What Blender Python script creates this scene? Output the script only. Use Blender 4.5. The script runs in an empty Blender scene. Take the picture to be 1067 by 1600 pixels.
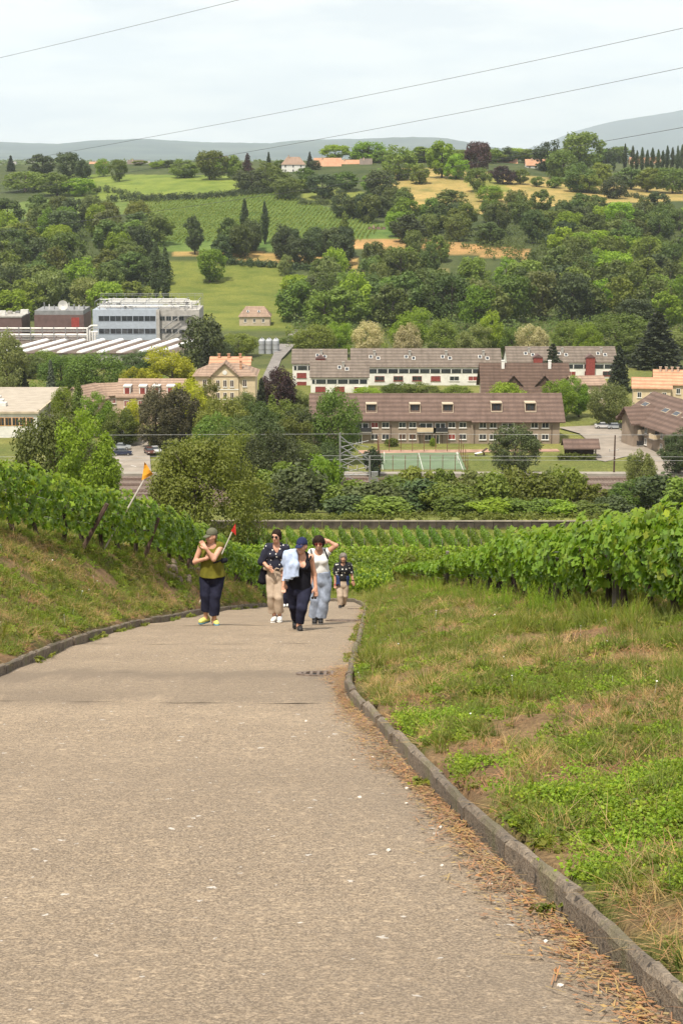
import bpy, bmesh, math, random
import numpy as np
from mathutils import Vector, Matrix, noise

# ------------------------------------------------------------------ camera, sky, sun, exposure
SC = bpy.context.scene
COL = SC.collection
F = 2667.0                      # focal length in photo pixels (60 mm on a 36 mm tall frame)
PITCH = math.atan(555.0 / F)    # horizon at row 245 of 1600
CP, SP = math.cos(PITCH), math.sin(PITCH)
EYE = 1.6
cam_d = bpy.data.cameras.new('camera')
cam = bpy.data.objects.new('camera', cam_d)
COL.objects.link(cam)
cam.location = (0, 0, EYE)
cam.rotation_euler = (math.pi / 2 - PITCH, 0, 0)
cam_d.sensor_fit = 'VERTICAL'
cam_d.sensor_height = 36.0
cam_d.lens = 60.0
cam_d.clip_start = 0.1
cam_d.clip_end = 60000
SC.camera = cam

SUN_EL, SUN_AZ = 62.0, 207.0     # azimuth clockwise from +Y: sun high, to the left and behind the camera
world = bpy.data.worlds.new('World')
SC.world = world
world.use_nodes = True
wn, wl = world.node_tree.nodes, world.node_tree.links
wn.clear()
w_out = wn.new('ShaderNodeOutputWorld')
w_bg = wn.new('ShaderNodeBackground')
w_sky = wn.new('ShaderNodeTexSky')
w_sky.sky_type = 'NISHITA'
w_sky.sun_disc = False
w_sky.sun_elevation = math.radians(SUN_EL)
w_sky.sun_rotation = math.radians(SUN_AZ)
w_sky.air_density = 1.0
w_sky.dust_density = 1.6
w_tc = wn.new('ShaderNodeTexCoord')
w_map = wn.new('ShaderNodeMapping')
w_map.inputs['Scale'].default_value = (1.0, 1.0, 4.5)
w_n1 = wn.new('ShaderNodeTexNoise')
w_n1.inputs['Scale'].default_value = 3.4
w_n1.inputs['Detail'].default_value = 7
w_n1.inputs['Roughness'].default_value = 0.55
w_r1 = wn.new('ShaderNodeValToRGB')
w_r1.color_ramp.elements[0].position = 0.30
w_r1.color_ramp.elements[0].color = (0.80, 0.80, 0.80, 1)
w_r1.color_ramp.elements[1].position = 0.54
w_r1.color_ramp.elements[1].color = (0.96, 0.96, 0.96, 1)
w_n2 = wn.new('ShaderNodeTexNoise')
w_n2.inputs['Scale'].default_value = 13.0
w_n2.inputs['Detail'].default_value = 6
w_r2 = wn.new('ShaderNodeValToRGB')
w_r2.color_ramp.elements[0].position = 0.38
w_r2.color_ramp.elements[0].color = (6.7, 7.05, 7.7, 1)
w_r2.color_ramp.elements[1].position = 0.60
w_r2.color_ramp.elements[1].color = (9.8, 9.55, 9.1, 1)
w_mix = wn.new('ShaderNodeMix')
w_mix.data_type = 'RGBA'
w_bg.inputs['Strength'].default_value = 0.100
wl.new(w_tc.outputs['Generated'], w_map.inputs['Vector'])
wl.new(w_map.outputs['Vector'], w_n1.inputs['Vector'])
wl.new(w_map.outputs['Vector'], w_n2.inputs['Vector'])
wl.new(w_n1.outputs['Fac'], w_r1.inputs['Fac'])
wl.new(w_n2.outputs['Fac'], w_r2.inputs['Fac'])
wl.new(w_r1.outputs['Color'], w_mix.inputs['Factor'])
wl.new(w_sky.outputs['Color'], w_mix.inputs['A'])
wl.new(w_r2.outputs['Color'], w_mix.inputs['B'])
wl.new(w_mix.outputs['Result'], w_bg.inputs['Color'])
wl.new(w_bg.outputs['Background'], w_out.inputs['Surface'])

sun_d = bpy.data.lights.new('sun', 'SUN')
sun = bpy.data.objects.new('sun', sun_d)
COL.objects.link(sun)
sun_d.energy = 5.0
sun_d.angle = math.radians(3.5)
sun_d.color = (1.0, 0.93, 0.80)
_az, _el = math.radians(SUN_AZ), math.radians(SUN_EL)
sun_dir = Vector((math.sin(_az) * math.cos(_el), math.cos(_az) * math.cos(_el), math.sin(_el)))
sun.rotation_euler = sun_dir.to_track_quat('Z', 'Y').to_euler()
sun.location = (-30, -30, 60)

SC.view_settings.view_transform = 'Standard'
SC.view_settings.look = 'None'
SC.view_settings.gamma = 1.0
SC.view_settings.use_curve_mapping = False
SC.view_settings.exposure = 0.36
SC.render.engine = 'CYCLES'
SC.cycles.use_denoising = True
SC.cycles.max_bounces = 5
SC.cycles.diffuse_bounces = 3
SC.cycles.transmission_bounces = 4
SC.cycles.transparent_max_bounces = 5
SC.cycles.volume_bounces = 1

# ------------------------------------------------------------------ photo pixels to directions
def ray(px, py):
    xc = (px - 533.5) / F
    yc = (800.0 - py) / F
    return xc, CP + yc * SP, -SP + yc * CP
def at(px, py, Y):              # the point of that direction at ground distance Y
    x, y, z = ray(px, py)
    k = Y / y
    return Vector((x * k, Y, EYE + z * k))
def on_level(px, py, z):        # the point of that direction on a level at height z
    x, y, zz = ray(px, py)
    k = (z - EYE) / zz
    return Vector((x * k, y * k, z))
def to_px(X, Y, Z):
    Z = Z - EYE
    d = Y * CP - Z * SP
    u = Y * SP + Z * CP
    return 533.5 + F * X / d, 800 - F * u / d
def mpp(Y):                     # metres per photo pixel at distance Y
    return Y * 1.015 / F

# ------------------------------------------------------------------ helpers
R = random.Random(7)
RNG = np.random.default_rng(11)
def tag(o, label=None, cat=None, group=None, kind=None):
    if label: o['label'] = label
    if cat: o['category'] = cat
    if group: o['group'] = group
    if kind: o['kind'] = kind
    return o
def empty(name, loc=(0, 0, 0), rz=0.0):
    o = bpy.data.objects.new(name, None)
    COL.objects.link(o)
    o.location = loc
    o.rotation_euler = (0, 0, rz)
    o.empty_display_size = 0.2
    return o
def add(name, me, mat=None, parent=None, loc=None, rot=None, scale=None):
    if mat is not None and not len(me.materials):
        me.materials.append(mat)
    o = bpy.data.objects.new(name, me)
    COL.objects.link(o)
    if mat is not None and me.materials[0] is not mat:
        o.material_slots[0].link = 'OBJECT'
        o.material_slots[0].material = mat
    if parent is not None: o.parent = parent
    if loc is not None: o.location = loc
    if rot is not None: o.rotation_euler = rot
    if scale is not None: o.scale = scale
    return o
def np_mesh(name, V, Q, smooth=False):
    """mesh from numpy arrays: V (n,3), Q (m,3) or (m,4)"""
    me = bpy.data.meshes.new(name)
    V = np.asarray(V, dtype=np.float32); Q = np.asarray(Q, dtype=np.int32)
    m, k = Q.shape
    me.vertices.add(len(V)); me.vertices.foreach_set('co', V.ravel())
    me.loops.add(m * k); me.loops.foreach_set('vertex_index', Q.ravel())
    me.polygons.add(m)
    me.polygons.foreach_set('loop_start', np.arange(0, m * k, k, dtype=np.int32))
    me.polygons.foreach_set('loop_total', np.full(m, k, dtype=np.int32))
    if smooth:
        me.polygons.foreach_set('use_smooth', np.ones(m, dtype=bool))
    me.update(calc_edges=True)
    me.validate()
    return me
class MB:
    def __init__(s): s.v = []; s.f = []
    def poly(s, pts):
        n = len(s.v); s.v += [tuple(p) for p in pts]; s.f.append(list(range(n, n + len(pts))))
        return s
    def hexa(s, p):             # 8 corners: bottom ring 0-3, top ring 4-7
        n = len(s.v); s.v += [tuple(q) for q in p]
        s.f += [[n+3, n+2, n+1, n], [n+4, n+5, n+6, n+7], [n, n+1, n+5, n+4], [n+1, n+2, n+6, n+5], [n+2, n+3, n+7, n+6], [n+3, n, n+4, n+7]]
        return s
    def box(s, x0, x1, y0, y1, z0, z1):
        return s.hexa([(x0, y0, z0), (x1, y0, z0), (x1, y1, z0), (x0, y1, z0), (x0, y0, z1), (x1, y0, z1), (x1, y1, z1), (x0, y1, z1)])
    def prism(s, prof, axis, a, b):   # profile of 2D points extruded along axis 'x','y' or 'z'
        def P(q, t):
            return (t, q[0], q[1]) if axis == 'x' else ((q[0], t, q[1]) if axis == 'y' else (q[0], q[1], t))
        n = len(s.v); m = len(prof)
        s.v += [P(q, a) for q in prof] + [P(q, b) for q in prof]
        s.f.append(list(range(n + m - 1, n - 1, -1))); s.f.append(list(range(n + m, n + 2 * m)))
        for i in range(m):
            j = (i + 1) % m
            s.f.append([n + i, n + j, n + m + j, n + m + i])
        return s
    def tube(s, pts, rad, n=8, cap=True):
        pts = [Vector(p) for p in pts]
        if not isinstance(rad, (list, tuple)): rad = [rad] * len(pts)
        base = len(s.v); up = Vector((0.13, 0.21, 0.97))
        for i, p in enumerate(pts):
            d = (pts[min(i + 1, len(pts) - 1)] - pts[max(i - 1, 0)]).normalized()
            a = d.cross(up)
            if a.length < 1e-3: a = d.cross(Vector((1, 0, 0)))
            a.normalize(); b = d.cross(a)
            for k in range(n):
                t = 2 * math.pi * k / n
                q = p + (a * math.cos(t) + b * math.sin(t)) * rad[i]
                s.v.append(tuple(q))
        for i in range(len(pts) - 1):
            for k in range(n):
                k2 = (k + 1) % n
                s.f.append([base + i*n + k, base + i*n + k2, base + (i+1)*n + k2, base + (i+1)*n + k])
        if cap:
            s.f.append([base + k for k in range(n - 1, -1, -1)])
            s.f.append([base + (len(pts) - 1) * n + k for k in range(n)])
        return s
    def mesh(s, name, smooth=False):
        me = bpy.data.meshes.new(name)
        me.from_pydata(s.v, [], s.f)
        if smooth:
            me.polygons.foreach_set('use_smooth', np.ones(len(me.polygons), dtype=bool))
        bm = bmesh.new(); bm.from_mesh(me)
        bmesh.ops.recalc_face_normals(bm, faces=bm.faces)
        bm.to_mesh(me); bm.free()
        me.update()
        return me
    def build(s, name, mat, parent=None, smooth=False, **kw):
        return add(name, s.mesh(name, smooth), mat, parent, **kw)

# ------------------------------------------------------------------ materials
MATS = {}
def new_mat(name):
    m = bpy.data.materials.new(name); m.use_nodes = True
    nt = m.node_tree
    bs = nt.nodes['Principled BSDF']
    return m, nt, bs
def nd(nt, typ, **kw):
    n = nt.nodes.new(typ)
    for k, v in kw.items():
        if k in n.inputs.keys() if hasattr(n.inputs, 'keys') else False: n.inputs[k].default_value = v
        else: setattr(n, k, v)
    return n
def mixc(nt, fac, a, b, mode='MIX'):
    m = nt.nodes.new('ShaderNodeMix'); m.data_type = 'RGBA'; m.blend_type = mode
    for sock, val in (('Factor', fac), ('A', a), ('B', b)):
        if hasattr(val, 'links') or isinstance(val, bpy.types.NodeSocket):
            nt.links.new(val, m.inputs[sock])
        else:
            if sock == 'Factor': m.inputs[sock].default_value = val
            else: m.inputs[sock].default_value = (*val, 1) if len(val) == 3 else val
    return m.outputs['Result']
def noise_fac(nt, scale, lo, hi, detail=4, coord='Object', rough=0.55, stretch=None):
    tc = nt.nodes.new('ShaderNodeTexCoord')
    src = tc.outputs[coord]
    if stretch:
        mp = nt.nodes.new('ShaderNodeMapping'); mp.inputs['Scale'].default_value = stretch
        nt.links.new(src, mp.inputs['Vector']); src = mp.outputs['Vector']
    n = nt.nodes.new('ShaderNodeTexNoise')
    n.inputs['Scale'].default_value = scale; n.inputs['Detail'].default_value = detail; n.inputs['Roughness'].default_value = rough
    nt.links.new(src, n.inputs['Vector'])
    mr = nt.nodes.new('ShaderNodeMapRange')
    mr.inputs['From Min'].default_value = lo; mr.inputs['From Max'].default_value = hi
    nt.links.new(n.outputs['Fac'], mr.inputs['Value'])
    return mr.outputs['Result']
def bump(nt, bs, height, strength=0.3, dist=0.02):
    b = nt.nodes.new('ShaderNodeBump')
    b.inputs['Strength'].default_value = strength; b.inputs['Distance'].default_value = dist
    nt.links.new(height, b.inputs['Height']); nt.links.new(b.outputs['Normal'], bs.inputs['Normal'])
def plain(name, col, rough=0.7, var=0.18, scale=1.5, metal=0.0, dark=None, spec=0.3, coord='Object'):
    """a surface with soft mottling and a little wear"""
    if name in MATS: return MATS[name]
    m, nt, bs = new_mat(name)
    f = noise_fac(nt, scale, 0.32, 0.68, 6, coord)
    d = dark or tuple(c * (1 - var * 1.6) for c in col)
    l = tuple(min(1, c * (1 + var * 0.7)) for c in col)
    nt.links.new(mixc(nt, f, d, l), bs.inputs['Base Color'])
    bs.inputs['Roughness'].default_value = rough; bs.inputs['Metallic'].default_value = metal
    bs.inputs['Specular IOR Level'].default_value = spec
    MATS[name] = m
    return m
def leafmat(name, col, trans=0.32, var=0.45, hue=0.03, rough=0.55):
    """foliage: differs from plant to plant and from clump to clump"""
    if name in MATS: return MATS[name]
    m, nt, bs = new_mat(name)
    oi = nt.nodes.new('ShaderNodeObjectInfo')
    f = noise_fac(nt, 0.9, 0.3, 0.7, 3)
    f2 = noise_fac(nt, 9.0, 0.3, 0.7, 2)
    a = mixc(nt, f, tuple(c * (1 - var * .75) for c in col), tuple(min(1, c * (1 + var * .8)) for c in col))
    a = mixc(nt, f2, a, (min(1, col[0] * 1.55), min(1, col[1] * 1.3), col[2] * .9))
    nt.nodes[-1].inputs['Factor'].default_value = 0.5
    hs = nt.nodes.new('ShaderNodeHueSaturation')
    mr = nt.nodes.new('ShaderNodeMapRange'); mr.inputs['To Min'].default_value = 0.5 - hue; mr.inputs['To Max'].default_value = 0.5 + hue * .7
    nt.links.new(oi.outputs['Random'], mr.inputs['Value']); nt.links.new(mr.outputs['Result'], hs.inputs['Hue'])
    mul = nt.nodes.new('ShaderNodeMath'); mul.operation = 'MULTIPLY'; mul.inputs[1].default_value = 7.31
    fr = nt.nodes.new('ShaderNodeMath'); fr.operation = 'FRACT'
    mr2 = nt.nodes.new('ShaderNodeMapRange'); mr2.inputs['To Min'].default_value = 0.72; mr2.inputs['To Max'].default_value = 1.3
    nt.links.new(oi.outputs['Random'], mul.inputs[0]); nt.links.new(mul.outputs[0], fr.inputs[0]); nt.links.new(fr.outputs[0], mr2.inputs['Value'])
    nt.links.new(mr2.outputs['Result'], hs.inputs['Value'])
    nt.links.new(a, hs.inputs['Color'])
    nt.links.new(hs.outputs['Color'], bs.inputs['Base Color'])
    bs.inputs['Roughness'].default_value = rough; bs.inputs['Specular IOR Level'].default_value = 0.25
    tr = nt.nodes.new('ShaderNodeBsdfTranslucent')
    nt.links.new(mixc(nt, 1.0, hs.outputs['Color'], (1.25, 1.35, 0.6), 'MULTIPLY'), tr.inputs['Color'])
    ms = nt.nodes.new('ShaderNodeMixShader'); ms.inputs['Fac'].default_value = trans
    nt.links.new(bs.outputs['BSDF'], ms.inputs[1]); nt.links.new(tr.outputs['BSDF'], ms.inputs[2])
    nt.links.new(ms.outputs['Shader'], nt.nodes['Material Output'].inputs['Surface'])
    MATS[name] = m
    return m

# ------------------------------------------------------------------ the lie of the land
PY = [-80, 0, 58, 75, 95, 120, 145, 190, 205, 240, 318, 324, 352, 358, 400, 520, 640, 720, 790, 830, 900, 950, 1080, 1200, 1350, 1500, 1700, 2500, 5200, 6500, 9000, 14000]
PZ = [14, 0, -13.9, -18.3, -23.2, -27.8, -31.7, -39.2, -42, -48.5, -63.8, -64, -64, -65, -65, -66.5, -67.5, -66.5, -64, -61, -49, -43, -31.6, -18.5, -9.5, -4, -8, -20, -20, -26, -60, -60]
_yy = np.arange(-80, 14001, 1.0)
_zz = np.interp(_yy, PY, PZ)
_ker = np.exp(-0.5 * (np.arange(-18, 19) / 7.0) ** 2); _ker /= _ker.sum()
_zs = np.convolve(np.pad(_zz, 18, mode='edge'), _ker, mode='valid')
_road = -(0.205 * _yy + 0.0006 * np.sign(_yy) * _yy ** 2)
_w = np.clip((_yy - 50) / 12.0, 0, 1)
_rail = (_yy > 314) & (_yy < 362)
_zs = np.where(_rail, _zz, _zs)
_zs = _road * (1 - _w) + _zs * _w
def zprof(Y):
    return np.interp(Y, _yy, _zs)
LK = np.array([(-80, -3.2), (0, -3.35), (17, -3.48), (22, -3.57), (27, -3.45), (34, -3.05), (42, -2.55), (51, -2.17), (58, -2.4)])
RK = np.array([(-80, 1.75), (0, 1.45), (4.90, 0.981), (5.45, 0.943), (6.14, 0.859), (6.64, 0.793), (7.43, 0.678), (8.53, 0.575), (10.15, 0.423), (12.80, 0.183), (14.37, 0.042), (15.6, .035), (19.1, .12), (25, .27), (35, .47), (45, .66), (51, .64), (58, .4)])
def xl(Y): return np.interp(Y, LK[:, 0], LK[:, 1])
def xr(Y): return np.interp(Y, RK[:, 0], RK[:, 1])
def smooth01(t):
    t = np.clip(t, 0, 1); return t * t * (3 - 2 * t)
def vnoise(X, Y, s, seed=0.0):
    """cheap smooth value noise on arrays"""
    x = X / s + seed * 17.3; y = Y / s - seed * 9.1
    xi = np.floor(x); yi = np.floor(y); fx = smooth01(x - xi); fy = smooth01(y - yi)
    def h(a, b):
        v = np.sin(a * 127.1 + b * 311.7 + seed * 74.7) * 43758.5453
        return v - np.floor(v)
    return (h(xi, yi) * (1 - fx) + h(xi + 1, yi) * fx) * (1 - fy) + (h(xi, yi + 1) * (1 - fx) + h(xi + 1, yi + 1) * fx) * fy
def H(X, Y):
    """ground height"""
    X = np.asarray(X, dtype=float); Y = np.asarray(Y, dtype=float)
    z = zprof(Y)
    ul = xl(Y) - X; ur = X - xr(Y)
    fade = 1 - smooth01((Y - 52) / 16.0)
    hh = np.interp(Y, [-80, 10, 20, 28, 32, 36, 42, 50, 58], [1.9, 1.8, 1.7, 1.55, 1.42, 1.2, .85, .6, .4])
    ww = np.interp(Y, [-80, 10, 20, 28, 32, 36, 42, 50, 58], [3.4, 3.2, 2.9, 2.35, 1.6, 1.05, .8, .8, .8])
    t = np.clip(ul / ww, 0, None)
    tl = np.where(t < 1, 0.55 * t + 0.45 * smooth01(t), 1 + (t - 1) * 0.22)
    left = 0.085 + hh * tl + (vnoise(X, Y, .55, 3) - .5) * .16 * np.clip(ul / .4, 0, 1)
    gr = np.interp(Y, [-80, 8, 14, 20, 30, 36, 44, 52], [.10, .13, .17, .20, .30, .42, .70, .7])
    cap_ = np.interp(Y, [-80, 20, 30, 44, 52], [.9, .85, .85, .95, .7])
    right = 0.085 + cap_ * np.tanh(gr * ur / cap_) - 0.03 * np.maximum(ur - 4.5, 0) + (vnoise(X, Y, .5, 5) - .5) * .13 * np.clip(ur / .35, 0, 1)
    off = np.where(ul > 0.06, left, np.where(ur > 0.06, right, -0.16))
    z = z + np.where(Y < 70, off * fade, 0)
    far = smooth01((Y - 60) / 40)
    z = z + far * (vnoise(X, Y, 23, 1) - .5) * 0.5 * np.where((Y > 310) & (Y < 560), 0.0, 1)
    hill = smooth01((Y - 780) / 300) * (1 - smooth01((Y - 3000) / 900))
    z = z + hill * ((vnoise(X, Y, 170, 2) - .5) * 11 + 9 * np.exp(-((X - 85) / 95) ** 2 - ((Y - 1230) / 130) ** 2) - 5.0 * smooth01((-X - 60) / 260))
    return z
def h1(X, Y): return float(H(np.array([X]), np.array([Y]))[0])
_ys_march = np.concatenate([np.arange(4, 80, .25), np.arange(80, 400, 1.0), np.arange(400, 1700, 2.5)])
def on_ground(px, py, ymin=4.0, ymax=1700.0):
    """where that direction meets the ground"""
    x, y, z = ray(px, py)
    ys = _ys_march[(_ys_march >= ymin) & (_ys_march <= ymax)]
    k = ys / y
    d = EYE + z * k - H(x * k, ys)
    i = np.argmax(d < 0)
    if d[i] >= 0: i = len(ys) - 1
    return Vector((x * k[i], ys[i], h1(x * k[i], ys[i])))
def inpoly(px, py, poly):
    px = np.asarray(px); py = np.asarray(py); r = np.zeros(px.shape, bool)
    n = len(poly)
    for i in range(n):
        x0, y0 = poly[i]; x1, y1 = poly[(i + 1) % n]
        if y0 == y1: continue
        c = ((y0 > py) != (y1 > py)) & (px < (x1 - x0) * (py - y0) / (y1 - y0) + x0)
        r ^= c
    return r
# ------------------------------------------------------------------ ground sheet
rows = np.concatenate([np.arange(-60, 0, 4.0), np.arange(0, 14, .16), np.arange(14, 62, .24), np.arange(62, 120, 1.2), np.arange(120, 420, 3.0),
                       np.arange(420, 800, 8), np.arange(800, 1650, 6.0), np.arange(1650, 3000, 50), np.arange(3000, 14001, 400)])
NC = 300
ug = np.linspace(-1, 1, NC)
ug = np.sign(ug) * np.abs(ug) ** 1.12
halfw = np.maximum(15.0, 0.34 * np.abs(rows) + 8)
GX = ug[None, :] * halfw[:, None]
GY = np.repeat(rows[:, None], NC, 1)
GZ = H(GX, GY)
GV = np.stack([GX, GY, GZ], -1).reshape(-1, 3)
ii = np.arange(len(rows) * NC).reshape(len(rows), NC)
GQ = np.stack([ii[:-1, :-1], ii[:-1, 1:], ii[1:, 1:], ii[1:, :-1]], -1).reshape(-1, 4)
ground_me = np_mesh('ground', GV, GQ, True)
# colours of fields and soils, laid out on the land
gx, gy, gz = GV[:, 0], GV[:, 1], GV[:, 2]
col = np.zeros((len(GV), 4), np.float32); col[:, 3] = 1
def setc(mask, c): col[mask, :3] = c
setc(gy < 75, (.17, .125, .062))
setc((gy >= 75) & (gy < 205), (.19, .20, .055))
setc((gy >= 205) & (gy < 318), (.14, .15, .045))
setc((gy >= 318) & (gy < 354), (.17, .13, .10))
setc((gy >= 354) & (gy < 560), (.15, .155, .05))
setc((gy >= 560) & (gy < 800), (.09, .10, .04))
setc((gy >= 800) & (gy < 1600), (.06, .075, .03))
setc(gy >= 1600, (.10, .13, .06))
far = gy > 690
px_, py_ = to_px(gx, np.maximum(gy, 1), gz)
FIELDS = [
    ([(225, 405), (450, 415), (455, 520), (225, 520)], (.138, .155, .036)),      # rough meadow
    ([(270, 398), (420, 410), (560, 420), (560, 404), (270, 385)], (.36, .24, .10)),
    ([(205, 318), (440, 300), (545, 335), (640, 360), (620, 378), (545, 392), (250, 392)], (.105, .155, .04)),   # hillside vines
    ([(0, 318), (250, 300), (250, 330), (0, 345)], (.12, .16, .045)),
    ([(100, 272), (360, 274), (385, 290), (360, 300), (150, 312), (60, 300)], (.15, .19, .04)),   # top meadow
    ([(545, 373), (660, 374), (830, 390), (830, 406), (700, 397), (545, 387)], (.36, .215, .10)),  # stubble
    ([(560, 420), (700, 420), (700, 432), (560, 434)], (.22, .18, .08)),
    ([(600, 262), (700, 262), (790, 272), (960, 285), (1200, 290), (1200, 312), (900, 318), (760, 335), (640, 330), (590, 290)], (.30, .225, .088)),  # dry slope
    ([(720, 275), (780, 275), (800, 300), (740, 300)], (.20, .20, .055)),
    ([(480, 285), (570, 300), (560, 330), (470, 310)], (.17, .19, .05)),
]
for poly, c in FIELDS:
    setc(far & inpoly(px_, py_, poly), c)
# bare earth, dry and green stretches on the roadside banks
near = gy < 75
n1 = vnoise(gx, gy, 1.1, 8); n2 = vnoise(gx, gy, .35, 9)
c0 = np.array([.155, .115, .06]); c1 = np.array([.105, .105, .035]); c2 = np.array([.19, .12, .072])
f1 = smooth01((n1 - .35) / .3)[:, None]; f2 = smooth01((n2 - .55) / .25)[:, None]
cc = (c0 * (1 - f1) + c1 * f1); cc = cc * (1 - .5 * f2) + c2 * .5 * f2
bare = smooth01((vnoise(gx, gy, .62, 40) - .66) / .1)[:, None]; cc = cc * (1 - bare) + np.array([.20, .125, .078]) * bare
col[near, :3] = cc[near]
at_ = ground_me.color_attributes.new('tint', 'FLOAT_COLOR', 'POINT')
at_.data.foreach_set('color', col.ravel())
gm, nt, bs = new_mat('ground_mat')
vc = nt.nodes.new('ShaderNodeVertexColor'); vc.layer_name = 'tint'
f = noise_fac(nt, 2.1, .3, .7, 8, 'Object', .65)
f2 = noise_fac(nt, 0.05, .34, .66, 9, 'Object', .72)
f3 = noise_fac(nt, 38, .35, .65, 3, 'Object', .6)
a = mixc(nt, f, (.62, .60, .60), (1.32, 1.35, 1.25))
b = mixc(nt, f2, (.58, .70, .60), (1.34, 1.24, 1.2))
c = mixc(nt, f3, (.7, .7, .72), (1.25, 1.25, 1.2))
m1 = mixc(nt, 1.0, vc.outputs['Color'], a, 'MULTIPLY')
m2 = mixc(nt, 1.0, m1, b, 'MULTIPLY')
m3 = mixc(nt, 1.0, m2, c, 'MULTIPLY')
nt.links.new(m3, bs.inputs['Base Color'])
bs.inputs['Roughness'].default_value = .95; bs.inputs['Specular IOR Level'].default_value = .1
bump(nt, bs, f3, .5, .03)
ground = add('ground', ground_me, gm)
tag(ground, kind='structure')

# ------------------------------------------------------------------ concrete road in cast bays
rm, nt, bs = new_mat('road_concrete')
tc = nt.nodes.new('ShaderNodeTexCoord')
fine = noise_fac(nt, 85, .44, .62, 3, 'Object', .7)
grain = noise_fac(nt, 27, .42, .58, 6, 'Object', .82)
blot = noise_fac(nt, .8, .34, .66, 9, 'Object', .66)
strk = noise_fac(nt, .9, .36, .66, 5, 'Object', .6, (3.2, .35, 1))
base = mixc(nt, blot, (.275, .206, .138), (.485, .370, .252))
base = mixc(nt, mixc(nt, strk, (0, 0, 0), (.55, .55, .55)), base, (.225, .170, .120))
base = mixc(nt, mixc(nt, grain, (.85, .85, .85), (0, 0, 0)), base, (.085, .066, .052))
mott = noise_fac(nt, 8, .42, .66, 6, 'Object', .72)
base = mixc(nt, mixc(nt, mott, (0, 0, 0), (.72, .72, .72)), base, (.150, .118, .090))
base = mixc(nt, mixc(nt, fine, (0, 0, 0), (.55, .55, .55)), base, (.62, .49, .35))
vo = nt.nodes.new('ShaderNodeTexVoronoi'); vo.inputs['Scale'].default_value = 10.0
mpv = nt.nodes.new('ShaderNodeMapping'); mpv.inputs['Scale'].default_value = (1.0, 0.75, 1.0)
wob = nt.nodes.new('ShaderNodeTexNoise'); wob.inputs['Scale'].default_value = 22
vadd = nt.nodes.new('ShaderNodeVectorMath'); vadd.operation = 'MULTIPLY_ADD'; vadd.inputs[1].default_value = (.09, .09, .09)
nt.links.new(tc.outputs['Object'], wob.inputs['Vector']); nt.links.new(wob.outputs['Color'], vadd.inputs[0]); nt.links.new(tc.outputs['Object'], vadd.inputs[2])
nt.links.new(vadd.outputs[0], mpv.inputs['Vector']); nt.links.new(mpv.outputs['Vector'], vo.inputs['Vector'])
sep = nt.nodes.new('ShaderNodeSeparateColor'); nt.links.new(vo.outputs['Color'], sep.inputs['Color'])
rad = nt.nodes.new('ShaderNodeMapRange'); rad.inputs['From Min'].default_value = .40; rad.inputs['From Max'].default_value = 1; rad.inputs['To Min'].default_value = -.02; rad.inputs['To Max'].default_value = .17
nt.links.new(sep.outputs['Red'], rad.inputs['Value'])
lt = nt.nodes.new('ShaderNodeMath'); lt.operation = 'LESS_THAN'
nt.links.new(vo.outputs['Distance'], lt.inputs[0]); nt.links.new(rad.outputs['Result'], lt.inputs[1])
mf = nt.nodes.new('ShaderNodeMath'); mf.operation = 'MULTIPLY'; mf.inputs[1].default_value = .8
nt.links.new(lt.outputs[0], mf.inputs[0])
base = mixc(nt, mf.outputs[0], base, (.66, .62, .57))
sx = nt.nodes.new('ShaderNodeSeparateXYZ'); nt.links.new(tc.outputs['Object'], sx.inputs[0])
def ramp_of(sock, pts):
    fc = nt.nodes.new('ShaderNodeFloatCurve'); c_ = fc.mapping.curves[0]
    c_.points[0].location = pts[0]; c_.points[1].location = pts[-1]
    for q in pts[1:-1]: c_.points.new(*q)
    fc.mapping.update()
    nt.links.new(sock, fc.inputs['Value']); return fc.outputs[0]
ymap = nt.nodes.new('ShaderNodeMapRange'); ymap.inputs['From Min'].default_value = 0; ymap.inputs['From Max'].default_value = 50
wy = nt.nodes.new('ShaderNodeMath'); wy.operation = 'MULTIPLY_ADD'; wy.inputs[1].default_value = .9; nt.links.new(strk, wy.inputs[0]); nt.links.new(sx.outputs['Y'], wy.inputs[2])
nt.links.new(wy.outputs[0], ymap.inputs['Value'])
xe = nt.nodes.new('ShaderNodeMapRange'); xe.inputs['From Min'].default_value = -.7; xe.inputs['From Max'].default_value = 1.0; xe.inputs['To Max'].default_value = .5
nt.links.new(sx.outputs['X'], xe.inputs['Value'])
edge = nt.nodes.new('ShaderNodeMath'); edge.operation = 'MULTIPLY'; nt.links.new(xe.outputs['Result'], edge.inputs[0]); nt.links.new(blot, edge.inputs[1])
base = mixc(nt, edge.outputs[0], base, (.170, .138, .108))
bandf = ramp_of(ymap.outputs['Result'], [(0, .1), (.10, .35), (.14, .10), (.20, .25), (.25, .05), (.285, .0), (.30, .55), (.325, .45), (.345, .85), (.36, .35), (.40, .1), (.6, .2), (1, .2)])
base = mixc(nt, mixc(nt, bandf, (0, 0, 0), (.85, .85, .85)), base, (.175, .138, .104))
nt.links.new(base, bs.inputs['Base Color'])
bs.inputs['Roughness'].default_value = .92; bs.inputs['Specular IOR Level'].default_value = .2
bump(nt, bs, grain, .55, .012)

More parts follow.
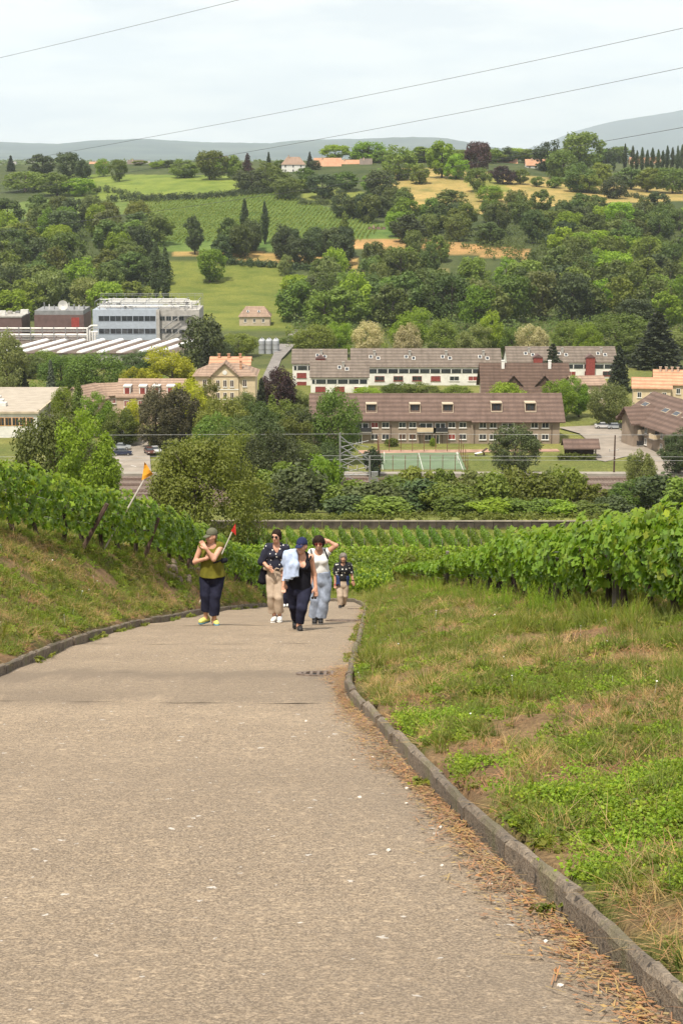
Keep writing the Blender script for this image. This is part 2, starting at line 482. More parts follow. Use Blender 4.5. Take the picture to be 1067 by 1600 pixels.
ROAD_ENDS = [-40, -20, -8, 14.0, 17.1, 22.6, 27.9, 33.2, 38.5, 44, 51]
def road_z(x, Y):
    return zprof(Y) + 0.012 * math.sin(Y * 1.7 + x) + 0.010 * math.sin(Y * .53)
road_base = MB()
yb = list(np.arange(-40, -8, 2.0)) + list(np.arange(-8, 51.0, .35)) + [51]
BEND = [((-2.17, 51), (.64, 51)), ((-2.45, 53.5), (.42, 55.5)), ((-3.2, 55.6), (-.25, 59.4)), ((-5.2, 57.0), (-2.4, 62.2)), ((-9, 57.6), (-7.5, 63.5)), ((-18, 57.4), (-18, 63.6))]
def road_strip(mb, pairs, dz, cols=10):
    n0 = len(mb.v)
    for (a, b) in pairs:
        for k in range(cols + 1):
            t = k / cols
            x = a[0] * (1 - t) + b[0] * t; y = a[1] * (1 - t) + b[1] * t
            bend = max(0.0, min(1.0, (y - 50) / 6.0)) * .25 * t
            mb.v.append((x, y, road_z(x, y) + dz + bend))
    for i in range(len(pairs) - 1):
        for k in range(cols):
            p = n0 + i * (cols + 1) + k
            mb.f.append([p, p + 1, p + cols + 2, p + cols + 1])
def kerb_pair(Y):
    return ((float(xl(Y)) - .06, Y), (float(xr(Y)) + .06, Y))
road_strip(road_base, [kerb_pair(y) for y in yb] + BEND[1:], -0.014, 14)
joint_mat = plain('joint_dirt', (.09, .072, .055), .95, .3, 8)
road = road_base.build('road', joint_mat, smooth=True)
tag(road, kind='structure')
for i in range(len(ROAD_ENDS) - 1):
    a, b = ROAD_ENDS[i] + .005, ROAD_ENDS[i + 1] - .005
    if i == len(ROAD_ENDS) - 2: b = 51.0
    n = max(4, int((b - a) / .35))
    ys = [a + (b - a) * k / n for k in range(n + 1)]
    # the cast edges wander a little
    prs = [kerb_pair(y) for y in ys]
    mb = MB(); road_strip(mb, prs, R.uniform(-.001, .002), 14)
    for vi in range(15):
        for rr, sg in ((0, 1), (n, -1)):
            q = mb.v[rr * 15 + vi]
            mb.v[rr * 15 + vi] = (q[0], q[1] + .012 * math.sin(vi * 1.9 + i) + R.uniform(-.003, .003), q[2] - .003)
    mb.build('slab', rm, road, smooth=True)
mb = MB(); road_strip(mb, BEND, 0.004, 10); mb.build('slab', rm, road, smooth=True)

# ------------------------------------------------------------------ kerb stones
km, nt, bs = new_mat('kerb_concrete')
kf = noise_fac(nt, 6, .3, .7, 8, 'Object', .7)
kf2 = noise_fac(nt, 45, .4, .6, 3, 'Object', .7)
oi = nt.nodes.new('ShaderNodeObjectInfo')
k1 = mixc(nt, kf, (.125, .096, .068), (.285, .225, .165))
k2 = mixc(nt, mixc(nt, kf2, (.6, .6, .6), (0, 0, 0)), k1, (.085, .07, .055))
moss = noise_fac(nt, 3.1, .52, .70, 5, 'Object', .6)
pit = noise_fac(nt, 17, .60, .66, 3, 'Object', .6)
k2 = mixc(nt, pit, k2, (.035, .028, .022))
k3 = mixc(nt, moss, k2, (.12, .11, .05))
hs = nt.nodes.new('ShaderNodeHueSaturation')
mr = nt.nodes.new('ShaderNodeMapRange'); mr.inputs['To Min'].default_value = .8; mr.inputs['To Max'].default_value = 1.2
nt.links.new(oi.outputs['Random'], mr.inputs['Value']); nt.links.new(mr.outputs['Result'], hs.inputs['Value'])
nt.links.new(k3, hs.inputs['Color']); nt.links.new(hs.outputs['Color'], bs.inputs['Base Color'])
bs.inputs['Roughness'].default_value = .95
bump(nt, bs, kf2, .6, .012)
def kerb_stone(parent, p, q, w=.066, h=.118, side=1, top=0.0):
    """one cast stone from p to q (x,y), its road face on the line, body on the side away from the road"""
    p = Vector((p[0], p[1])); q = Vector((q[0], q[1]))
    d = (q - p).normalized(); nrm = Vector((d.y, -d.x)) * side
    p = p + d * R.uniform(.006, .014); q = q - d * R.uniform(.006, .014)
    j0, j1 = R.uniform(-.012, .012), R.uniform(-.012, .012)
    zt = R.uniform(-.012, .012) + top
    V = []; Fc = []; n = 6
    for i in range(n + 1):
        t = i / n; c = p.lerp(q, t) + nrm * (j0 * (1 - t) + j1 * t)
        zb = float(zprof(c.y)) + (max(0, min(1, (c.y - 50) / 6)) * .25 if side > 0 else 0)
        e = .006 if 0 < i < n else -.002
        w2 = w * R.uniform(.94, 1.04)
        prof = [(0, -.16), (0, h - .018 + R.uniform(-.008, .005)), (.018 + R.uniform(0, .006), h + R.uniform(-.006, .006)), (w2 - .018, h + R.uniform(-.006, .006)), (w2, h - .02), (w2, -.16)]
        for (u, zz) in prof:
            s = c + nrm * (u + (e if u == 0 else 0))
            V.append((s.x, s.y, zb + zz + (zt if zz > 0 else 0)))
    for i in range(n):
        for k in range(5):
            Fc.append([i*6 + k, i*6 + k + 1, (i+1)*6 + k + 1, (i+1)*6 + k])
    Fc.append([5, 4, 3, 2, 1, 0]); Fc.append([n*6 + k for k in range(6)])
    o0 = V[0]
    mb = MB(); mb.v = [(a - o0[0], b - o0[1], c - o0[2]) for a, b, c in V]; mb.f = Fc
    return mb.build('kerb_stone', km, parent, loc=o0)
def kerb_line(name, line, side, label):
    k = empty(name, (line[0][0], line[0][1], 0)); k.location = (0, 0, 0)
    tag(k, kind='structure')
    for a, b in zip(line[:-1], line[1:]): kerb_stone(k, a, b, side=side)
    return k
def resample(f, ys): return [(float(f(y)), float(y)) for y in ys]
kerb_line('kerb', resample(xl, list(np.arange(3, 51.2, 1.0))) + [(-2.3, 52.5), (-2.45, 53.5), (-2.75, 54.6), (-3.2, 55.6), (-4.2, 56.4), (-5.2, 57)], -1, '')
kerb_line('kerb', resample(xr, [1.0, 2.05, 3.1, 4.1, 5.05, 6.1, 7.1, 8.05, 9.1, 10.1, 11.1, 12.0, 13.05, 14.05, 15.0, 15.8, 16.7, 17.7] + list(np.arange(18.7, 50.8, 1.0))) +
          [(.62, 52), (.54, 53.6), (.42, 55.5), (.22, 57), (-.02, 58.3), (-.25, 59.4), (-.9, 60.5), (-1.6, 61.5), (-2.4, 62.2), (-4, 62.8), (-5.8, 63.2), (-7.5, 63.5)], 1, '')

# ------------------------------------------------------------------ drain covers and manholes
iron = plain('cast_iron', (.20, .15, .12), .75, .35, 14, .3)
hole = plain('drain_dark', (.02, .017, .015), .9)
def drain(px, py, r, label, grate=True):
    ys = np.arange(5, 56, .05); xx_, yy_, zz_ = ray(px, py); dd = EYE + zz_ / yy_ * ys - zprof(ys); y = float(ys[np.argmin(np.abs(dd))]) if (dd > 0).all() else float(ys[np.argmax(dd < 0)]); x = xx_ / yy_ * y
    z = road_z(x, y); sl = math.atan(zprof(y + .5) - zprof(y - .5))
    o = empty('drain_cover', (x, y, z + .014)); o.rotation_euler = (sl, 0, 0)
    tag(o, label, 'drain cover')
    mb = MB(); n = 28
    for k in range(n):
        a0, a1 = 2*math.pi*k/n, 2*math.pi*(k+1)/n
        mb.hexa([(math.cos(a)*q, math.sin(a)*q, zz) for zz in (-.03, .01) for a, q in ((a0, r*.82), (a0, r), (a1, r), (a1, r*.82))])
    mb.build('rim', iron, o)
    mb = MB(); n0 = [(math.cos(2*math.pi*k/n)*r*.82, math.sin(2*math.pi*k/n)*r*.82, -.010) for k in range(n)]
    mb.poly(n0); mb.build('pit', hole, o)
    if grate:
        for k in range(7):
            yy = (k - 3) * r * .235
            hw = math.sqrt(max(0, (r*.8)**2 - yy**2))
            MB().box(yy - r*.05, yy + r*.05, -hw, hw, -.012, .012).build('bar', iron, o)
    else:
        mb = MB(); mb.prism([(math.cos(2*math.pi*k/n)*r*.8, math.sin(2*math.pi*k/n)*r*.8) for k in range(n)], 'z', -.012, .004); mb.build('lid', iron, o)
    return o
drain(508, 1055, .30, 'rusty round drain grate set in the road by the bend of the right kerb')
drain(541, 971, .38, 'flat iron manhole lid in the road behind the strolling people', False)
drain(563, 951, .34, 'small drain grate in the road near the person with the blue jacket')
# ------------------------------------------------------------------ buildings
def nw(nt, col, rough=.8):
    pass
def tilemat(name, c1, c2, period=.35, streak=.5):
    """roof tiles too far off to tell apart: courses down the slope, stained"""
    m, nt, bs = new_mat(name)
    tc = nt.nodes.new('ShaderNodeTexCoord')
    wv = nt.nodes.new('ShaderNodeTexWave'); wv.wave_type = 'BANDS'; wv.bands_direction = 'Z'; wv.inputs['Scale'].default_value = 1 / period / 3.14 * .9; wv.inputs['Distortion'].default_value = .6
    nt.links.new(tc.outputs['Object'], wv.inputs['Vector'])
    f = noise_fac(nt, .55, .3, .7, 6); g = noise_fac(nt, 3.2, .3, .7, 4)
    s = noise_fac(nt, 1.1, .45, .75, 4, 'Object', .6, (1, .12, .12))
    a = mixc(nt, f, c1, c2)
    a = mixc(nt, mixc(nt, g, (0, 0, 0), (.4, .4, .4)), a, tuple(min(1, q * 1.35) for q in c2))
    a = mixc(nt, mixc(nt, wv.outputs['Fac'], (.5, .5, .5), (0, 0, 0)), a, tuple(q * .45 for q in c1))
    a = mixc(nt, mixc(nt, s, (0, 0, 0), (streak, streak, streak)), a, tuple(q * .6 for q in c1))
    nt.links.new(a, bs.inputs['Base Color']); bs.inputs['Roughness'].default_value = .85; bs.inputs['Specular IOR Level'].default_value = .15
    bump(nt, bs, wv.outputs['Fac'], .6, .08)
    return m
T_BROWN = tilemat('tiles_brown', (.108, .072, .058), (.160, .108, .088), .75)
T_GREY = tilemat('tiles_greybrown', (.120, .096, .078), (.195, .158, .130), .7)
T_DARK = tilemat('tiles_dark', (.080, .052, .040), (.125, .082, .063), .7)
T_ORANGE = tilemat('tiles_orange', (.38, .19, .11), (.52, .30, .19), .6, .25)
T_PINK = tilemat('tiles_old', (.24, .165, .12), (.34, .24, .18), .5)
W_BROWN = plain('render_taupe', (.27, .21, .16), .9, .12, .5)
W_WHITE = plain('render_white', (.68, .66, .61), .9, .10, .6)
W_CREAM = plain('render_cream', (.56, .45, .30), .9, .12, .6)
W_PINK = plain('render_pink', (.48, .35, .26), .9, .14, .6)
W_BEIGE = plain('render_beige', (.46, .38, .28), .9, .14, .6)
GREYMET = plain('cladding_grey', (.36, .40, .45), .55, .08, .8, .1)
CONC = plain('concrete_grey', (.36, .34, .31), .9, .2, .6)
PALE = plain('frame_white', (.70, .68, .64), .6, .06, 2)
GLASS = plain('glass_dark', (.035, .04, .048), .12, .3, .6, 0, None, .6)
REDSH = plain('shutter_red', (.24, .05, .042), .7, .2, 2)
DKWOOD = plain('wood_dark', (.075, .045, .032), .8, .25, 3)
STEEL = plain('steel_grey', (.28, .28, .28), .5, .2, 3, .5)
PIPEW = plain('pipe_white', (.62, .60, .56), .5, .12, 1)
REDWALL = plain('cladding_red', (.135, .083, .076), .7, .15, .4)
BLACKM = plain('metal_black', (.03, .03, .032), .6, .2, 4)
MESHC = {}
def cached(key, fn):
    if key not in MESHC: MESHC[key] = fn()
    return MESHC[key]
def window(parent, x, y, z, w=1.2, h=1.3, pane=GLASS, frame=PALE, name='window', sill=True):
    """window on a wall facing -y; x centre, z sill height"""
    def fr():
        mb = MB(); t = .09
        mb.box(-w/2, w/2, -.09, .05, h - t, h); mb.box(-w/2, w/2, -.09, .05, 0, t)
        mb.box(-w/2, -w/2 + t, -.09, .05, t, h - t); mb.box(w/2 - t, w/2, -.09, .05, t, h - t)
        mb.box(-.035, .035, -.08, .05, t, h - t)
        if sill: mb.box(-w/2 - .12, w/2 + .12, -.2, .05, -.13, -.01)
        return mb.mesh('window')
    def pn():
        return MB().box(-w/2 + .09, w/2 - .09, -.03, .05, .09, h - .09).mesh('pane')
    o = add(name, cached(('w', w, h, sill, frame.name), fr), frame, parent, (x, y, z))
    add('pane', cached(('p', w, h), pn), pane, o)
    return o
def gable_house(name, label, loc, rz, L, D, eave, ridge, wall, roof, over=.6, cat='house', group=None, hip=0.0, rp=.5, base=-.8):
    o = empty(name, loc, rz); tag(o, label, cat, group)
    rd = D * rp
    MB().prism([(0, base), (D, base), (D, eave), (rd, ridge - .15) if not hip else (rd, eave + .02), (0, eave)], 'x', 0, L).build('wall', wall, o)
    mb = MB(); th = .22
    sf = (ridge - eave) / rd; sb = (ridge - eave) / (D - rd)
    f0 = (-over, eave - sf * over); b0 = (D + over, eave - sb * over)
    if hip:
        pts = [(-over, f0[0], f0[1]), (L + over, f0[0], f0[1]), (L + over, b0[0], b0[1]), (-over, b0[0], b0[1]), (hip, rd, ridge), (L - hip, rd, ridge)]
        n = len(mb.v); mb.v += pts
        mb.f += [[n, n+1, n+5, n+4], [n+1, n+2, n+5], [n+2, n+3, n+4, n+5], [n+3, n, n+4], [n+3, n+2, n+1, n]]
    else:
        mb.prism([f0, (rd, ridge), (rd, ridge + th), (f0[0], f0[1] + th)], 'x', -over, L + over)
        mb.prism([(b0[0], b0[1]), (b0[0], b0[1] + th), (rd + .002, ridge + th), (rd + .002, ridge)], 'x', -over + .003, L + over - .003)
    r = mb.build('roof', roof, o)
    o['_d'] = 0; del o['_d']
    return o, r
def roof_z(eave, ridge, D, y): return eave + (ridge - eave) * y / (D * .5)
def roof_light(r, x, y, eave, ridge, D, w=1.0, l=1.3, frame=PALE):
    s = (ridge - eave) / (D * .5); a = math.atan(s)
    f = MB().box(-w/2, w/2, -l/2, l/2, -.05, .14).build('skylight', frame, r, loc=(x, y, roof_z(eave, ridge, D, y) + .22 + .05), rot=(a, 0, 0))
    MB().box(-w/2 + .12, w/2 - .12, -l/2 + .12, l/2 - .12, .1, .155).build('pane', GLASS, f)
def chimney(r, x, y, z0, h=1.5, w=.7, mat=None, name='chimney'):
    mb = MB().box(-w/2, w/2, -w/2, w/2, 0, h); mb.box(-w/2 - .1, w/2 + .1, -w/2 - .1, w/2 + .1, h - .001, h + .15)
    return mb.build(name, mat or CONC, r, loc=(x, y, z0))

# --- long brown-roofed block beside the playing court
m4 = mpp(400.0)
ZB = -65.0
def X400(px): return (px - 533.5) * m4
xL, xM, xR = X400(488), X400(735), X400(872)
o, r = gable_house('apartment_block', 'long taupe two-storey apartment block with brown tiled roof behind the green court', (xL, 400, ZB), 0, xR - xL, 15, 5.95, 10.75, W_BROWN, T_BROWN, .8, 'building')
OB = o
# step in the roof: the right-hand stretch sits a touch prouder
mb = MB(); Lr = xR - xM; s_ = (10.75 - 5.95) / 7.5
mb.prism([(-1.2, 5.95 - s_ * 1.2 - .12), (7.5, 10.55 + .24), (7.5, 10.55 + .5), (-1.2, 5.95 - s_ * 1.2 + .18)], 'x', xM - xL, xR - xL + 1.3)
mb.build('roof_step', T_BROWN, r)
MB().box(xM - xL, xR - xL + .05, -.35, 0, -.8, 5.2).build('wall_projection', W_BROWN, o)
for px in (585, 602, 628, 644, 705, 722, 753, 769, 833, 850):
    for lev, zz in ((0, .95), (1, 3.75)):
        y = -.36 if px > 735 else 0
        window(o, X400(px) - xL, y, zz, 1.7, 1.35, [GLASS, GLASS, REDSH, DKWOOD][R.choice([0, 0, 0, 1, 2, 3])])
window(o, X400(668) - xL, 0, .75, 1.7, 1.35)
for px in (561, 681, 801):
    y = -.36 if px > 735 else 0
    d = MB().box(-.75, .75, -.08, .05, -.7, 2.0).build('door', PALE, o, loc=(X400(px) - xL, y, .1))
    MB().box(-.55, -.06, -.11, .0, -.5, 1.85).box(.06, .55, -.11, 0, -.5, 1.85).build('pane', GLASS, d)
for px, mt, w in ((566, BLACKM, 4.2), (665, W_CREAM, 4.4), (687, BLACKM, 3.4), (792, CONC, 4.2)):
    y = -.36 if px > 735 else 0
    bal = MB().box(-w/2, w/2, y - 1.3, y + .02, 2.75, 2.95).build('balcony', CONC, o, loc=(X400(px) - xL, 0, 0))
    mb = MB().box(-w/2, w/2, y - 1.3, y - 1.2, 2.952, 3.95); mb.box(-w/2, -w/2 + .1, y - 1.198, y, 2.952, 3.95); mb.box(w/2 - .1, w/2, y - 1.198, y, 2.952, 3.95)
    mb.build('railing', mt, bal)
    dd = MB().box(-w*.36, w*.36, y - .06, y + .04, 2.96, 4.9).build('balcony_door', PALE, bal)
    MB().box(-w*.32, -.1, y - .09, y, 3.05, 4.8).box(.1, w*.32, y - .09, y, 3.05, 4.8).build('pane', GLASS, dd)
for px in (580, 648, 699, 775, 828):
    xx = X400(px) - xL; y0 = 1.7; z0 = roof_z(5.95, 10.75, 15, y0) + (.5 if px > 735 else .25)
    mb = MB(); mb.prism([(y0 - .25, z0 - .25), (y0 + 2.9, z0 + 1.75), (y0 + .35, z0 + 1.75)], 'x', -1.32, -1.2); mb.prism([(y0 - .25, z0 - .25), (y0 + 2.9, z0 + 1.75), (y0 + .35, z0 + 1.75)], 'x', 1.2, 1.32)
    mb.box(-1.32, 1.32, y0 + .2, y0 + 3.4, z0 + 1.753, z0 + 1.95); mb.box(-1.2, 1.2, y0 - .2, y0, z0 - .3, z0 - .05)
    dm = mb.build('dormer', W_BEIGE, r, loc=(xx, 0, 0))
    MB().box(-1.19, 1.19, y0 + .55, y0 + 2.2, z0 - .1, z0 + 1.74).build('recess', DKWOOD, dm)
    MB().box(-.75, -.05, y0 + .48, y0 + .56, z0 + .2, z0 + 1.5).box(.1, .8, y0 + .48, y0 + .56, z0 + .2, z0 + 1.5).build('pane', GLASS, dm)
for px in (610, 655, 690, 740, 812, 860):   # rafter brackets and downpipes under the eaves
    MB().tube([(X400(px) - xL, -.12 - (.36 if px > 735 else 0), 0), (X400(px) - xL, -.12 - (.36 if px > 735 else 0), 4.5)], .07, 6).build('downpipe', DKWOOD, o)

# --- white terraces
def white_house(label, px0, px1, Yf, zb, e_py, r_py, D, groupwin, red=(.2, .8), stairs=()):
    m = mpp(Yf); x0 = (px0 - 533.5) * m; L = (px1 - px0) * m
    eave = at(533, e_py, Yf).z - zb; ridge = at(533, r_py, Yf + D / 2).z - zb
    o, r = gable_house('terrace_house', label, (x0, Yf, zb), 0, L, D, eave, ridge, W_WHITE, T_GREY, .35, 'house', 'white terraced houses in the valley')
    MB().box(.4, L - .4, -.07, .06, eave - 2.0, eave - .75).build('window_band', GLASS, o)
    for k in range(int(L / 3.2)):
        MB().box(-.12, .12, -.1, .06, eave - 2.05, eave - .7).build('mullion', PALE, o, loc=(1.4 + k * 3.2, 0, 0))
    nwin = max(2, int(L / 5.2))
    for k in range(nwin):
        xx = L * (k + .5) / nwin
        for zz in (eave - 4.3, eave - 7.0):
            if zz > -.3: window(o, xx, 0, zz, 2.9, 1.45, REDSH if R.random() < .6 else GLASS, PALE if R.random() < .4 else REDSH)
    for k in range(max(1, int(L / 11))):
        xx = L * (k + .55) / max(1, int(L / 11)) + R.uniform(-.6, .6)
        yy = D * .18
        roof_light(r, xx - .9, yy + 1.0, eave, ridge, D, 1.1, 1.5); roof_light(r, xx + 1.3, yy + .4, eave, ridge, D, 1.1, 1.5)
        chimney(r, xx + .2, D * .3, roof_z(eave, ridge, D, D * .3), 1.5, .7)
    for px in stairs:
        xs = (px - px0) * m
        st = MB().box(-1.4, 1.4, -1.0, .05, -.5, eave + 1.6).build('stair_tower', REDSH, o, loc=(xs, 0, 0))
        MB().prism([(-1.6, eave + 1.602), (1.6, eave + 1.602), (0, eave + 2.6)], 'y', -1.2, 1.5).build('tower_roof', REDWALL, st)
    return o
white_house('white terraced house with grey roof and red shutters behind the copper beech', 458, 541, 516, -66.6, 568, 546, 14, 0, stairs=(501,))
white_house('low white house with grey roof standing in front of the terrace', 486, 575, 498, -66.4, 589, 564, 12, 0)
white_house('longest white terrace with grey roof and red windows', 549, 780, 516, -66.6, 573, 545, 15, 0)
white_house('far white terrace with two red stair towers beyond the dark gabled house', 790, 958, 534, -66.8, 566, 542, 14, 0, stairs=(836, 917))
# --- dark gabled house
Yf = 470; m = mpp(Yf); x0 = (754 - 533.5) * m; L = 131 * m; zb = -65.8
e_, r_ = at(533, 610, Yf).z - zb, at(533, 568, Yf + 8).z - zb
o, r = gable_house('gabled_house', 'dark brown steep-roofed house with two small cross gables and chimneys', (x0, Yf, zb), 0, L, 16, e_, r_, W_BEIGE, T_DARK, .9)
for px in (800, 848):
    xx = (px - 754) * m; y0 = 1.6; zg = roof_z(e_, r_, 16, y0) + .2
    g = MB().prism([(-2.3, zg - .4), (2.3, zg - .4), (0, zg + 2.3)], 'y', y0 - .6, y0 + 4.5).build('cross_gable', DKWOOD, r, loc=(xx, 0, 0))
    mb = MB(); mb.prism([(-2.7, zg - .5), (-2.7, zg - .3), (0, zg + 2.65), (0, zg + 2.42)], 'y', y0 - 1.0, y0 + 4.7); mb.prism([(2.7, zg - .5), (0.002, zg + 2.42), (0.002, zg + 2.65), (2.7, zg - .3)], 'y', y0 - 1.0, y0 + 4.7)
    mb.build('gable_roof', T_DARK, g)
for px in (786, 859): chimney(r, (px - 754) * m, 6.6, roof_z(e_, r_, 16, 6.6) - .3, 2.4, .8, PALE)
for k in range(6): window(o, L * (k + .5) / 6, 0, 1.2, 1.3, 1.5, [GLASS, REDSH][k % 2])

# --- brown-roofed blocks on the right, with balconies
p1 = on_level(972, 688, -65.2); p2 = on_level(1067, 722, -65.2)
dv = p2 - p1; rz = math.atan2(dv.y, dv.x); L = dv.length + 14
o, r = gable_house('balcony_block', 'taupe apartment block with brown roof and staggered balconies beside the curving lane', tuple(p1), rz, L, 17, 6.2, 11.2, W_BROWN, T_BROWN, 1.4, 'building')
for k in range(6):
    xx = 2.2 + k * (L - 4) / 5.2
    for lev, zz in enumerate((.6, 3.3)):
        window(o, xx + 2.2, 0, zz + .3, 1.1, 1.5, GLASS)
        if lev or k % 2:
            mt = [W_CREAM, BLACKM, W_BEIGE][(k + lev) % 3]
            b = MB().box(-1.3, 1.3, -1.5, .02, zz - .15, zz).build('balcony', CONC, o, loc=(xx, 0, 0))
            MB().box(-1.3, 1.3, -1.5, -1.38, zz + .003, zz + 1.05).box(-1.3, -1.18, -1.378, 0, zz + .003, zz + 1.05).box(1.18, 1.3, -1.378, 0, zz + .003, zz + 1.05).build('railing', mt, b)
            MB().box(-1.0, 1.0, -.05, .05, zz + .05, zz + 2.1).build('balcony_door', GLASS, b)
MB().prism([(-3.2, -.8), (3.2, -.8), (3.2, 6.4), (0, 8.9), (-3.2, 6.4)], 'y', -2.4, .04).build('gable_wing', W_BROWN, o, loc=(7.5, 0, 0))
mb = MB(); mb.prism([(-4.2, 5.5), (-4.2, 5.8), (0, 9.35), (0, 9.05)], 'y', -3.6, 4.5); mb.prism([(4.2, 5.5), (.003, 9.05), (.003, 9.35), (4.2, 5.8)], 'y', -3.6, 4.5)
mb.build('wing_roof', T_BROWN, r, loc=(7.5, 0, 0))
for xx in (3.0, 13.5, 19, 24): roof_light(r, xx, 4.2, 6.2, 11.2, 17, 2.6, 1.5, W_BEIGE)
p = on_level(992, 668, -65.4)
# --- orange roofs behind
Yf = 455; m = mpp(Yf)
for k, (px0, px1, e_py, r_py, lab) in enumerate(((985, 1042, 606, 590, 'cream house with orange tiled roof behind the balcony block'), (1018, 1090, 600, 578, 'taller house with orange tiled roof and row of chimneys'))):
    zb = -65.5; Y = Yf + k * 12; x0 = (px0 - 533.5) * mpp(Y); L = (px1 - px0) * mpp(Y)
    e_, r_ = at(533, e_py, Y).z - zb, at(533, r_py, Y + 6).z - zb
    o, r = gable_house('tiled_house', lab, (x0, Y, zb), -.15, L, 12, e_, r_, W_CREAM, T_ORANGE, .5)
    for q in range(3): window(o, L * (q + .5) / 3, 0, e_ - 2.6, 1.1, 1.5, GLASS)
    if k: 
        for q in range(4): chimney(r, 1.5 + q * 1.6, 5.2, roof_z(e_, r_, 12, 5.2) - .2, 1.5, .6, W_PINK)

# --- small old house between them and the birch
Yf = 462; m = mpp(Yf); zb = -65.6; x0 = (893 - 533.5) * m
e_, r_ = at(533, 602, Yf).z - zb, at(533, 588, Yf + 5).z - zb
o, r = gable_house('old_house', 'small beige house with old tiled roof behind the round street trees', (x0, Yf, zb), .1, 50 * m, 10, e_, r_, W_BEIGE, T_PINK, .5)
for q in range(3): window(o, 50 * m * (q + .5) / 3, 0, 2.6, 1.1, 1.4)

# --- cream house with central gable
Yf = 462; m = mpp(Yf); zb = -65.8; x0 = (307 - 533.5) * m; L = 93 * m
e_, r_ = at(533, 586, Yf).z - zb, at(533, 567, Yf + 7).z - zb
o, r = gable_house('cream_house', 'large cream three-storey house with hipped roof and central front gable', (x0, Yf, zb), 0, L, 14, e_, r_, W_CREAM, T_PINK, .7, 'house', None, 4.2)
gx_ = (353.5 - 307) * m; gw = 21 * m
mb = MB(); mb.prism([(-gw, -.8), (gw, -.8), (gw, e_ - .1), (0, e_ + 3.0), (-gw, e_ - .1)], 'y', -.5, 5.5); mb.build('front_gable', W_CREAM, o, loc=(gx_, 0, 0))
mb = MB(); mb.prism([(-gw - .7, e_ - .75), (-gw - .7, e_ - .5), (0, e_ + 3.5), (0, e_ + 3.2)], 'y', -1.1, 6.5); mb.prism([(gw + .7, e_ - .75), (.003, e_ + 3.2), (.003, e_ + 3.5), (gw + .7, e_ - .5)], 'y', -1.1, 6.5)
mb.build('gable_roof', T_PINK, r, loc=(gx_, 0, 0))
MB().box(gx_ - gw - .05, gx_ + gw + .05, -.58, -.48, e_ - 4.0, e_ - 3.75).build('string_course', PALE, o)
for zz in (e_ - 3.2, e_ - 6.6):
    for dx in (-1.9, 0, 1.9): window(o, gx_ + dx, -.5, zz, 1.0, 1.9, DKWOOD, PALE)
    for px in (322, 384): window(o, (px - 307) * m, 0, zz, 1.1, 1.9, DKWOOD, PALE)
MB().prism([(math.cos(a) * .62, e_ + .75 + math.sin(a) * .62) for a in [2 * math.pi * k / 14 for k in range(14)]], 'y', -.6, -.48).build('round_window', PALE, o, loc=(gx_, 0, 0))
chimney(r, (377 - 307) * m, 3.5, e_ + 1.0, 2.4, .6, T_ORANGE)
# orange roof just behind it
Y2 = 486; m2 = mpp(Y2); zb = -66; e2, r2 = at(533, 571, Y2).z - zb, at(533, 558, Y2 + 6).z - zb
o, r = gable_house('tiled_house', 'orange tiled roof house peeping up behind the cream gabled house', ((331 - 533.5) * m2, Y2, zb), 0, 60 * m2, 12, e2, r2, W_PINK, T_ORANGE, .5)
for q in (.2, .45, .75): chimney(r, 60 * m2 * q, 5, r2 - .8, 1.8, .7, T_ORANGE)
for q in range(4): window(o, 60 * m2 * (q + .5) / 4, 0, e2 - 2.4, 1, 1.5)
# --- pink house with three red-shuttered dormers
Yf = 432; m = mpp(Yf); zb = -65.3; x0 = (186 - 533.5) * m; L = 102 * m
e_, r_ = at(533, 620, Yf).z - zb, at(533, 592.5, Yf + 7).z - zb
o, r = gable_house('pink_house', 'pink rendered house with old tiled roof and white dormers with red shutters', (x0, Yf, zb), 0, L, 14, e_, r_, W_PINK, T_PINK, .4)
for px in (201, 225, 246, 268):
    xx = (px - 186) * m; y0 = .9; z0 = roof_z(e_, r_, 14, y0) + .1
    d = MB().box(-.85, .85, y0, y0 + 3.0, z0 - .3, z0 + 1.9).build('dormer', PALE, r, loc=(xx, 0, 0))
    MB().box(-1.0, 1.0, y0 - .2, y0 + 3.6, z0 + 1.903, z0 + 2.15).build('dormer_roof', PALE, d)
    MB().box(-.6, .6, y0 - .08, y0 + .05, z0 + .1, z0 + 1.6).build('shutter', REDSH, d)
for px in (200, 222, 248, 270):
    window(o, (px - 186) * m, 0, e_ - 2.6, 1.1, 1.7, REDSH); window(o, (px - 186) * m, 0, e_ - 5.6, 1.1, 1.7, GLASS)
# --- small tiled cottages left of it
for k, (px0, px1, e_py, r_py, Y, rz, lab) in enumerate(((128, 168, 628, 604, 440, math.radians(62), 'small beige cottage with gable end and tiled roof left of the pink house'), (152, 190, 618, 600, 452, math.radians(15), 'little tiled cottage roof squeezed between the gable cottage and the pink house'))):
    m = mpp(Y); zb = -65.4; e_, r_ = at(533, e_py, Y).z - zb, at(533, r_py, Y + 4).z - zb
    o, r = gable_house('cottage', lab, ((px0 + (10 if k == 0 else 0) - 533.5) * m, Y, zb), rz, (px1 - px0) * m * (1.4 if k == 0 else 1), 8, e_, r_, W_BEIGE, T_PINK, .5)
    for q in range(2): window(o, 2 + q * 3, 0, e_ - 2.3, 1, 1.3, REDSH)
    if k == 0:
        s = window(o, 0, 0, 0, 1.0, 1.4, REDSH); s.location = (-.02, 4, e_ - 2.2); s.rotation_euler = (0, 0, -math.pi / 2)
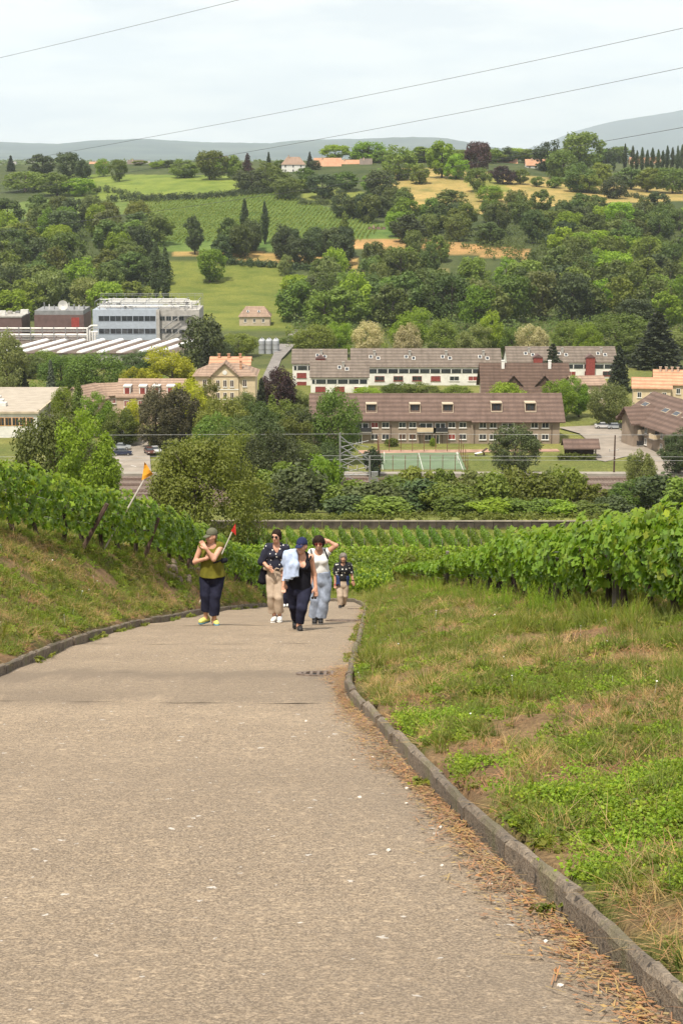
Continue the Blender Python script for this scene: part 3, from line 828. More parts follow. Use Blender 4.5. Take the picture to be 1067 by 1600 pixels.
# --- flat-roofed hall at the left edge
zb = -65.5; Y0 = 409
e_ = at(40, 646, Y0).z - zb
ctr = at(58, 646, Y0); o = empty('flat_roof_hall', (ctr.x - 60, Y0, zb), 0); tag(o, 'flat-roofed white hall with strip of orange window frames', 'building')
MB().box(0, 60, 0, 44, -1, e_).build('wall', W_WHITE, o)
rf = MB().box(-.5, 60.5, -.5, 44.5, e_ + .003, e_ + .5).build('roof', W_BEIGE, o)
MB().box(0, 60, .1, 44, e_ + .503, e_ + .53).build('roof_gravel', plain('roof_gravel', (.36, .31, .25), .95, .12, .4), rf)
for k in range(3): MB().box(44 + k * .1, 51 - k * 1.5, 8 + k * 4, 10.5 + k * 4, e_ + .533, e_ + 1.4 + .2 * k).build('roof_unit', PIPEW, rf)
OR = plain('frame_orange', (.55, .25, .05), .6, .1, 2)
for k in range(22):
    window(o, 58.3 - k * 1.75, 0, e_ - 3.0, 1.6, 2.0, GLASS, OR, sill=False)
# --- grey factory office with pipework on its roof
Yf = 622; m = mpp(Yf); zb = -67.2; x0 = (152 - 533.5) * m; L = 163 * m
top = at(533, 484, Yf).z - zb
o = empty('factory_building', (x0, Yf, zb)); tag(o, 'grey metal-clad factory block with ribbon windows and roof pipework', 'building')
xs = L * .605
MB().box(0, xs, 0, 22, -1, top).build('cladding', GREYMET, o)
MB().box(xs + .003, L, 1.2, 21.5, -1, top - .25).build('concrete_bay', CONC, o)
MB().box(xs - .3, xs + .9, -.25, 1.19, -1, top + .02).build('pillar', CONC, o)
fl = (top - 1.2) / 3.05
for lev in range(3):
    zz = top - 3.0 - lev * 4.6
    for k in range(5):
        w_ = window(o, 2.4 + k * (xs - 2.5) / 5 + 1.7, 0, zz - 1.2, 4.1, 2.05, GLASS, GREYMET, sill=False)
    for k in range(4): window(o, xs + 1.8 + k * 2.3, 1.2, zz - 1.1, 1.9, 1.7, GLASS, STEEL, sill=False)
mb = MB()
for k in range(2):
    za = top - 2.2 - k * 5; mb.tube([(xs + 2, -.4, za - 4.6), (xs + 8.5, -.4, za)], .16, 6); mb.tube([(xs + 2, .2, za - 4.6), (xs + 8.5, .2, za)], .16, 6)
    mb.box(xs + 8, xs + 12.5, -.5, 1.2, za - .1, za + .08)
mb.build('stair', STEEL, o)
for k in range(9):   # roof steelwork frames
    xx = .8 + k * (L - 1.6) / 8
    MB().tube([(xx, 1, top), (xx, 1, top + 2.9), (xx, 20, top + 2.9), (xx, 20, top)], .11, 5).build('pipe_frame', STEEL, o)
for k in range(16):
    y = 1 + k * 1.25; zz = top + .6 + R.choice([0, .7, 1.5, 2.2]); a = R.uniform(.5, 6); b = L - R.uniform(.5, 8)
    MB().tube([(a, y, top + .02), (a, y, zz), (b, y, zz), (b, y, top + .02)], R.uniform(.12, .32), 7).build('pipe', PIPEW if R.random() < .45 else STEEL, o)
for k in range(11):
    xx = R.uniform(2, L - 3); y = R.uniform(2, 19); w = R.uniform(.8, 1.8)
    MB().tube([(xx, y, top + .01), (xx, y, top + R.uniform(1, 2.4))], w * .5, 10).build('tank', PIPEW if k % 2 else STEEL, o)
mb = MB()
for zz in (3.6, 4.2): mb.tube([(.2, 21.5, top + zz), (L - .2, 21.5, top + zz)], .06, 5)
for k in range(14): mb.tube([(.2 + k * (L - .4) / 13, 21.5, top - .2), (.2 + k * (L - .4) / 13, 21.5, top + 4.3)], .06, 5)
mb.build('guard_rail', STEEL, o)
# --- shed row with white barrel skylights in front of it
zb = -67; za = -63.3
A = on_level(15, 553, za); B = on_level(268, 553, za); C = on_level(100, 533, za)
dep = C.y - A.y; sh = empty('workshop_shed', (A.x, A.y, zb)); tag(sh, 'long low workshop shed with diagonal white barrel skylights', 'building')
W = B.x - A.x
MB().box(-6, W + 4, 0, dep, -1, za - zb).build('wall', CONC, sh)
MB().box(-6.4, W + 4.4, -.4, dep + .4, za - zb + .003, za - zb + .35).build('roof', plain('shed_roof', (.13, .095, .075), .9, .3, .3), sh)
WS = plain('skylight_white', (.80, .79, .77), .5, .06, .7)
step = W / 8.2; lean = 9.0
for k in range(9):
    xx = -3 + k * step; z0 = za - zb + .353; w = step * .30
    mb = MB(); n = 8
    prof = [(math.cos(math.pi * t / n) * -w / 2, math.sin(math.pi * t / n) * .75) for t in range(n + 1)]
    for i in range(n):
        mb.poly([(xx + prof[i][0], .2, z0 + prof[i][1]), (xx + prof[i + 1][0], .2, z0 + prof[i + 1][1]), (xx + lean + prof[i + 1][0], dep - .3, z0 + prof[i + 1][1]), (xx + lean + prof[i][0], dep - .3, z0 + prof[i][1])])
    mb.poly([(xx + q[0], .2, z0 + q[1]) for q in prof]); mb.poly([(xx + lean + q[0], dep - .3, z0 + q[1]) for q in reversed(prof)])
    mb.build('barrel_skylight', WS, sh)
# --- plant halls, pipe bridge
o = empty('plant_hall', ((62 - 533.5) * mpp(650), 650, -67.3)); tag(o, 'dark red plant hall with grey roof deck and white dish', 'building')
mp_ = mpp(650); t_ = at(533, 492, 650).z + 67.3
MB().box(0, 76 * mp_, 0, 20, -1, t_).build('wall', REDWALL, o)
MB().box(.2, 76 * mp_ - .2, .3, 19, t_ + .003, t_ + 1.6).build('roof_deck', plain('deck_grey', (.21, .21, .21), .7, .2, .5), o)
mb = MB(); n = 16
for k in range(n):
    a0, a1 = 2*math.pi*k/n, 2*math.pi*(k+1)/n
    mb.poly([(0, .5, 0), (math.cos(a0)*1.9, 0, math.sin(a0)*1.9), (math.cos(a1)*1.9, 0, math.sin(a1)*1.9)])
dish = mb.build('dish', PIPEW, o, loc=(43 * mp_, 3, t_ + 3.4)); MB().tube([(0, .5, 0), (0, .9, -1.9)], .15, 6).build('dish_mount', STEEL, dish)
MB().box(0, 3, -.1, .05, t_ - 4.6, t_ - 1.0).build('red_panel', plain('panel_red', (.30, .05, .04), .6), o, loc=(57 * mp_, 0, 0))
for k in range(9): MB().tube([(3 + k * 1.9, 6, t_ + 1.5), (3 + k * 1.9, 6, t_ + 2 + R.uniform(.6, 3))], R.uniform(.12, .5), 8).build('vent', PIPEW if k % 2 else STEEL, o)
o = empty('plant_hall', ((-60 - 533.5) * mp_, 648, -67.3)); tag(o, 'dark red plant hall with pale rooftop equipment beside the pipe bridge', 'building')
t_ = at(533, 496, 648).z + 67.3
MB().box(0, 104 * mp_, 0, 18, -1, t_).build('wall', REDWALL, o)
MB().box(-.2, 104 * mp_ + .2, -.2, 18.2, t_ + .003, t_ + .5).build('roof_deck', CONC, o)
for k in range(10): MB().box(0, R.uniform(1.5, 3.5), 0, 2, 0, R.uniform(.6, 1.8)).build('roof_unit', [PIPEW, CONC, STEEL][k % 3], o, loc=(2 + k * 2.4, R.uniform(2, 12), t_ + .5))
pb = empty('pipe_bridge', ((-60 - 533.5) * mpp(612), 612, -67)); tag(pb, 'white pipes on a steel bridge running to the factory block', 'pipes')
Lp = 214 * mpp(612)
for py, rr, dy in ((513, .32, 0), (517.5, .2, .6), (523, .42, 0), (527, .16, 1), (530, .16, .4)):
    z = at(533, py, 612).z + 67
    MB().tube([(0, dy, z), (Lp - 2.5, dy, z), (Lp - 1.2, dy + .6, z + .9), (Lp + 1.0, dy + 1, z + .9)], rr, 8).build('pipe', PIPEW, pb)
zt = at(533, 532, 612).z + 67
MB().box(0, Lp, -.6, 2.2, zt - 1.6, zt - .6).build('deck', CONC, pb)
for k in range(12): MB().box(-.15, .15, -.5, -.2, -.5, at(533, 511, 612).z + 67).build('trestle', STEEL, pb, loc=(2 + k * (Lp - 4) / 11, 0, 0))
for k in range(4): MB().tube([(Lp - 2.5 + k * .9, -.4, -.5), (Lp - 2.5 + k * .9, -.4, at(533, 514 + k * 2, 612).z + 67)], .3, 8).build('riser_pipe', PIPEW, pb)
# --- tank farm and hut by the lane, small house under the meadow
p = on_ground(418, 553, 560, 640)
for k in range(6):
    c = (p.x - 2 + (k % 3) * 2.5, p.y + (k // 3) * 3, p.z)
    o = empty('storage_tank', c); tag(o, 'upright grey storage tank in the cluster beside the works lane', 'tank', 'storage tanks by the works lane')
    MB().tube([(0, 0, -.3), (0, 0, 4.6), (0, 0, 5.2)], [1.15, 1.15, .5], 14).build('shell', plain('tank_grey', (.36, .37, .39), .5, .1, 1), o)
    MB().tube([(0, 0, 5.2), (0, 0, 5.6)], .22, 8).build('cap', STEEL, o)
    for zz in (1.5, 3.2): MB().tube([(0, 0, zz), (0, 0, zz + .16)], 1.2, 14).build('hoop', STEEL, o)
Y = 705; m = mpp(Y); p = at(374, 506, Y); zb = h1(p.x, Y)
o, r = gable_house('small_house', 'small lone house with orange-brown roof at the foot of the meadow', (p.x, Y, zb), 0, 47 * m, 11, 4.0, 7.6, W_BEIGE, T_PINK, .5, hip=2.5)
for k in range(3): window(o, 2.5 + k * 3.7, 0, 1.5, 1.1, 1.4)
for k in range(2): roof_light(r, 3.5 + k * 4.5, 2.2, 4.0, 7.6, 11)
# --- houses on the far ridge
def ridge_house(label, px0, px1, base_py, e_py, r_py, Y, wall, roof, name='villa', nw_=3, D=12, hip=0):
    m = mpp(Y); a = at(px0, e_py, Y); L = (px1 - px0) * m; zb = min(at(533, base_py, Y).z, h1(a.x + L / 2, Y + 4), h1(a.x, Y)) - .3
    e_, r_ = a.z - zb, at(533, r_py, Y + D / 2).z - zb
    o, r = gable_house(name, label, (a.x, Y, zb), 0, L, D, e_, r_, wall, roof, .6, 'house', None, hip)
    for k in range(nw_):
        window(o, L * (k + .5) / nw_, 0, e_ - 2.6, 1.3, 1.8, GLASS); 
        if e_ > 6: window(o, L * (k + .5) / nw_, 0, e_ - 5.8, 1.3, 1.8, GLASS)
    chimney(r, L * .3, D * .4, r_ - 1.2, 2.2, .9, W_PINK)
    return o
ridge_house('white villa with pinkish hipped roof on the ridge among trees', 440, 475, 272, 256, 245, 1290, W_WHITE, T_PINK, hip=4)
ridge_house('wide orange-roofed farmhouse on the ridge right of the white villa', 491, 531, 268, 259, 247, 1330, W_BEIGE, T_ORANGE)
ridge_house('low orange-roofed barn on the ridge beside the farmhouse', 528, 560, 268, 260, 250, 1345, W_PINK, T_ORANGE)
ridge_house('pale gabled cottage at the end of the ridge farm buildings', 563, 580, 268, 258, 248, 1340, W_WHITE, T_GREY, nw_=2)
ridge_house('red-roofed white house on the ridge between copper beech and green trees', 822, 852, 270, 258, 249, 1330, W_WHITE, T_ORANGE)
ridge_house('long orange-roofed house on the ridge behind the copper beech', 758, 806, 268, 258, 248, 1400, W_BEIGE, T_ORANGE)
ridge_house('orange-roofed house on the ridge above the dry slope', 650, 672, 268, 260, 253, 1380, W_CREAM, T_ORANGE, nw_=2)
ridge_house('orange-roofed house hidden behind the row of poplars', 985, 1030, 262, 254, 246, 1480, W_CREAM, T_ORANGE)
ridge_house('grey-roofed pavilion on the ridge left of the villa', 343, 354, 258, 250, 244, 1380, W_WHITE, T_GREY, nw_=1)
ridge_house('distant white house on the left ridge behind the lone round tree', 200, 222, 262, 256, 250, 1560, W_WHITE, T_GREY, nw_=2)
ridge_house('distant pink-roofed house on the left ridge', 140, 165, 265, 259, 253, 1560, W_PINK, T_ORANGE, nw_=2)
ridge_house('low red shed at the edge of the stubble field', 576, 600, 366, 359, 355, 985, REDWALL, T_DARK, 'field_shed', 1, 6)
ridge_house('white-roofed farm hut in the wood below the stubble', 758, 777, 442, 436, 431, 905, W_WHITE, WS, 'farm_hut', 1, 8)
# --- little open shelter with brown roof and hedge
p = on_level(880, 719, -65); m = mpp(p.y); L = 50 * m
o = empty('shelter', (p.x + .6, p.y + 1.2, -65)); tag(o, 'open wooden shelter with brown tiled roof beside a clipped hedge', 'shelter')
for x in (.4, L - .4):
    for y in (.4, 4.4): MB().box(x - .12, x + .12, y - .12, y + .12, -.3, 2.35).build('post', DKWOOD, o)
mb = MB(); mb.prism([(-.5, 2.3), (2.4, 4.1), (2.4, 4.3), (-.5, 2.5)], 'x', -.5, L + .5); mb.prism([(5.3, 2.3), (5.3, 2.5), (2.403, 4.3), (2.403, 4.1)], 'x', -.497, L + .497)
mb.build('roof', T_BROWN, o)
MB().box(.3, L - .3, 4.5, 4.7, -.3, 2.2).build('back_wall', DKWOOD, o)
# ------------------------------------------------------------------ valley floor: sheets, court, railway, cars
ASPH = plain('asphalt_pale', (.27, .23, .19), .95, .16, .25)
ASPH2 = plain('asphalt_grey', (.21, .19, .175), .95, .2, .3)
def sheet(name, pixels, z, mat, dz=.05):
    pts = [on_level(a, b, z) for a, b in pixels]
    o = MB().poly([(p.x, p.y, z + dz) for p in pts]).build(name, mat)
    tag(o, kind='structure'); return o
sheet('car_park', [(172, 770), (240, 770), (232, 690), (222, 664), (176, 664)], -64.9, ASPH, .4)
sheet('lane', [(870, 668), (960, 664), (985, 688), (1010, 700), (1090, 742), (1090, 760), (1040, 748), (985, 712), (945, 722), (918, 716), (930, 700), (905, 678)], -65, ASPH, .14)
sheet('street', [(404, 604), (424, 604), (440, 562), (468, 532), (482, 516), (458, 516), (432, 545)], -66.8, ASPH2, .3)
sheet('path', [(560, 704), (870, 702), (875, 706), (560, 709)], -65, plain('path_red', (.36, .22, .16), .95, .2, .4), .10)
WHITEP = plain('road_paint', (.62, .60, .56), .9, .2, 2)
for (a, b, c_, d_) in ((205, 727, 213, 729), (182, 735, 190, 750), (208, 737, 212, 750), (184, 722, 192, 723)):
    p, q = on_level(a, b, -64.5), on_level(c_, d_, -64.5)
    n = Vector((-(q - p).y, (q - p).x, 0)).normalized() * .12
    tag(MB().poly([p - n + Vector((0, 0, .012)), q - n + Vector((0, 0, .012)), q + n + Vector((0, 0, .012)), p + n + Vector((0, 0, .012))]).build('bay_marking', WHITEP), kind='structure')
# playing court
c00, c10, c11, c01 = on_level(594, 740, -65), on_level(730, 740, -65), on_level(735, 706, -65), on_level(590, 706, -65)
x0, x1, y0, y1 = c00.x, c10.x, c00.y, c01.y
o = empty('playing_court', ((x0 + x1) / 2, (y0 + y1) / 2, -65)); tag(o, 'green playing court inside a tall wire fence with rusty posts', 'court')
hw, hd = (x1 - x0) / 2, (y1 - y0) / 2
MB().box(-hw, hw, -hd, hd, -.3, .09).build('surface', plain('court_green', (.125, .175, .10), .9, .14, .2), o)
mb = MB()
for (a, b, c_, d_) in ((-hw + .6, hw - .6, -hd + .6, -hd + .72), (-hw + .6, hw - .6, hd - .72, hd - .6), (-hw + .6, -hw + .72, -hd + .73, hd - .73), (hw - .72, hw - .6, -hd + .73, hd - .73), (-.06, .06, -hd + .73, hd - .73)):
    mb.box(a, b, c_, d_, .05, .098)
mb.build('line_marking', WHITEP, o)
RUST = plain('post_rust', (.17, .085, .05), .8, .3, 2)
for k in range(8):
    for y in (-hd, hd): MB().tube([(-hw + k * 2 * hw / 7, y, -.3), (-hw + k * 2 * hw / 7, y, 4.1)], .085, 6).build('post', RUST, o)
for k in range(1, 4):
    for x in (-hw, hw): MB().tube([(x, -hd + k * hd / 2, -.3), (x, -hd + k * hd / 2, 4.1)], .085, 6).build('post', RUST, o)
for zz in (.95, 4.05):
    mb = MB()
    mb.tube([(-hw, -hd, zz), (hw, -hd, zz)], .035, 4); mb.tube([(-hw, hd, zz), (hw, hd, zz)], .035, 4); mb.tube([(-hw, -hd, zz), (-hw, hd, zz)], .035, 4); mb.tube([(hw, -hd, zz), (hw, hd, zz)], .035, 4)
    mb.build('rail', RUST, o)
mb = MB()
for x in np.arange(-hw, hw, .5): mb.tube([(x, -hd, .1), (x, -hd, 4.0)], .006, 3, False)
for z in np.arange(.3, 4.0, .5): mb.tube([(-hw, -hd, z), (hw, -hd, z)], .006, 3, False)
mb.build('wire_mesh', STEEL, o)
for sx in (-1, 1):
    g = MB().tube([(sx * (hw - 1.2), -1.5, .05), (sx * (hw - 1.2), -1.5, 2.1), (sx * (hw - 1.2), 1.5, 2.1), (sx * (hw - 1.2), 1.5, .05)], .06, 6).build('goal', PALE, o)
# picnic bench and slanting board right of the court
for (px, py, lab) in ((752, 712, 'grey garden lounger on the lawn right of the playing court'),):
    p = on_level(px, py, -65); o = empty('garden_lounger', (p.x, p.y, -65), .3); tag(o, lab, 'lounger')
    MB().hexa([(-1.6, -.5, .5), (0, -.5, .75), (0, .5, .75), (-1.6, .5, .5), (-1.6, -.5, .6), (0, -.5, .85), (0, .5, .85), (-1.6, .5, .6)]).build('seat', PALE, o)
    MB().hexa([(0.003, -.5, .75), (1.3, -.5, 1.6), (1.3, .5, 1.6), (0.003, .5, .75), (0.003, -.5, .85), (1.3, -.5, 1.7), (1.3, .5, 1.7), (0.003, .5, .85)]).build('backrest', DKWOOD, o)
    for x in (-1.4, .6): MB().box(x - .06, x + .06, -.45, .45, -.1, .62).build('leg', DKWOOD, o)
# railway: ballast bed, four rails
BAL = plain('ballast', (.17, .125, .10), .95, .35, 2.5)
bx = MB()
for i in range(-70, 170, 10): pass
tag(MB().box(-80, 170, 325.5, 350.5, -66, -63.72).build('track_bed', BAL), kind='structure')
RAILM = plain('rail_steel', (.20, .13, .10), .5, .3, 3, .4)
SLP = plain('sleeper', (.23, .19, .16), .9, .25, 2)
sl_me = MB().box(-.13, .13, -1.3, 1.3, -.1, .07).mesh('sleeper')
for ti, y in enumerate((329.5, 334.0, 340.5, 346.5)):
    o = empty('railway_track', (0, y, -63.72)); tag(o, 'railway track of two rusty rails, ' + ['the one closest to the shrubby bank', 'second from the shrubby bank', 'second from the platform edge', 'the one closest to the platform edge'][ti], 'railway track', 'parallel railway tracks')
    for s in (-.72, .72): MB().box(-80, 170, s - .05, s + .05, .0712, .24).build('rail', RAILM, o)
    mb = MB()
    for x in np.arange(-40, 120, .65): mb.box(x - .13, x + .13, -1.3, 1.3, -.1, .07)
    tag(mb.build('sleepers', SLP, o), kind='stuff')
tag(MB().box(-60, 170, 351.2, 353.6, -66, -63.3).build('platform_edge', plain('platform', (.28, .25, .21), .95, .15, .3)), kind='structure')
# rail masts
def mast(px, py_base, py_top, label, lattice=False):
    p = at(px, py_base, 323.5 if lattice else 353); zt = at(px, py_top, p.y).z; z0 = h1(p.x, p.y) - .3
    o = empty('railway_mast', (p.x, p.y, z0)); tag(o, label, 'mast'); h = zt - z0
    if lattice:
        for x in (-.1, 5.6): MB().box(x - .16, x + .16, -.16, .16, 0, h if x < 0 else h * .68).build('post', STEEL, o)
        mb = MB()
        for k in range(6):
            za, zb_ = h * (.35 + .09 * k), h * (.35 + .09 * (k + 1))
            mb.tube([(0, 0, za), (5.4 if k % 2 else 2.7, 0, zb_)], .07, 5); mb.tube([(5.4 if k % 2 else 2.7, 0, za), (0, 0, zb_)], .07, 5)
        mb.tube([(0, 0, h * .95), (5.5, 0, h * .62)], .1, 6); mb.tube([(0, 0, h * .82), (5.5, 0, h * .5)], .1, 6); mb.tube([(0, 0, h * .42), (5.6, 0, h * .42)], .1, 6)
        mb.build('lattice_bracket', STEEL, o)
        for k in range(3): MB().tube([(1.5 + k * 1.7, -.3, h * .5), (1.5 + k * 1.7, -.3, h * .5 + .7)], .12, 7).build('insulator', plain('insulator', (.45, .42, .38), .4), o)
        MB().box(5.9, 7.2, -.4, .4, h * .3, h * .46).build('switch_box', STEEL, o)
    else:
        MB().tube([(0, 0, 0), (0, 0, h)], [.22, .15], 8).build('post', DKWOOD, o)
        MB().tube([(-1.2, 0, h * .62), (.9, 0, h * .66)], .06, 5).build('bracket', STEEL, o)
        for s in (-1.1, .8): MB().tube([(s, 0, h * .63), (s, 0, h * .63 + .5)], .09, 6).build('insulator', plain('insulator', (.45, .42, .38), .4), o)
    return o
mast(532, 790, 676, 'grey lattice railway mast with bracket arms beside the tracks', True)
mast(958, 757, 680, 'slim brown railway pole beside the grassy field right of the tracks')
WIRE = plain('wire_dark', (.05, .05, .055), .5, .1, 1)
WIREL = plain('wire_grey', (.40, .40, .40), .5, .1, 1)
def wire(name, pts, rad, label, cat, mat=WIRE, group=None):
    cv = []
    for i in range(len(pts) - 1):
        for k in range(10): cv.append(pts[i].lerp(pts[i + 1], k / 10))
    cv.append(pts[-1])
    o = MB().tube(cv, rad, 5).build(name, mat); tag(o, label, cat, group); return o
for k, py in enumerate((678, 712, 718)):
    wire('contact_wire', [at(-60, py + 3 - k, 330), at(533, py, 330), at(1130, py + 2, 330)], .028, 'thin pale overhead wire strung along the railway', 'wire', WIREL, 'railway overhead wires')
def sag(pix, Ys, n=24):
    """smooth cable through the given directions"""
    xs = [p[0] for p in pix]; ys = [p[1] for p in pix]
    out = []
    co = np.polyfit(xs, ys, 2)
    for t in np.linspace(xs[0], xs[-1], n): out.append(at(t, float(np.polyval(co, t)), float(np.interp(t, [xs[0], xs[-1]], Ys))))
    return out
wire('power_line', sag([(-120, 118), (0, 90), (180, 48), (370, 0), (520, -38)], (420, 300)), .042, 'highest power cable with nothing but sky behind it', 'power line')
wire('power_line', sag([(-120, 276), (0, 256), (240, 214), (540, 156), (800, 101), (1067, 43), (1200, 14)], (480, 260)), .042, 'power cable rising across the open sky above the ridge', 'power line')
wire('power_line', sag([(-120, 320), (0, 301), (390, 237), (700, 180), (1067, 105), (1200, 77)], (480, 260)), .042, 'power cable just under the upper cable crossing the far ridge', 'power line')
wire('power_line', sag([(-120, 376), (0, 362), (255, 330), (530, 289), (800, 243), (1067, 198), (1200, 176)], (480, 260)), .042, 'lowest power cable running in front of the wooded hillside', 'power line')
# low dark retaining wall with pale coping at the foot of the vineyard
STONE = plain('wall_dark', (.065, .052, .042), .95, .45, 1.2)
WY = 176.0
o = empty('retaining_wall', (0, WY, h1(10, WY))); tag(o, 'long low dark wall with pale coping below the vineyard', 'wall')
blk = MB().box(0, 1.96, 0, .5, -.7, .84).mesh('block')
for k in range(46):
    x = -30 + k * 2.0
    c = add('block', blk, STONE, o, (x, R.uniform(-.03, .03), h1(x + 1, WY) - h1(10, WY) + R.uniform(-.03, .03)))
    c.scale = (1, 1, R.uniform(.95, 1.04))
    add('coping', cached('cop', lambda: MB().box(-.01, 1.97, -.03, .45, 0, .07).mesh('coping')), plain('coping', (.22, .19, .15), .95, .25, 1), o, (x, 0, h1(x + 1, WY) - h1(10, WY) + .875))

# ------------------------------------------------------------------ cars
TYRE = plain('tyre', (.025, .025, .026), .9)
RIM = plain('rim', (.45, .45, .46), .35, .1, 5, .8)
def car_proto(estate):
    prof = [(-2.15, .35), (-2.2, .62), (-2.05, .84), (-1.1, .95), (-.42, 1.38), (.75, 1.42), (1.65 if not estate else 1.95, 1.0 if not estate else 1.3), (2.12, .93), (2.2, .6), (2.12, .34)]
    low = [(-2.15, .35), (-2.2, .62), (-2.05, .84), (-1.1, .95), (1.72, 1.0), (2.12, .93), (2.2, .6), (2.12, .34)]
    body = MB(); body.prism(low, 'y', -.86, .86)
    n = len(body.v); hw0, hw1 = .82, .62
    top = [(-1.08, .94, hw0), (-.42, 1.39, hw1), (.8, 1.43, hw1), (1.7 if not estate else 2.0, 1.0, hw0)]
    cab = MB(); cab.hexa([(top[0][0], -hw0, .96), (top[3][0], -hw0, .98), (top[3][0], hw0, .98), (top[0][0], hw0, .96), (top[1][0], -hw1, 1.36), (top[2][0] + (.5 if estate else 0), -hw1, 1.38), (top[2][0] + (.5 if estate else 0), hw1, 1.38), (top[1][0], hw1, 1.36)])
    roof = MB().box(top[1][0] + .02, top[2][0] + (.48 if estate else -.02), -hw1, hw1, 1.382, 1.45)
    return body.mesh('body'), cab.mesh('windows'), roof.mesh('roof_panel')
CARP = [car_proto(False), car_proto(True)]
tyre_me = MB().tube([(0, -.11, 0), (0, .11, 0)], .32, 14).mesh('tyre'); rim_me = MB().tube([(0, -.118, 0), (0, .118, 0)], .19, 10).mesh('rim')
light_me = MB().box(-.04, .04, -.18, .18, -.07, .07).mesh('headlight')
def car(px, py, z, rz, paint, label, estate=0, group=None):
    p = on_level(px, py, z); o = empty('parked_car', (p.x, p.y, z), rz); tag(o, label, 'car', group)
    b, c_, rf = CARP[estate]
    add('body', b, paint, o); add('windows', c_, GLASS, o); add('roof_panel', rf, paint, o)
    for x in (-1.35, 1.35):
        for y in (-.8, .8):
            w = add('wheel', tyre_me, TYRE, o, (x, y, .32)); add('rim', rim_me, RIM, w)
    for y in (-.62, .62): add('headlight', light_me, PALE, o, (-2.17, y, .7)); 
    for y in (-.62, .62): add('taillight', light_me, REDSH, o, (2.16, y, .75))
    return o
def paint(name, c): return plain(name, c, .25, .05, 1, .3, None, .6)
ZP = -64.5
car(192, 711, ZP, math.pi, paint('paint_navy', (.03, .04, .08)), 'dark navy parked car at the near end of the car park row')
car(190, 702, ZP, math.pi, paint('paint_silver', (.42, .45, .48)), 'silver-grey parked saloon between the dark cars', 0)
car(193, 694, ZP, math.pi, paint('paint_black', (.03, .03, .035)), 'black parked estate car behind the silver saloon', 1)
car(196, 688, ZP, math.pi, paint('paint_blue', (.07, .10, .14)), 'dark blue parked car second from the far end of the row', 0)
car(197, 683, ZP, math.pi, paint('paint_grey', (.12, .14, .14)), 'dark grey parked estate car at the far end of the row', 1)
car(243, 707, ZP, 2.0, paint('paint_white', (.65, .65, .65)), 'white car partly hidden by trees opposite the parked row', 0)
car(234, 709, ZP, 1.9, paint('paint_maroon', (.13, .05, .04)), 'maroon car under the trees beside the white car', 1)
car(942, 669, -64.85, math.pi, paint('paint_white', (.65, .65, .65)), 'white car in the lane under the birch', 0)
car(962, 670, -64.85, math.pi, paint('paint_silver', (.42, .45, .48)), 'silver car in the lane beside the balcony block', 1)
# ------------------------------------------------------------------ foliage
def leaf_cloud(centres, radii, counts, leaf, rng, flat=1.0, up=0.25, shell=.55):
    """leaf-sized bent diamonds spread through clumps"""
    n = int(np.sum(counts))
    ci = np.repeat(np.arange(len(centres)), counts)
    d = rng.normal(size=(n, 3)); d /= np.linalg.norm(d, axis=1)[:, None]
    rr = shell + (1 - shell) * rng.random(n) ** .6
    rr *= 1 + .12 * rng.normal(size=n)
    r = np.asarray(radii)[ci]
    if r.ndim == 1: r = np.stack([r, r, r * flat], 1)
    P = np.asarray(centres)[ci] + d * rr[:, None] * r
    nrm = d + rng.normal(size=(n, 3)) * .5; nrm[:, 2] += up
    nrm /= np.linalg.norm(nrm, axis=1)[:, None]
    t = np.cross(nrm, rng.normal(size=(n, 3))); t /= np.linalg.norm(t, axis=1)[:, None] + 1e-9
    b = np.cross(nrm, t)
    s = (leaf * (.55 + .9 * rng.random(n)))[:, None]
    V = np.stack([P - t * s * .62, P + b * s * .42 + nrm * s * .1, P + t * s * .62, P - b * s * .42 + nrm * s * .1], 1).reshape(-1, 3)
    Q = np.arange(4 * n).reshape(n, 4)
    return V, Q
def trunk_mesh(h, r, rng, limbs, spread, top=None):
    mb = MB(); top = top or h * .8
    pts = [(0, 0, -.6)] + [(rng.normal() * .02 * h * k / 5, rng.normal() * .02 * h * k / 5, top * k / 5) for k in range(6)]
    mb.tube(pts, [r * 1.25, r * 1.05, r * .85, r * .7, r * .52, r * .36, r * .16], 7)
    for k in range(limbs):
        a = k * 2.4 + rng.random(); z0 = h * (.22 + .42 * k / max(1, limbs)); l = spread * (.55 + .35 * rng.random())
        p0 = Vector((0, 0, z0)); p2 = Vector((math.cos(a) * l, math.sin(a) * l, z0 + l * (.5 + .5 * rng.random()))); p1 = p0.lerp(p2, .5) + Vector((0, 0, -l * .08))
        mb.tube([p0, p1, p2], [r * .42, r * .26, r * .08], 5)
    return mb.mesh('trunk', True)
def broad(seed, h=12.0, w=9.5, nclump=64, per=80, leaf=.46, low=.20, lump=.8):
    rng = np.random.default_rng(seed)
    lobes = rng.normal(size=(6, 3)); lobes /= np.linalg.norm(lobes, axis=1)[:, None]
    la = rng.uniform(.08, .42, 6)
    d = rng.normal(size=(nclump, 3)); d[:, 2] = d[:, 2] * 1.0 - .05
    d /= np.linalg.norm(d, axis=1)[:, None]
    g = 1 - .20 + sum(la[i] * np.maximum(0, d @ lobes[i]) ** 2 for i in range(6))
    rad = g * (.50 + .34 * rng.random(nclump) ** .5)
    c0 = h * (low + (1 - low) * .5)
    C = d * rad[:, None] * np.array([w / 2, w / 2, h * (1 - low) / 2]) + np.array([0, 0, c0])
    cr = w * .125 * (.6 + .9 * rng.random(nclump)) * lump / .8
    cnt = np.maximum(20, (per * (cr / cr.mean()) ** 1.6)).astype(int)
    V, Q = leaf_cloud(C, cr, cnt, leaf, rng, 1.0)
    return np_mesh('crown', V, Q), trunk_mesh(h, h * .026, rng, 7, w * .42)
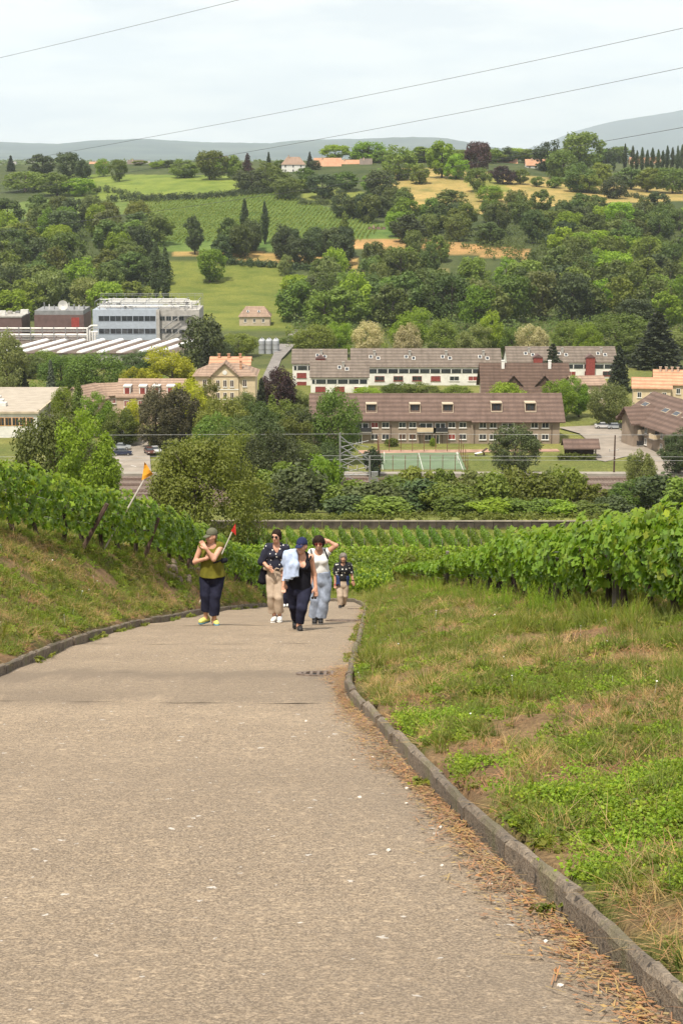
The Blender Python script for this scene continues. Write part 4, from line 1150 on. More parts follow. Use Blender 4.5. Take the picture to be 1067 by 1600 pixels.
def poplar(seed, h=18.0, w=4.2, per=75, leaf=.42):
    rng = np.random.default_rng(seed); n = 60
    z = np.linspace(.1, .98, n); a = rng.random(n) * 6.28
    pr = w / 2 * np.minimum(1, 2.4 * z) * np.clip((1.02 - z) * 2.2, 0.1, 1) * (.8 + .4 * rng.random(n))
    C = np.stack([np.cos(a) * pr * .55, np.sin(a) * pr * .55, z * h], 1)
    cr = np.stack([pr * .55 + .25, pr * .55 + .25, pr * .6 + .7], 1)
    V, Q = leaf_cloud(C, cr, np.full(n, per), leaf, rng)
    return np_mesh('crown', V, Q), trunk_mesh(h, h * .016, rng, 5, w * .4, h * .9)
def spruce(seed, h=16.0, w=6.0, layers=24, per=26, leaf=.42, droop=.25):
    rng = np.random.default_rng(seed); C = []; Rr = []; cn = []
    for k in range(layers):
        z = .08 + .9 * k / layers; rr = w / 2 * (1 - z) ** .85 * (.85 + .3 * rng.random()) + .12
        nb = max(3, int(9 * (1 - z)) + 2); a0 = rng.random() * 6
        for j in range(nb):
            a = a0 + 6.283 * j / nb + rng.normal() * .15; l = rr * (.8 + .35 * rng.random())
            for t in (.45, .85):
                C.append((math.cos(a) * l * t, math.sin(a) * l * t, z * h - l * t * droop)); Rr.append((l * .27 + .1, l * .27 + .1, .22 + .1 * l * .5)); cn.append(per)
        C.append((0, 0, z * h)); Rr.append((rr * .4 + .05, rr * .4 + .05, .5)); cn.append(per)
    V, Q = leaf_cloud(np.array(C), np.array(Rr), np.array(cn), leaf, rng, 1, .1, .3)
    return np_mesh('crown', V, Q), trunk_mesh(h, h * .018, rng, 0, 1, h * .95)
def bush(seed, h=4.0, w=5.0, nclump=44, per=95, leaf=.26):
    rng = np.random.default_rng(seed)
    a = rng.random(nclump) * 6.283; r = np.sqrt(rng.random(nclump)) * w * .36
    zz = h * (.10 + .78 * rng.random(nclump) ** .75 * (1 - (r / (w * .62)) ** 4))
    C = np.stack([np.cos(a) * r, np.sin(a) * r, zz], 1)
    cr = w * .15 * (.6 + .7 * rng.random(nclump))
    V, Q = leaf_cloud(C, cr, np.full(nclump, per), leaf, rng, .95)
    return np_mesh('crown', V, Q), trunk_mesh(h, h * .03, rng, 5, w * .35, h * .6)
PROTO = {}
for i in range(5): PROTO['far%d' % i] = (broad(100 + i, 12, [9.5, 8.6, 10.5, 8.0, 9.8][i], 58, 74, .50, [.04, .02, .05, -.03, .0][i]), 12.0, [9.5, 8.6, 10.5, 8.0, 9.8][i])
for i in range(4): PROTO['near%d' % i] = (broad(200 + i, 12, [10.5, 9, 8.4, 9.6][i], 105, 135, .27, [.03, .04, .0, .05][i], .72), 12.0, [10.5, 9, 8.4, 9.6][i])
PROTO['big'] = (broad(300, 10, 9.6, 190, 210, .165, .0, .60), 10.0, 9.6)
for i in range(2): PROTO['poplar%d' % i] = (poplar(400 + i), 18.0, 4.2)
for i in range(2): PROTO['spruce%d' % i] = (spruce(500 + i), 16.0, 6.0)
PROTO['pine'] = (spruce(510, 13, 7.5, 15, 42, .34, -.15), 13.0, 7.5)
for i in range(3): PROTO['bush%d' % i] = (bush(600 + i), 4.0, 5.0)
LM = {
    'forest': leafmat('leaf_forest', (.074, .112, .030), .30, .5),
    'mid': leafmat('leaf_mid', (.098, .150, .028), .32, .45),
    'bright': leafmat('leaf_bright', (.140, .225, .022), .38, .4, .02),
    'yellow': leafmat('leaf_yellow', (.250, .270, .024), .40, .35, .012),
    'olive': leafmat('leaf_olive', (.105, .128, .026), .30, .45, .012),
    'dark': leafmat('leaf_dark', (.044, .068, .026), .20, .5),
    'conifer': leafmat('leaf_conifer', (.026, .040, .020), .10, .5),
    'bluegreen': leafmat('leaf_bluegreen', (.080, .105, .080), .15, .4),
    'pine': leafmat('leaf_pine', (.052, .052, .028), .10, .5, .01),
    'purple': leafmat('leaf_purple', (.046, .024, .030), .25, .45, .01),
    'silver': leafmat('leaf_silver', (.30, .29, .185), .30, .3, .01),
    'willow': leafmat('leaf_willow', (.125, .160, .060), .35, .4, .015),
}
BARK = plain('bark', (.075, .058, .044), .95, .35, 4)
KIND = {'far': 'broadleaf_tree', 'near': 'broadleaf_tree', 'big': 'broadleaf_tree', 'poplar': 'poplar', 'spruce': 'spruce', 'pine': 'pine_tree', 'bush': 'shrub'}
def plant(proto, X, Y, h, w, mat, label, group=None, z=None, name=None):
    (cm, tm), ph, pw = PROTO[proto]
    base = proto.rstrip('0123456789')
    o = empty(name or KIND[base], (X, Y, (h1(X, Y) if z is None else z)), R.uniform(0, 6.28))
    sc = (w / pw, w / pw, h / ph)
    add('trunk', tm, BARK, o, scale=sc); add('crown', cm, LM[mat], o, scale=sc)
    tag(o, label, 'shrub' if base == 'bush' else 'tree', group)
    return o
def tree_px(proto, cx, top, wpx, Y, mat, label, group=None, z=None, minh=2.0):
    p = at(cx, top, Y); g = h1(p.x, Y) if z is None else z
    return plant(proto, p.x, Y, max(minh, p.z - g), wpx * mpp(Y), mat, label, group, g)
# --- single trees of the near slope and the valley floor
T = [
    ('big', 303, 668, 178, 140, 'olive', 'large spreading olive-green tree below the yellow flag'),
    ('near0', 84, 634, 130, 205, 'forest', 'big feathery green tree behind the upper end of the left vine row'),
    ('near2', 148, 655, 92, 190, 'bright', 'bright green cone-shaped tree between the feathery tree and the car park'),
    ('near3', 8, 520, 70, 470, 'willow', 'grey-green willow at the left end of the workshop shed'),
    ('near3', 243, 606, 62, 392, 'pine', 'brownish pine, slimmer of the pair over the car park'),
    ('near1', 280, 600, 66, 396, 'pine', 'brownish pine, broader of the pair beside the cream house'),
    ('near1', 287, 590, 66, 415, 'yellow', 'lime-green tree directly behind the brownish pines'),
    ('near2', 268, 547, 84, 478, 'yellow', 'tall yellow-green tree in front of the workshop shed'),
    ('near1', 215, 572, 50, 470, 'yellow', 'smaller yellow-green tree above the pink house roof'),
    ('far2', 309, 489, 78, 545, 'dark', 'dark round tree at the right end of the factory block'),
    ('spruce0', 322, 520, 30, 520, 'conifer', 'slim dark spruce below the dark round tree by the factory'),
    ('near1', 205, 622, 36, 402, 'yellow', 'small yellow-green tree in front of the pink house'),
    ('near0', 150, 548, 96, 485, 'mid', 'broad green tree in front of the barrel skylights'),
    ('near3', 95, 556, 70, 500, 'mid', 'green tree left of the broad tree below the skylights'),
    ('near1', 45, 552, 60, 535, 'forest', 'dark green tree against the left part of the shed wall'),
    ('near2', 212, 552, 56, 530, 'forest', 'dark green tree against the right part of the shed wall'),
    ('near1', 70, 546, 50, 548, 'mid', 'green tree nearest the left end of the barrel skylights'),
    ('near0', 120, 552, 66, 540, 'forest', 'dark green tree against the middle of the shed wall'),
    ('near3', 470, 640, 70, 372, 'dark', 'dark green tree at the left gable of the long apartment block'),
    ('near0', 365, 650, 90, 336, 'forest', 'deep green tree in the thicket beside the spreading olive tree'),
    ('near2', 455, 700, 80, 322, 'forest', 'deep green tree in the thicket just above the railway'),
    ('near1', 405, 622, 70, 385, 'forest', 'deep green tree below the pointed spruce'),
    ('near2', 455, 632, 60, 390, 'mid', 'green tree left of the apartment block gable'),
    ('near3', 420, 700, 70, 328, 'dark', 'dark low tree at the railway end of the thicket'),
    ('near2', 320, 600, 40, 425, 'olive', 'olive tree under the left eave of the cream house'),
    ('near0', 380, 610, 50, 420, 'forest', 'deep green tree under the right eave of the cream house'),
    ('near1', 330, 640, 70, 356, 'mid', 'green tree below the pines by the car park'),
    ('near3', 110, 655, 80, 300, 'mid', 'green tree beyond the bright cone-shaped tree'),
    ('near2', 1010, 520, 70, 575, 'forest', 'deep green tree between the broad tree and the huge conifer'),
    ('spruce1', 36, 563, 24, 470, 'conifer', 'dark spruce on the lawn above the flat-roofed hall'),
    ('spruce0', 79, 560, 22, 466, 'bluegreen', 'bluish spruce on the lawn above the flat-roofed hall'),
    ('near2', 160, 618, 50, 410, 'bright', 'green garden tree in front of the beige cottage'),
    ('near1', 100, 600, 46, 425, 'bright', 'light green garden tree right of the flat-roofed hall'),
    ('poplar0', 122, 590, 18, 415, 'mid', 'slender upright tree beside the beige cottage'),
    ('near3', 190, 640, 60, 395, 'mid', 'green tree overhanging the parked cars'),
    ('near0', 345, 618, 84, 372, 'olive', 'soft olive tree below the cream house'),
    ('near1', 392, 640, 90, 345, 'dark', 'dense dark green tree in the thicket left of the long apartment block'),
    ('near2', 440, 655, 76, 352, 'olive', 'yellowish-green tree at the right of the dark thicket'),
    ('near0', 425, 672, 96, 312, 'dark', 'dark tree in front of the thicket above the railway'),
    ('near3', 375, 676, 70, 318, 'mid', 'green tree behind the spreading olive tree'),
    ('spruce0', 408, 588, 34, 402, 'conifer', 'pointed dark spruce beside the cream house'),
    ('spruce1', 425, 614, 46, 398, 'mid', 'spreading green conifer in front of the copper beech'),
    ('near1', 436, 571, 60, 438, 'purple', 'purple copper beech left of the white terraces'),
    ('near2', 466, 610, 40, 440, 'willow', 'pale green tree right of the copper beech'),
    ('near0', 528, 604, 78, 372, 'mid', 'tall leafy tree in front of the left end of the long apartment block'),
    ('near1', 500, 690, 60, 340, 'dark', 'dark tree beneath the tall leafy tree by the railway mast'),
    ('bush1', 582, 700, 34, 350, 'conifer', 'dark upright shrub at the left corner of the playing court'),
    ('near3', 805, 666, 82, 356, 'dark', 'compact dark green tree on the lawn right of the playing court'),
    ('near1', 794, 594, 66, 448, 'bright', 'round green street tree in front of the dark gabled house'),
    ('near3', 872, 596, 62, 440, 'bright', 'round green street tree at the right end of the long apartment block'),
    ('near2', 905, 592, 44, 446, 'bright', 'green tree between the round street tree and the birch'),
    ('near0', 952, 596, 66, 428, 'willow', 'airy birch over the cars in the lane'),
    ('spruce0', 1028, 484, 84, 562, 'conifer', 'huge dark conifer above the orange roofs'),
    ('spruce1', 968, 538, 40, 500, 'conifer', 'pointed spruce right of the far white terrace'),
    ('pine', 864, 533, 46, 505, 'conifer', 'dark pine between the red stair towers'),
    ('near2', 1062, 676, 56, 352, 'dark', 'dense dark tree at the near end of the balcony block'),
    ('near0', 965, 488, 110, 590, 'mid', 'broad green tree left of the huge conifer'),
    ('near1', 1050, 515, 60, 590, 'willow', 'pale tree right of the huge conifer'),
    ('near2', 640, 487, 66, 600, 'bright', 'bright round tree above the long white terrace'),
    ('near0', 572, 500, 48, 585, 'silver', 'silvery tree behind the gap between the white houses'),
    ('near1', 633, 502, 44, 575, 'silver', 'silvery tree behind the long white terrace'),
    ('near3', 690, 500, 52, 590, 'mid', 'green tree behind the middle of the long white terrace'),
    ('near2', 770, 492, 40, 590, 'bright', 'slim bright tree behind the right end of the long white terrace'),
    ('near1', 835, 505, 52, 580, 'silver', 'greyish tree behind the far white terrace'),
    ('near0', 490, 505, 70, 590, 'mid', 'green tree behind the left white house'),
    ('near3', 530, 505, 54, 600, 'bright', 'light green tree behind the low white house'),
    ('near2', 735, 510, 50, 585, 'willow', 'pale green tree behind the long white terrace roof'),
    ('near1', 800, 508, 44, 590, 'mid', 'green tree between the two long white terraces'),
    ('near3', 890, 502, 60, 590, 'mid', 'green tree behind the far white terrace roof'),
    ('near2', 925, 510, 44, 575, 'bright', 'bright green tree at the right end of the far white terrace'),
    ('near0', 372, 520, 60, 600, 'mid', 'green tree beside the storage tanks'),
    ('near1', 345, 530, 50, 575, 'dark', 'dark tree between the factory and the storage tanks'),
    ('near3', 455, 525, 50, 640, 'mid', 'green tree in the hedge above the works lane'),
    ('near1', 620, 597, 62, 484, 'mid', 'leafy tree screening the left half of the long white terrace'),
    ('near2', 668, 600, 56, 480, 'mid', 'leafy tree screening the middle of the long white terrace'),
    ('near0', 575, 604, 46, 480, 'bright', 'small green tree below the low white house'),
    ('near3', 715, 602, 50, 478, 'mid', 'leafy tree left of the dark gabled house'),
    ('bush0', 612, 686, 24, 396, 'mid', 'round clipped shrub against the wall of the long apartment block'),
    ('bush1', 676, 692, 12, 396, 'bright', 'little yellow-green shrub by the apartment block door'),
    ('bush2', 905, 700, 50, 388, 'mid', 'shrubs round the open shelter'),
    ('bush0', 990, 716, 26, 372, 'dark', 'rounded shrub by the lane in front of the balcony block'),
    ('near1', 1006, 700, 50, 305, 'willow', 'airy light green tree standing over the railway bank'),
    ('near2', 986, 748, 96, 252, 'mid', 'big round green bush at the right of the railway bank'),
]
for t in T: tree_px(*t)
# --- shrubs along the railway bank
shr = [(438, 735, 62, 245, 'mid'), (470, 742, 70, 238, 'dark'), (506, 726, 44, 262, 'bright'), (548, 764, 60, 232, 'mid'), (585, 768, 70, 226, 'dark'), (622, 760, 66, 236, 'mid'), (648, 742, 50, 262, 'olive'),
       (662, 765, 70, 228, 'dark'), (700, 770, 66, 226, 'mid'), (738, 748, 56, 250, 'willow'), (772, 752, 54, 248, 'mid'), (806, 744, 44, 262, 'olive'), (840, 752, 60, 244, 'mid'), (862, 748, 40, 255, 'willow'), (888, 746, 46, 252, 'mid'),
       (925, 770, 40, 250, 'olive'), (1040, 756, 70, 246, 'dark'), (1075, 760, 60, 240, 'mid'), (715, 790, 60, 216, 'mid'), (770, 794, 60, 214, 'bright'), (820, 795, 60, 214, 'mid'), (600, 790, 70, 216, 'mid'), (545, 790, 60, 218, 'dark'),
       (455, 775, 60, 222, 'dark'), (690, 745, 40, 270, 'mid'), (412, 765, 40, 250, 'olive'), (870, 800, 60, 214, 'bright'), (915, 800, 60, 214, 'mid'), (960, 790, 50, 218, 'dark')]
for i, (cx, top, w, Y, mt) in enumerate(shr):
    tree_px('bush%d' % (i % 3), cx, top - 15, w * 1.5, Y, mt, {'mid': 'dense green', 'dark': 'dense dark green', 'bright': 'bright green', 'olive': 'olive-green', 'willow': 'pale grey-green'}[mt] + ' shrub on the bank between the railway and the vineyard wall', 'shrubs on the railway bank', minh=1.6)
tree_px('bush1', 640, 868, 56, 70, 'olive', 'feathery olive shrub between the vine rows behind the bank', minh=1.2)
# clipped hedge round the shelter
p = on_level(880, 719, -65); m = mpp(p.y)
rng = np.random.default_rng(5)
C = np.stack([rng.random(70) * 56 * m, rng.normal(size=70) * .25 + .3, rng.uniform(.2, 1.2, 70)], 1)
V, Q = leaf_cloud(C, np.full(70, .5), np.full(70, 90), .2, rng)
o = empty('hedge', (p.x - 1, p.y, -65)); tag(o, 'clipped green hedge in front of the open shelter', 'hedge')
add('foliage', np_mesh('foliage', V, Q), LM['mid'], o)
# --- ridge and hillside trees one can pick out
def hill_tree(proto, cx, base_py, top, w, mat, label, group=None):
    p = on_ground(cx, base_py, 640)
    zt = at(cx, top, p.y).z
    return plant(proto, p.x, p.y, max(3.0, zt - p.z), w * mpp(p.y), mat, label, group)
RT = [
    ('far1', 305, 398, 338, 32, 'dark', 'solitary dark upright tree at the edge of the hillside vineyard'),
    ('far0', 328, 442, 389, 44, 'bright', 'round bright green tree alone on the rough meadow'),
    ('far3', 446, 430, 394, 22, 'willow', 'thin pale tree on the right of the rough meadow'),
    ('poplar0', 245, 470, 376, 20, 'dark', 'taller of two dark poplars behind the factory roof'),
    ('poplar1', 260, 474, 388, 22, 'dark', 'shorter of two dark poplars behind the factory roof'),
    ('poplar0', 383, 380, 312, 15, 'dark', 'left of two poplars rising from the tree belt below the vineyard'),
    ('poplar1', 414, 382, 316, 14, 'dark', 'right of two poplars rising from the tree belt below the vineyard'),
    ('poplar0', 538, 400, 331, 18, 'mid', 'poplar at the right end of the tree belt below the vineyard'),
    ('far0', 187, 284, 249, 26, 'mid', 'lone round tree on the top meadow'),
    ('far2', 162, 276, 246, 24, 'bright', 'bright round tree at the top meadow edge'),
    ('spruce0', 18, 268, 242, 15, 'conifer', 'dark pointed spruce on the left ridge'),
    ('far1', 68, 276, 241, 44, 'dark', 'dark rounded tree clump on the left ridge'),
    ('far0', 105, 280, 238, 40, 'dark', 'tall dark tree on the left ridge beside the rounded clump'),
    ('far3', 130, 280, 246, 26, 'dark', 'dark tree at the end of the left ridge clump'),
    ('far2', 40, 300, 266, 80, 'mid', 'wide green tree below the dark ridge clump'),
    ('far1', 90, 306, 270, 60, 'mid', 'green tree on the slope below the ridge clump'),
    ('far0', 128, 306, 278, 46, 'bright', 'light green tree by the corner of the top meadow'),
    ('far4', 288, 278, 250, 46, 'mid', 'low wide tree above the top meadow'),
    ('far0', 328, 281, 235, 48, 'mid', 'tall green tree above the right of the top meadow'),
    ('far3', 366, 280, 238, 26, 'mid', 'green tree left of the dark cedar on the ridge'),
    ('pine', 387, 280, 237, 22, 'purple', 'dark reddish cedar on the ridge near the pavilion'),
    ('spruce1', 420, 272, 236, 12, 'conifer', 'slim dark conifer on the ridge left of the white villa'),
    ('spruce0', 484, 262, 236, 12, 'conifer', 'dark conifer on the ridge behind the white villa'),
    ('far2', 394, 300, 264, 56, 'dark', 'dark tree below the ridge cedar'),
    ('far4', 430, 300, 264, 50, 'mid', 'green tree below the slim conifer'),
    ('far1', 480, 294, 262, 40, 'mid', 'green tree in front of the white villa'),
    ('far0', 505, 310, 272, 50, 'dark', 'dark tree on the slope below the farmhouse'),
    ('far3', 470, 300, 278, 40, 'mid', 'bushy tree on the slope below the villa'),
    ('far1', 540, 300, 268, 44, 'mid', 'green tree on the slope below the barn'),
    ('far0', 523, 253, 226, 44, 'bright', 'light green tree behind the farmhouse'),
    ('far2', 575, 254, 219, 52, 'bright', 'tall light green tree behind the barn'),
    ('far4', 622, 282, 230, 56, 'mid', 'large green tree at the top of the dry slope'),
    ('far1', 690, 278, 220, 46, 'bright', 'tall light green tree right of the dry slope'),
    ('far3', 712, 280, 236, 36, 'bright', 'light green tree beside the copper beech on the ridge'),
    ('far0', 744, 278, 221, 40, 'purple', 'large dark purple copper beech on the ridge'),
    ('far3', 785, 288, 256, 34, 'purple', 'smaller dark purple beech below the long orange roof'),
    ('far1', 812, 288, 264, 26, 'mid', 'green tree in front of the red-roofed ridge house'),
    ('far2', 880, 282, 232, 56, 'mid', 'large green tree right of the red-roofed ridge house'),
    ('far0', 905, 268, 206, 60, 'mid', 'tallest tree crowning the right part of the ridge'),
    ('far4', 860, 268, 222, 50, 'dark', 'dark green tree behind the red-roofed ridge house'),
    ('far1', 838, 292, 276, 22, 'mid', 'small orchard tree on the dry slope'),
    ('far3', 866, 294, 274, 22, 'mid', 'small round orchard tree on the dry slope below the large green tree'),
    ('far2', 766, 316, 288, 38, 'bright', 'green bush tree on the edge of the dry slope'),
    ('far0', 920, 302, 272, 36, 'mid', 'green tree at the foot of the ridge trees on the right'),
    ('far4', 958, 310, 276, 40, 'dark', 'dark green tree on the dry slope below the poplars'),
    ('far1', 1010, 300, 262, 46, 'mid', 'green tree in front of the poplar row'),
    ('far2', 1050, 302, 260, 56, 'mid', 'wide green tree at the right end of the poplar row'),
]
RT += [
    ('far3', 655, 288, 252, 30, 'mid', 'green tree on the upper left of the dry slope'),
    ('far2', 600, 312, 262, 56, 'dark', 'dark broad tree left of the dry slope'),
    ('far4', 585, 304, 266, 50, 'mid', 'green tree below the pale gabled cottage'),
    ('far1', 700, 338, 296, 60, 'forest', 'deep green tree at the bottom of the dry slope'),
    ('far0', 745, 300, 262, 36, 'mid', 'green tree below the large copper beech'),
    ('far4', 900, 300, 256, 50, 'forest', 'deep green tree under the tallest ridge tree'),
    ('far3', 935, 290, 250, 44, 'mid', 'green tree at the left end of the poplar row'),
    ('far1', 985, 296, 262, 46, 'forest', 'deep green tree in front of the poplars'),
    ('far0', 1035, 290, 262, 44, 'mid', 'green tree below the middle of the poplar row'),
    ('far2', 450, 312, 274, 46, 'forest', 'deep green tree at the top corner of the hillside vineyard'),
    ('far4', 415, 286, 254, 40, 'mid', 'green tree left of the white villa'),
    ('far0', 350, 270, 246, 34, 'bright', 'light green tree beside the ridge pavilion'),
]
for t in RT: hill_tree(*t)
for k, cx in enumerate((958, 975, 987, 994, 1002, 1010, 1018, 1027, 1034, 1041, 1049, 1057, 1064, 1074)):
    hill_tree('poplar%d' % (k % 2), cx, 268 + (k % 3), 229 + R.uniform(-4, 7), 8.5, 'dark', 'dark slender poplar in the row on the right ridge', 'row of ridge poplars')
for k in range(26):
    hill_tree('far%d' % (k % 5), 570 + 16 * k + R.uniform(-6, 6), R.uniform(251, 255), R.uniform(228, 240), R.uniform(30, 48), R.choice(['mid', 'mid', 'dark', 'bright']), 'leafy tree in the background line along the top of the ridge', 'background trees along the ridge')
for k in range(9):
    hill_tree('far%d' % (k % 5), R.uniform(205, 330) if k < 6 else R.uniform(400, 500), R.uniform(258, 266), R.uniform(248, 254), R.uniform(16, 26), R.choice(['mid', 'dark', 'bright']), 'small leafy tree among the houses of the left ridge', 'small trees among the left ridge houses')
# --- woods: individual trees in layers, nearest lowest
def spot(zones, px, py, top, bot):
    t = (py - top) / (bot - top)
    return ('high in ' if t < .34 else ('halfway up ' if t < .67 else 'low in ')) , next(z for lim, z in zones if px < lim)
def wood(poly, n, hm, wm, mats, label, group, mind, zones=None):
    got = []; tries = 0
    xs = [p[0] for p in poly]; ys = [p[1] for p in poly]
    while len(got) < n and tries < n * 30:
        tries += 1
        a, b = R.uniform(min(xs), max(xs)), R.uniform(min(ys), max(ys))
        if not inpoly(np.array([a]), np.array([b]), poly)[0]: continue
        if any(abs(a - c) < mind and abs(b - d) < mind * .34 for c, d in got): continue
        got.append((a, b))
    for a, b in got:
        p = on_ground(a, b, 640)
        mt = R.choice(mats); hh = R.uniform(*hm); lab = label
        if zones:
            lv, zn = spot(zones, a, b, min(ys), max(ys)); lab = ('tall ' if hh > sum(hm) / 2 else 'low ') + 'tree ' + lv + label + ' ' + zn
        plant(R.choice(['far0', 'far1', 'far2', 'far3', 'far4']), p.x, p.y, hh, R.uniform(*wm), mt, {'forest': 'deep green', 'mid': 'mid-green', 'dark': 'blackish green', 'olive': 'olive', 'willow': 'pale grey-green', 'bright': 'light green'}[mt] + ' ' + lab, group)
    return got
GA = 'trees of the left wood'; GB = 'trees of the lower right wood'; GC = 'trees of the middle right wood'
wood([(-60, 345), (120, 342), (245, 360), (262, 400), (245, 440), (230, 500), (-60, 505)], 70, (13, 20), (13, 19), ['forest'] * 4 + ['mid', 'mid', 'bright', 'dark', 'willow', 'olive'], 'the left wood', GA, 19, [(50, 'behind the plant hall without a dish'), (135, 'behind the plant hall with the dish'), (200, 'behind the grey factory block'), (999, 'near the two dark poplars')])
wood([(440, 470), (520, 445), (620, 448), (680, 470), (760, 455), (850, 430), (1120, 430), (1120, 525), (480, 520), (445, 500)], 70, (14, 21), (13, 19), ['forest'] * 4 + ['mid', 'mid', 'mid', 'dark', 'willow', 'bright', 'bright'], 'the wood', GB, 19, [(540, 'beside the rough meadow'), (660, 'above the silvery trees'), (760, 'below the stubble field'), (860, 'around the white-roofed hut'), (960, 'above the far white terrace'), (9999, 'above the huge conifer')])
wood([(600, 372), (640, 345), (740, 340), (800, 332), (880, 340), (1120, 328), (1120, 425), (880, 425), (840, 392), (620, 380)], 60, (13, 18), (13, 17), ['forest'] * 4 + ['dark', 'mid', 'mid', 'bright'], 'the upper wood', GC, 20, [(700, 'between dry slope and stubble field'), (790, 'below the copper beech'), (880, 'below the red-roofed ridge house'), (960, 'below the tallest ridge tree'), (9999, 'below the poplar row')])
wood([(345, 408), (545, 420), (540, 402), (345, 388)], 18, (13, 18), (10, 13), ['dark', 'forest', 'dark'], 'tree in the belt between the hillside vineyard and the meadow', 'trees of the dark belt', 11)
wood([(520, 340), (640, 330), (640, 350), (545, 352)], 9, (13, 17), (11, 14), ['dark', 'forest'], 'tree in the clump at the foot of the dry slope', 'trees in the clump under the dry slope', 12)
wood([(560, 425), (690, 408), (720, 415), (700, 440), (560, 450)], 10, (13, 19), (9, 13), ['bright', 'mid', 'forest', 'dark'], 'tree in front of the stubble field', 'trees before the stubble field', 14)
# hedges along the top meadow
def far_hedge(pix, h, w, label, seed):
    rng = np.random.default_rng(seed); pts = []
    for (a, b), (c_, d_) in zip(pix[:-1], pix[1:]):
        n = max(2, int(abs(c_ - a) / 5))
        for k in range(n): pts.append(on_ground(a + (c_ - a) * k / n, b + (d_ - b) * k / n, 640))
    o0 = pts[0]; o = empty('hedge', tuple(o0)); tag(o, label, 'hedge')
    C = []
    for p in pts:
        for q in range(4): C.append((p.x - o0.x + rng.normal() * 1.6, p.y - o0.y + rng.normal() * w, p.z - o0.z + rng.uniform(.1, .8) * h))
    V, Q = leaf_cloud(np.array(C), rng.uniform(1.1, 2.1, len(C)), np.full(len(C), 42), .6, rng)
    add('foliage', np_mesh('foliage', V, Q), LM['dark'], o)
far_hedge([(172, 316), (300, 312), (380, 306), (440, 300)], 4.5, 2, 'long dark hedge below the top meadow', 31)
far_hedge([(60, 300), (170, 300), (250, 318)], 4, 3, 'dark hedge along the left foot of the top meadow', 32)
far_hedge([(900, 300), (960, 306), (1010, 312)], 3, 2, 'low hedge across the dry slope on the right', 33)
far_hedge([(470, 320), (560, 318), (640, 300)], 3, 2, 'thin hedge at the left foot of the dry slope', 34)
far_hedge([(345, 412), (440, 420), (545, 424)], 3, 2, 'hedge at the foot of the dark tree belt', 35)
# rows of the hillside vineyard: too fine to pick apart
rng = np.random.default_rng(41)
C = []
vp = [(205, 318), (440, 303), (545, 338), (600, 356), (545, 390), (250, 390)]
for row in range(90):
    X0 = -190 + row * 2.6
    for Y in np.arange(940, 1230, 3.2):
        X = X0 + (Y - 940) * .10
        C.append((X, Y))
C = np.array(C); z = H(C[:, 0], C[:, 1]); a, b = to_px(C[:, 0], C[:, 1], z); keep = inpoly(a, b, vp)
C3 = np.stack([C[keep, 0], C[keep, 1], z[keep] + .8], 1)
V, Q = leaf_cloud(C3, np.tile(np.array([[.55, 1.7, .75]]), (len(C3), 1)), np.full(len(C3), 7), .75, rng)
tag(add('hillside_vine_rows', np_mesh('hillside_vine_rows', V, Q), LM['mid']), 'fine green rows of the distant hillside vineyard', 'vineyard', kind='stuff')
# undergrowth of the woods
def floor_cover(name, poly, n, label, mat, seed, r=(1.8, 4.2), per=46, leaf=.7, ymin=640):
    rr = random.Random(seed); rng = np.random.default_rng(seed); C = []
    xs = [p[0] for p in poly]; ys = [p[1] for p in poly]
    while len(C) < n:
        a, b = rr.uniform(min(xs), max(xs)), rr.uniform(min(ys), max(ys))
        if inpoly(np.array([a]), np.array([b]), poly)[0]:
            p = on_ground(a, b, ymin); C.append((p.x, p.y, p.z + r[1] * .5))
    V, Q = leaf_cloud(np.array(C), rng.uniform(r[0], r[1], n), np.full(n, per), leaf, rng)
    tag(add(name, np_mesh(name, V, Q), mat), label, 'undergrowth', kind='stuff')
floor_cover('undergrowth', [(-60, 345), (245, 360), (262, 400), (230, 510), (-60, 510)], 420, 'dark undergrowth of the left wood', LM['forest'], 51)
floor_cover('undergrowth', [(440, 470), (620, 448), (850, 430), (1120, 430), (1120, 530), (445, 528)], 620, 'dark undergrowth of the lower right wood', LM['forest'], 52)
floor_cover('undergrowth', [(600, 372), (760, 362), (1120, 335), (1120, 425), (880, 425), (620, 386), (640, 345), (740, 335)], 420, 'dark undergrowth of the middle right wood', LM['forest'], 53)
floor_cover('undergrowth', [(280, 680), (470, 640), (540, 690), (540, 745), (300, 760)], 200, 'tangled undergrowth beneath the thicket above the railway', LM['forest'], 54, (.8, 1.6), 70, .35, 300)
floor_cover('undergrowth', [(400, 808), (1100, 800), (1100, 818), (400, 820)], 260, 'low green scrub along the foot of the railway bank', LM['mid'], 55, (.3, .7), 60, .2, 199)
floor_cover('undergrowth', [(0, 545), (300, 545), (420, 560), (300, 640), (0, 620)], 160, 'garden shrubbery between the factory and the old houses', LM['mid'], 56, (.8, 1.8), 70, .35, 420)
floor_cover('undergrowth', [(450, 520), (1067, 520), (1067, 545), (450, 550)], 220, 'green scrub behind the white terraces', LM['mid'], 57, (1.0, 2.4), 70, .4, 540)
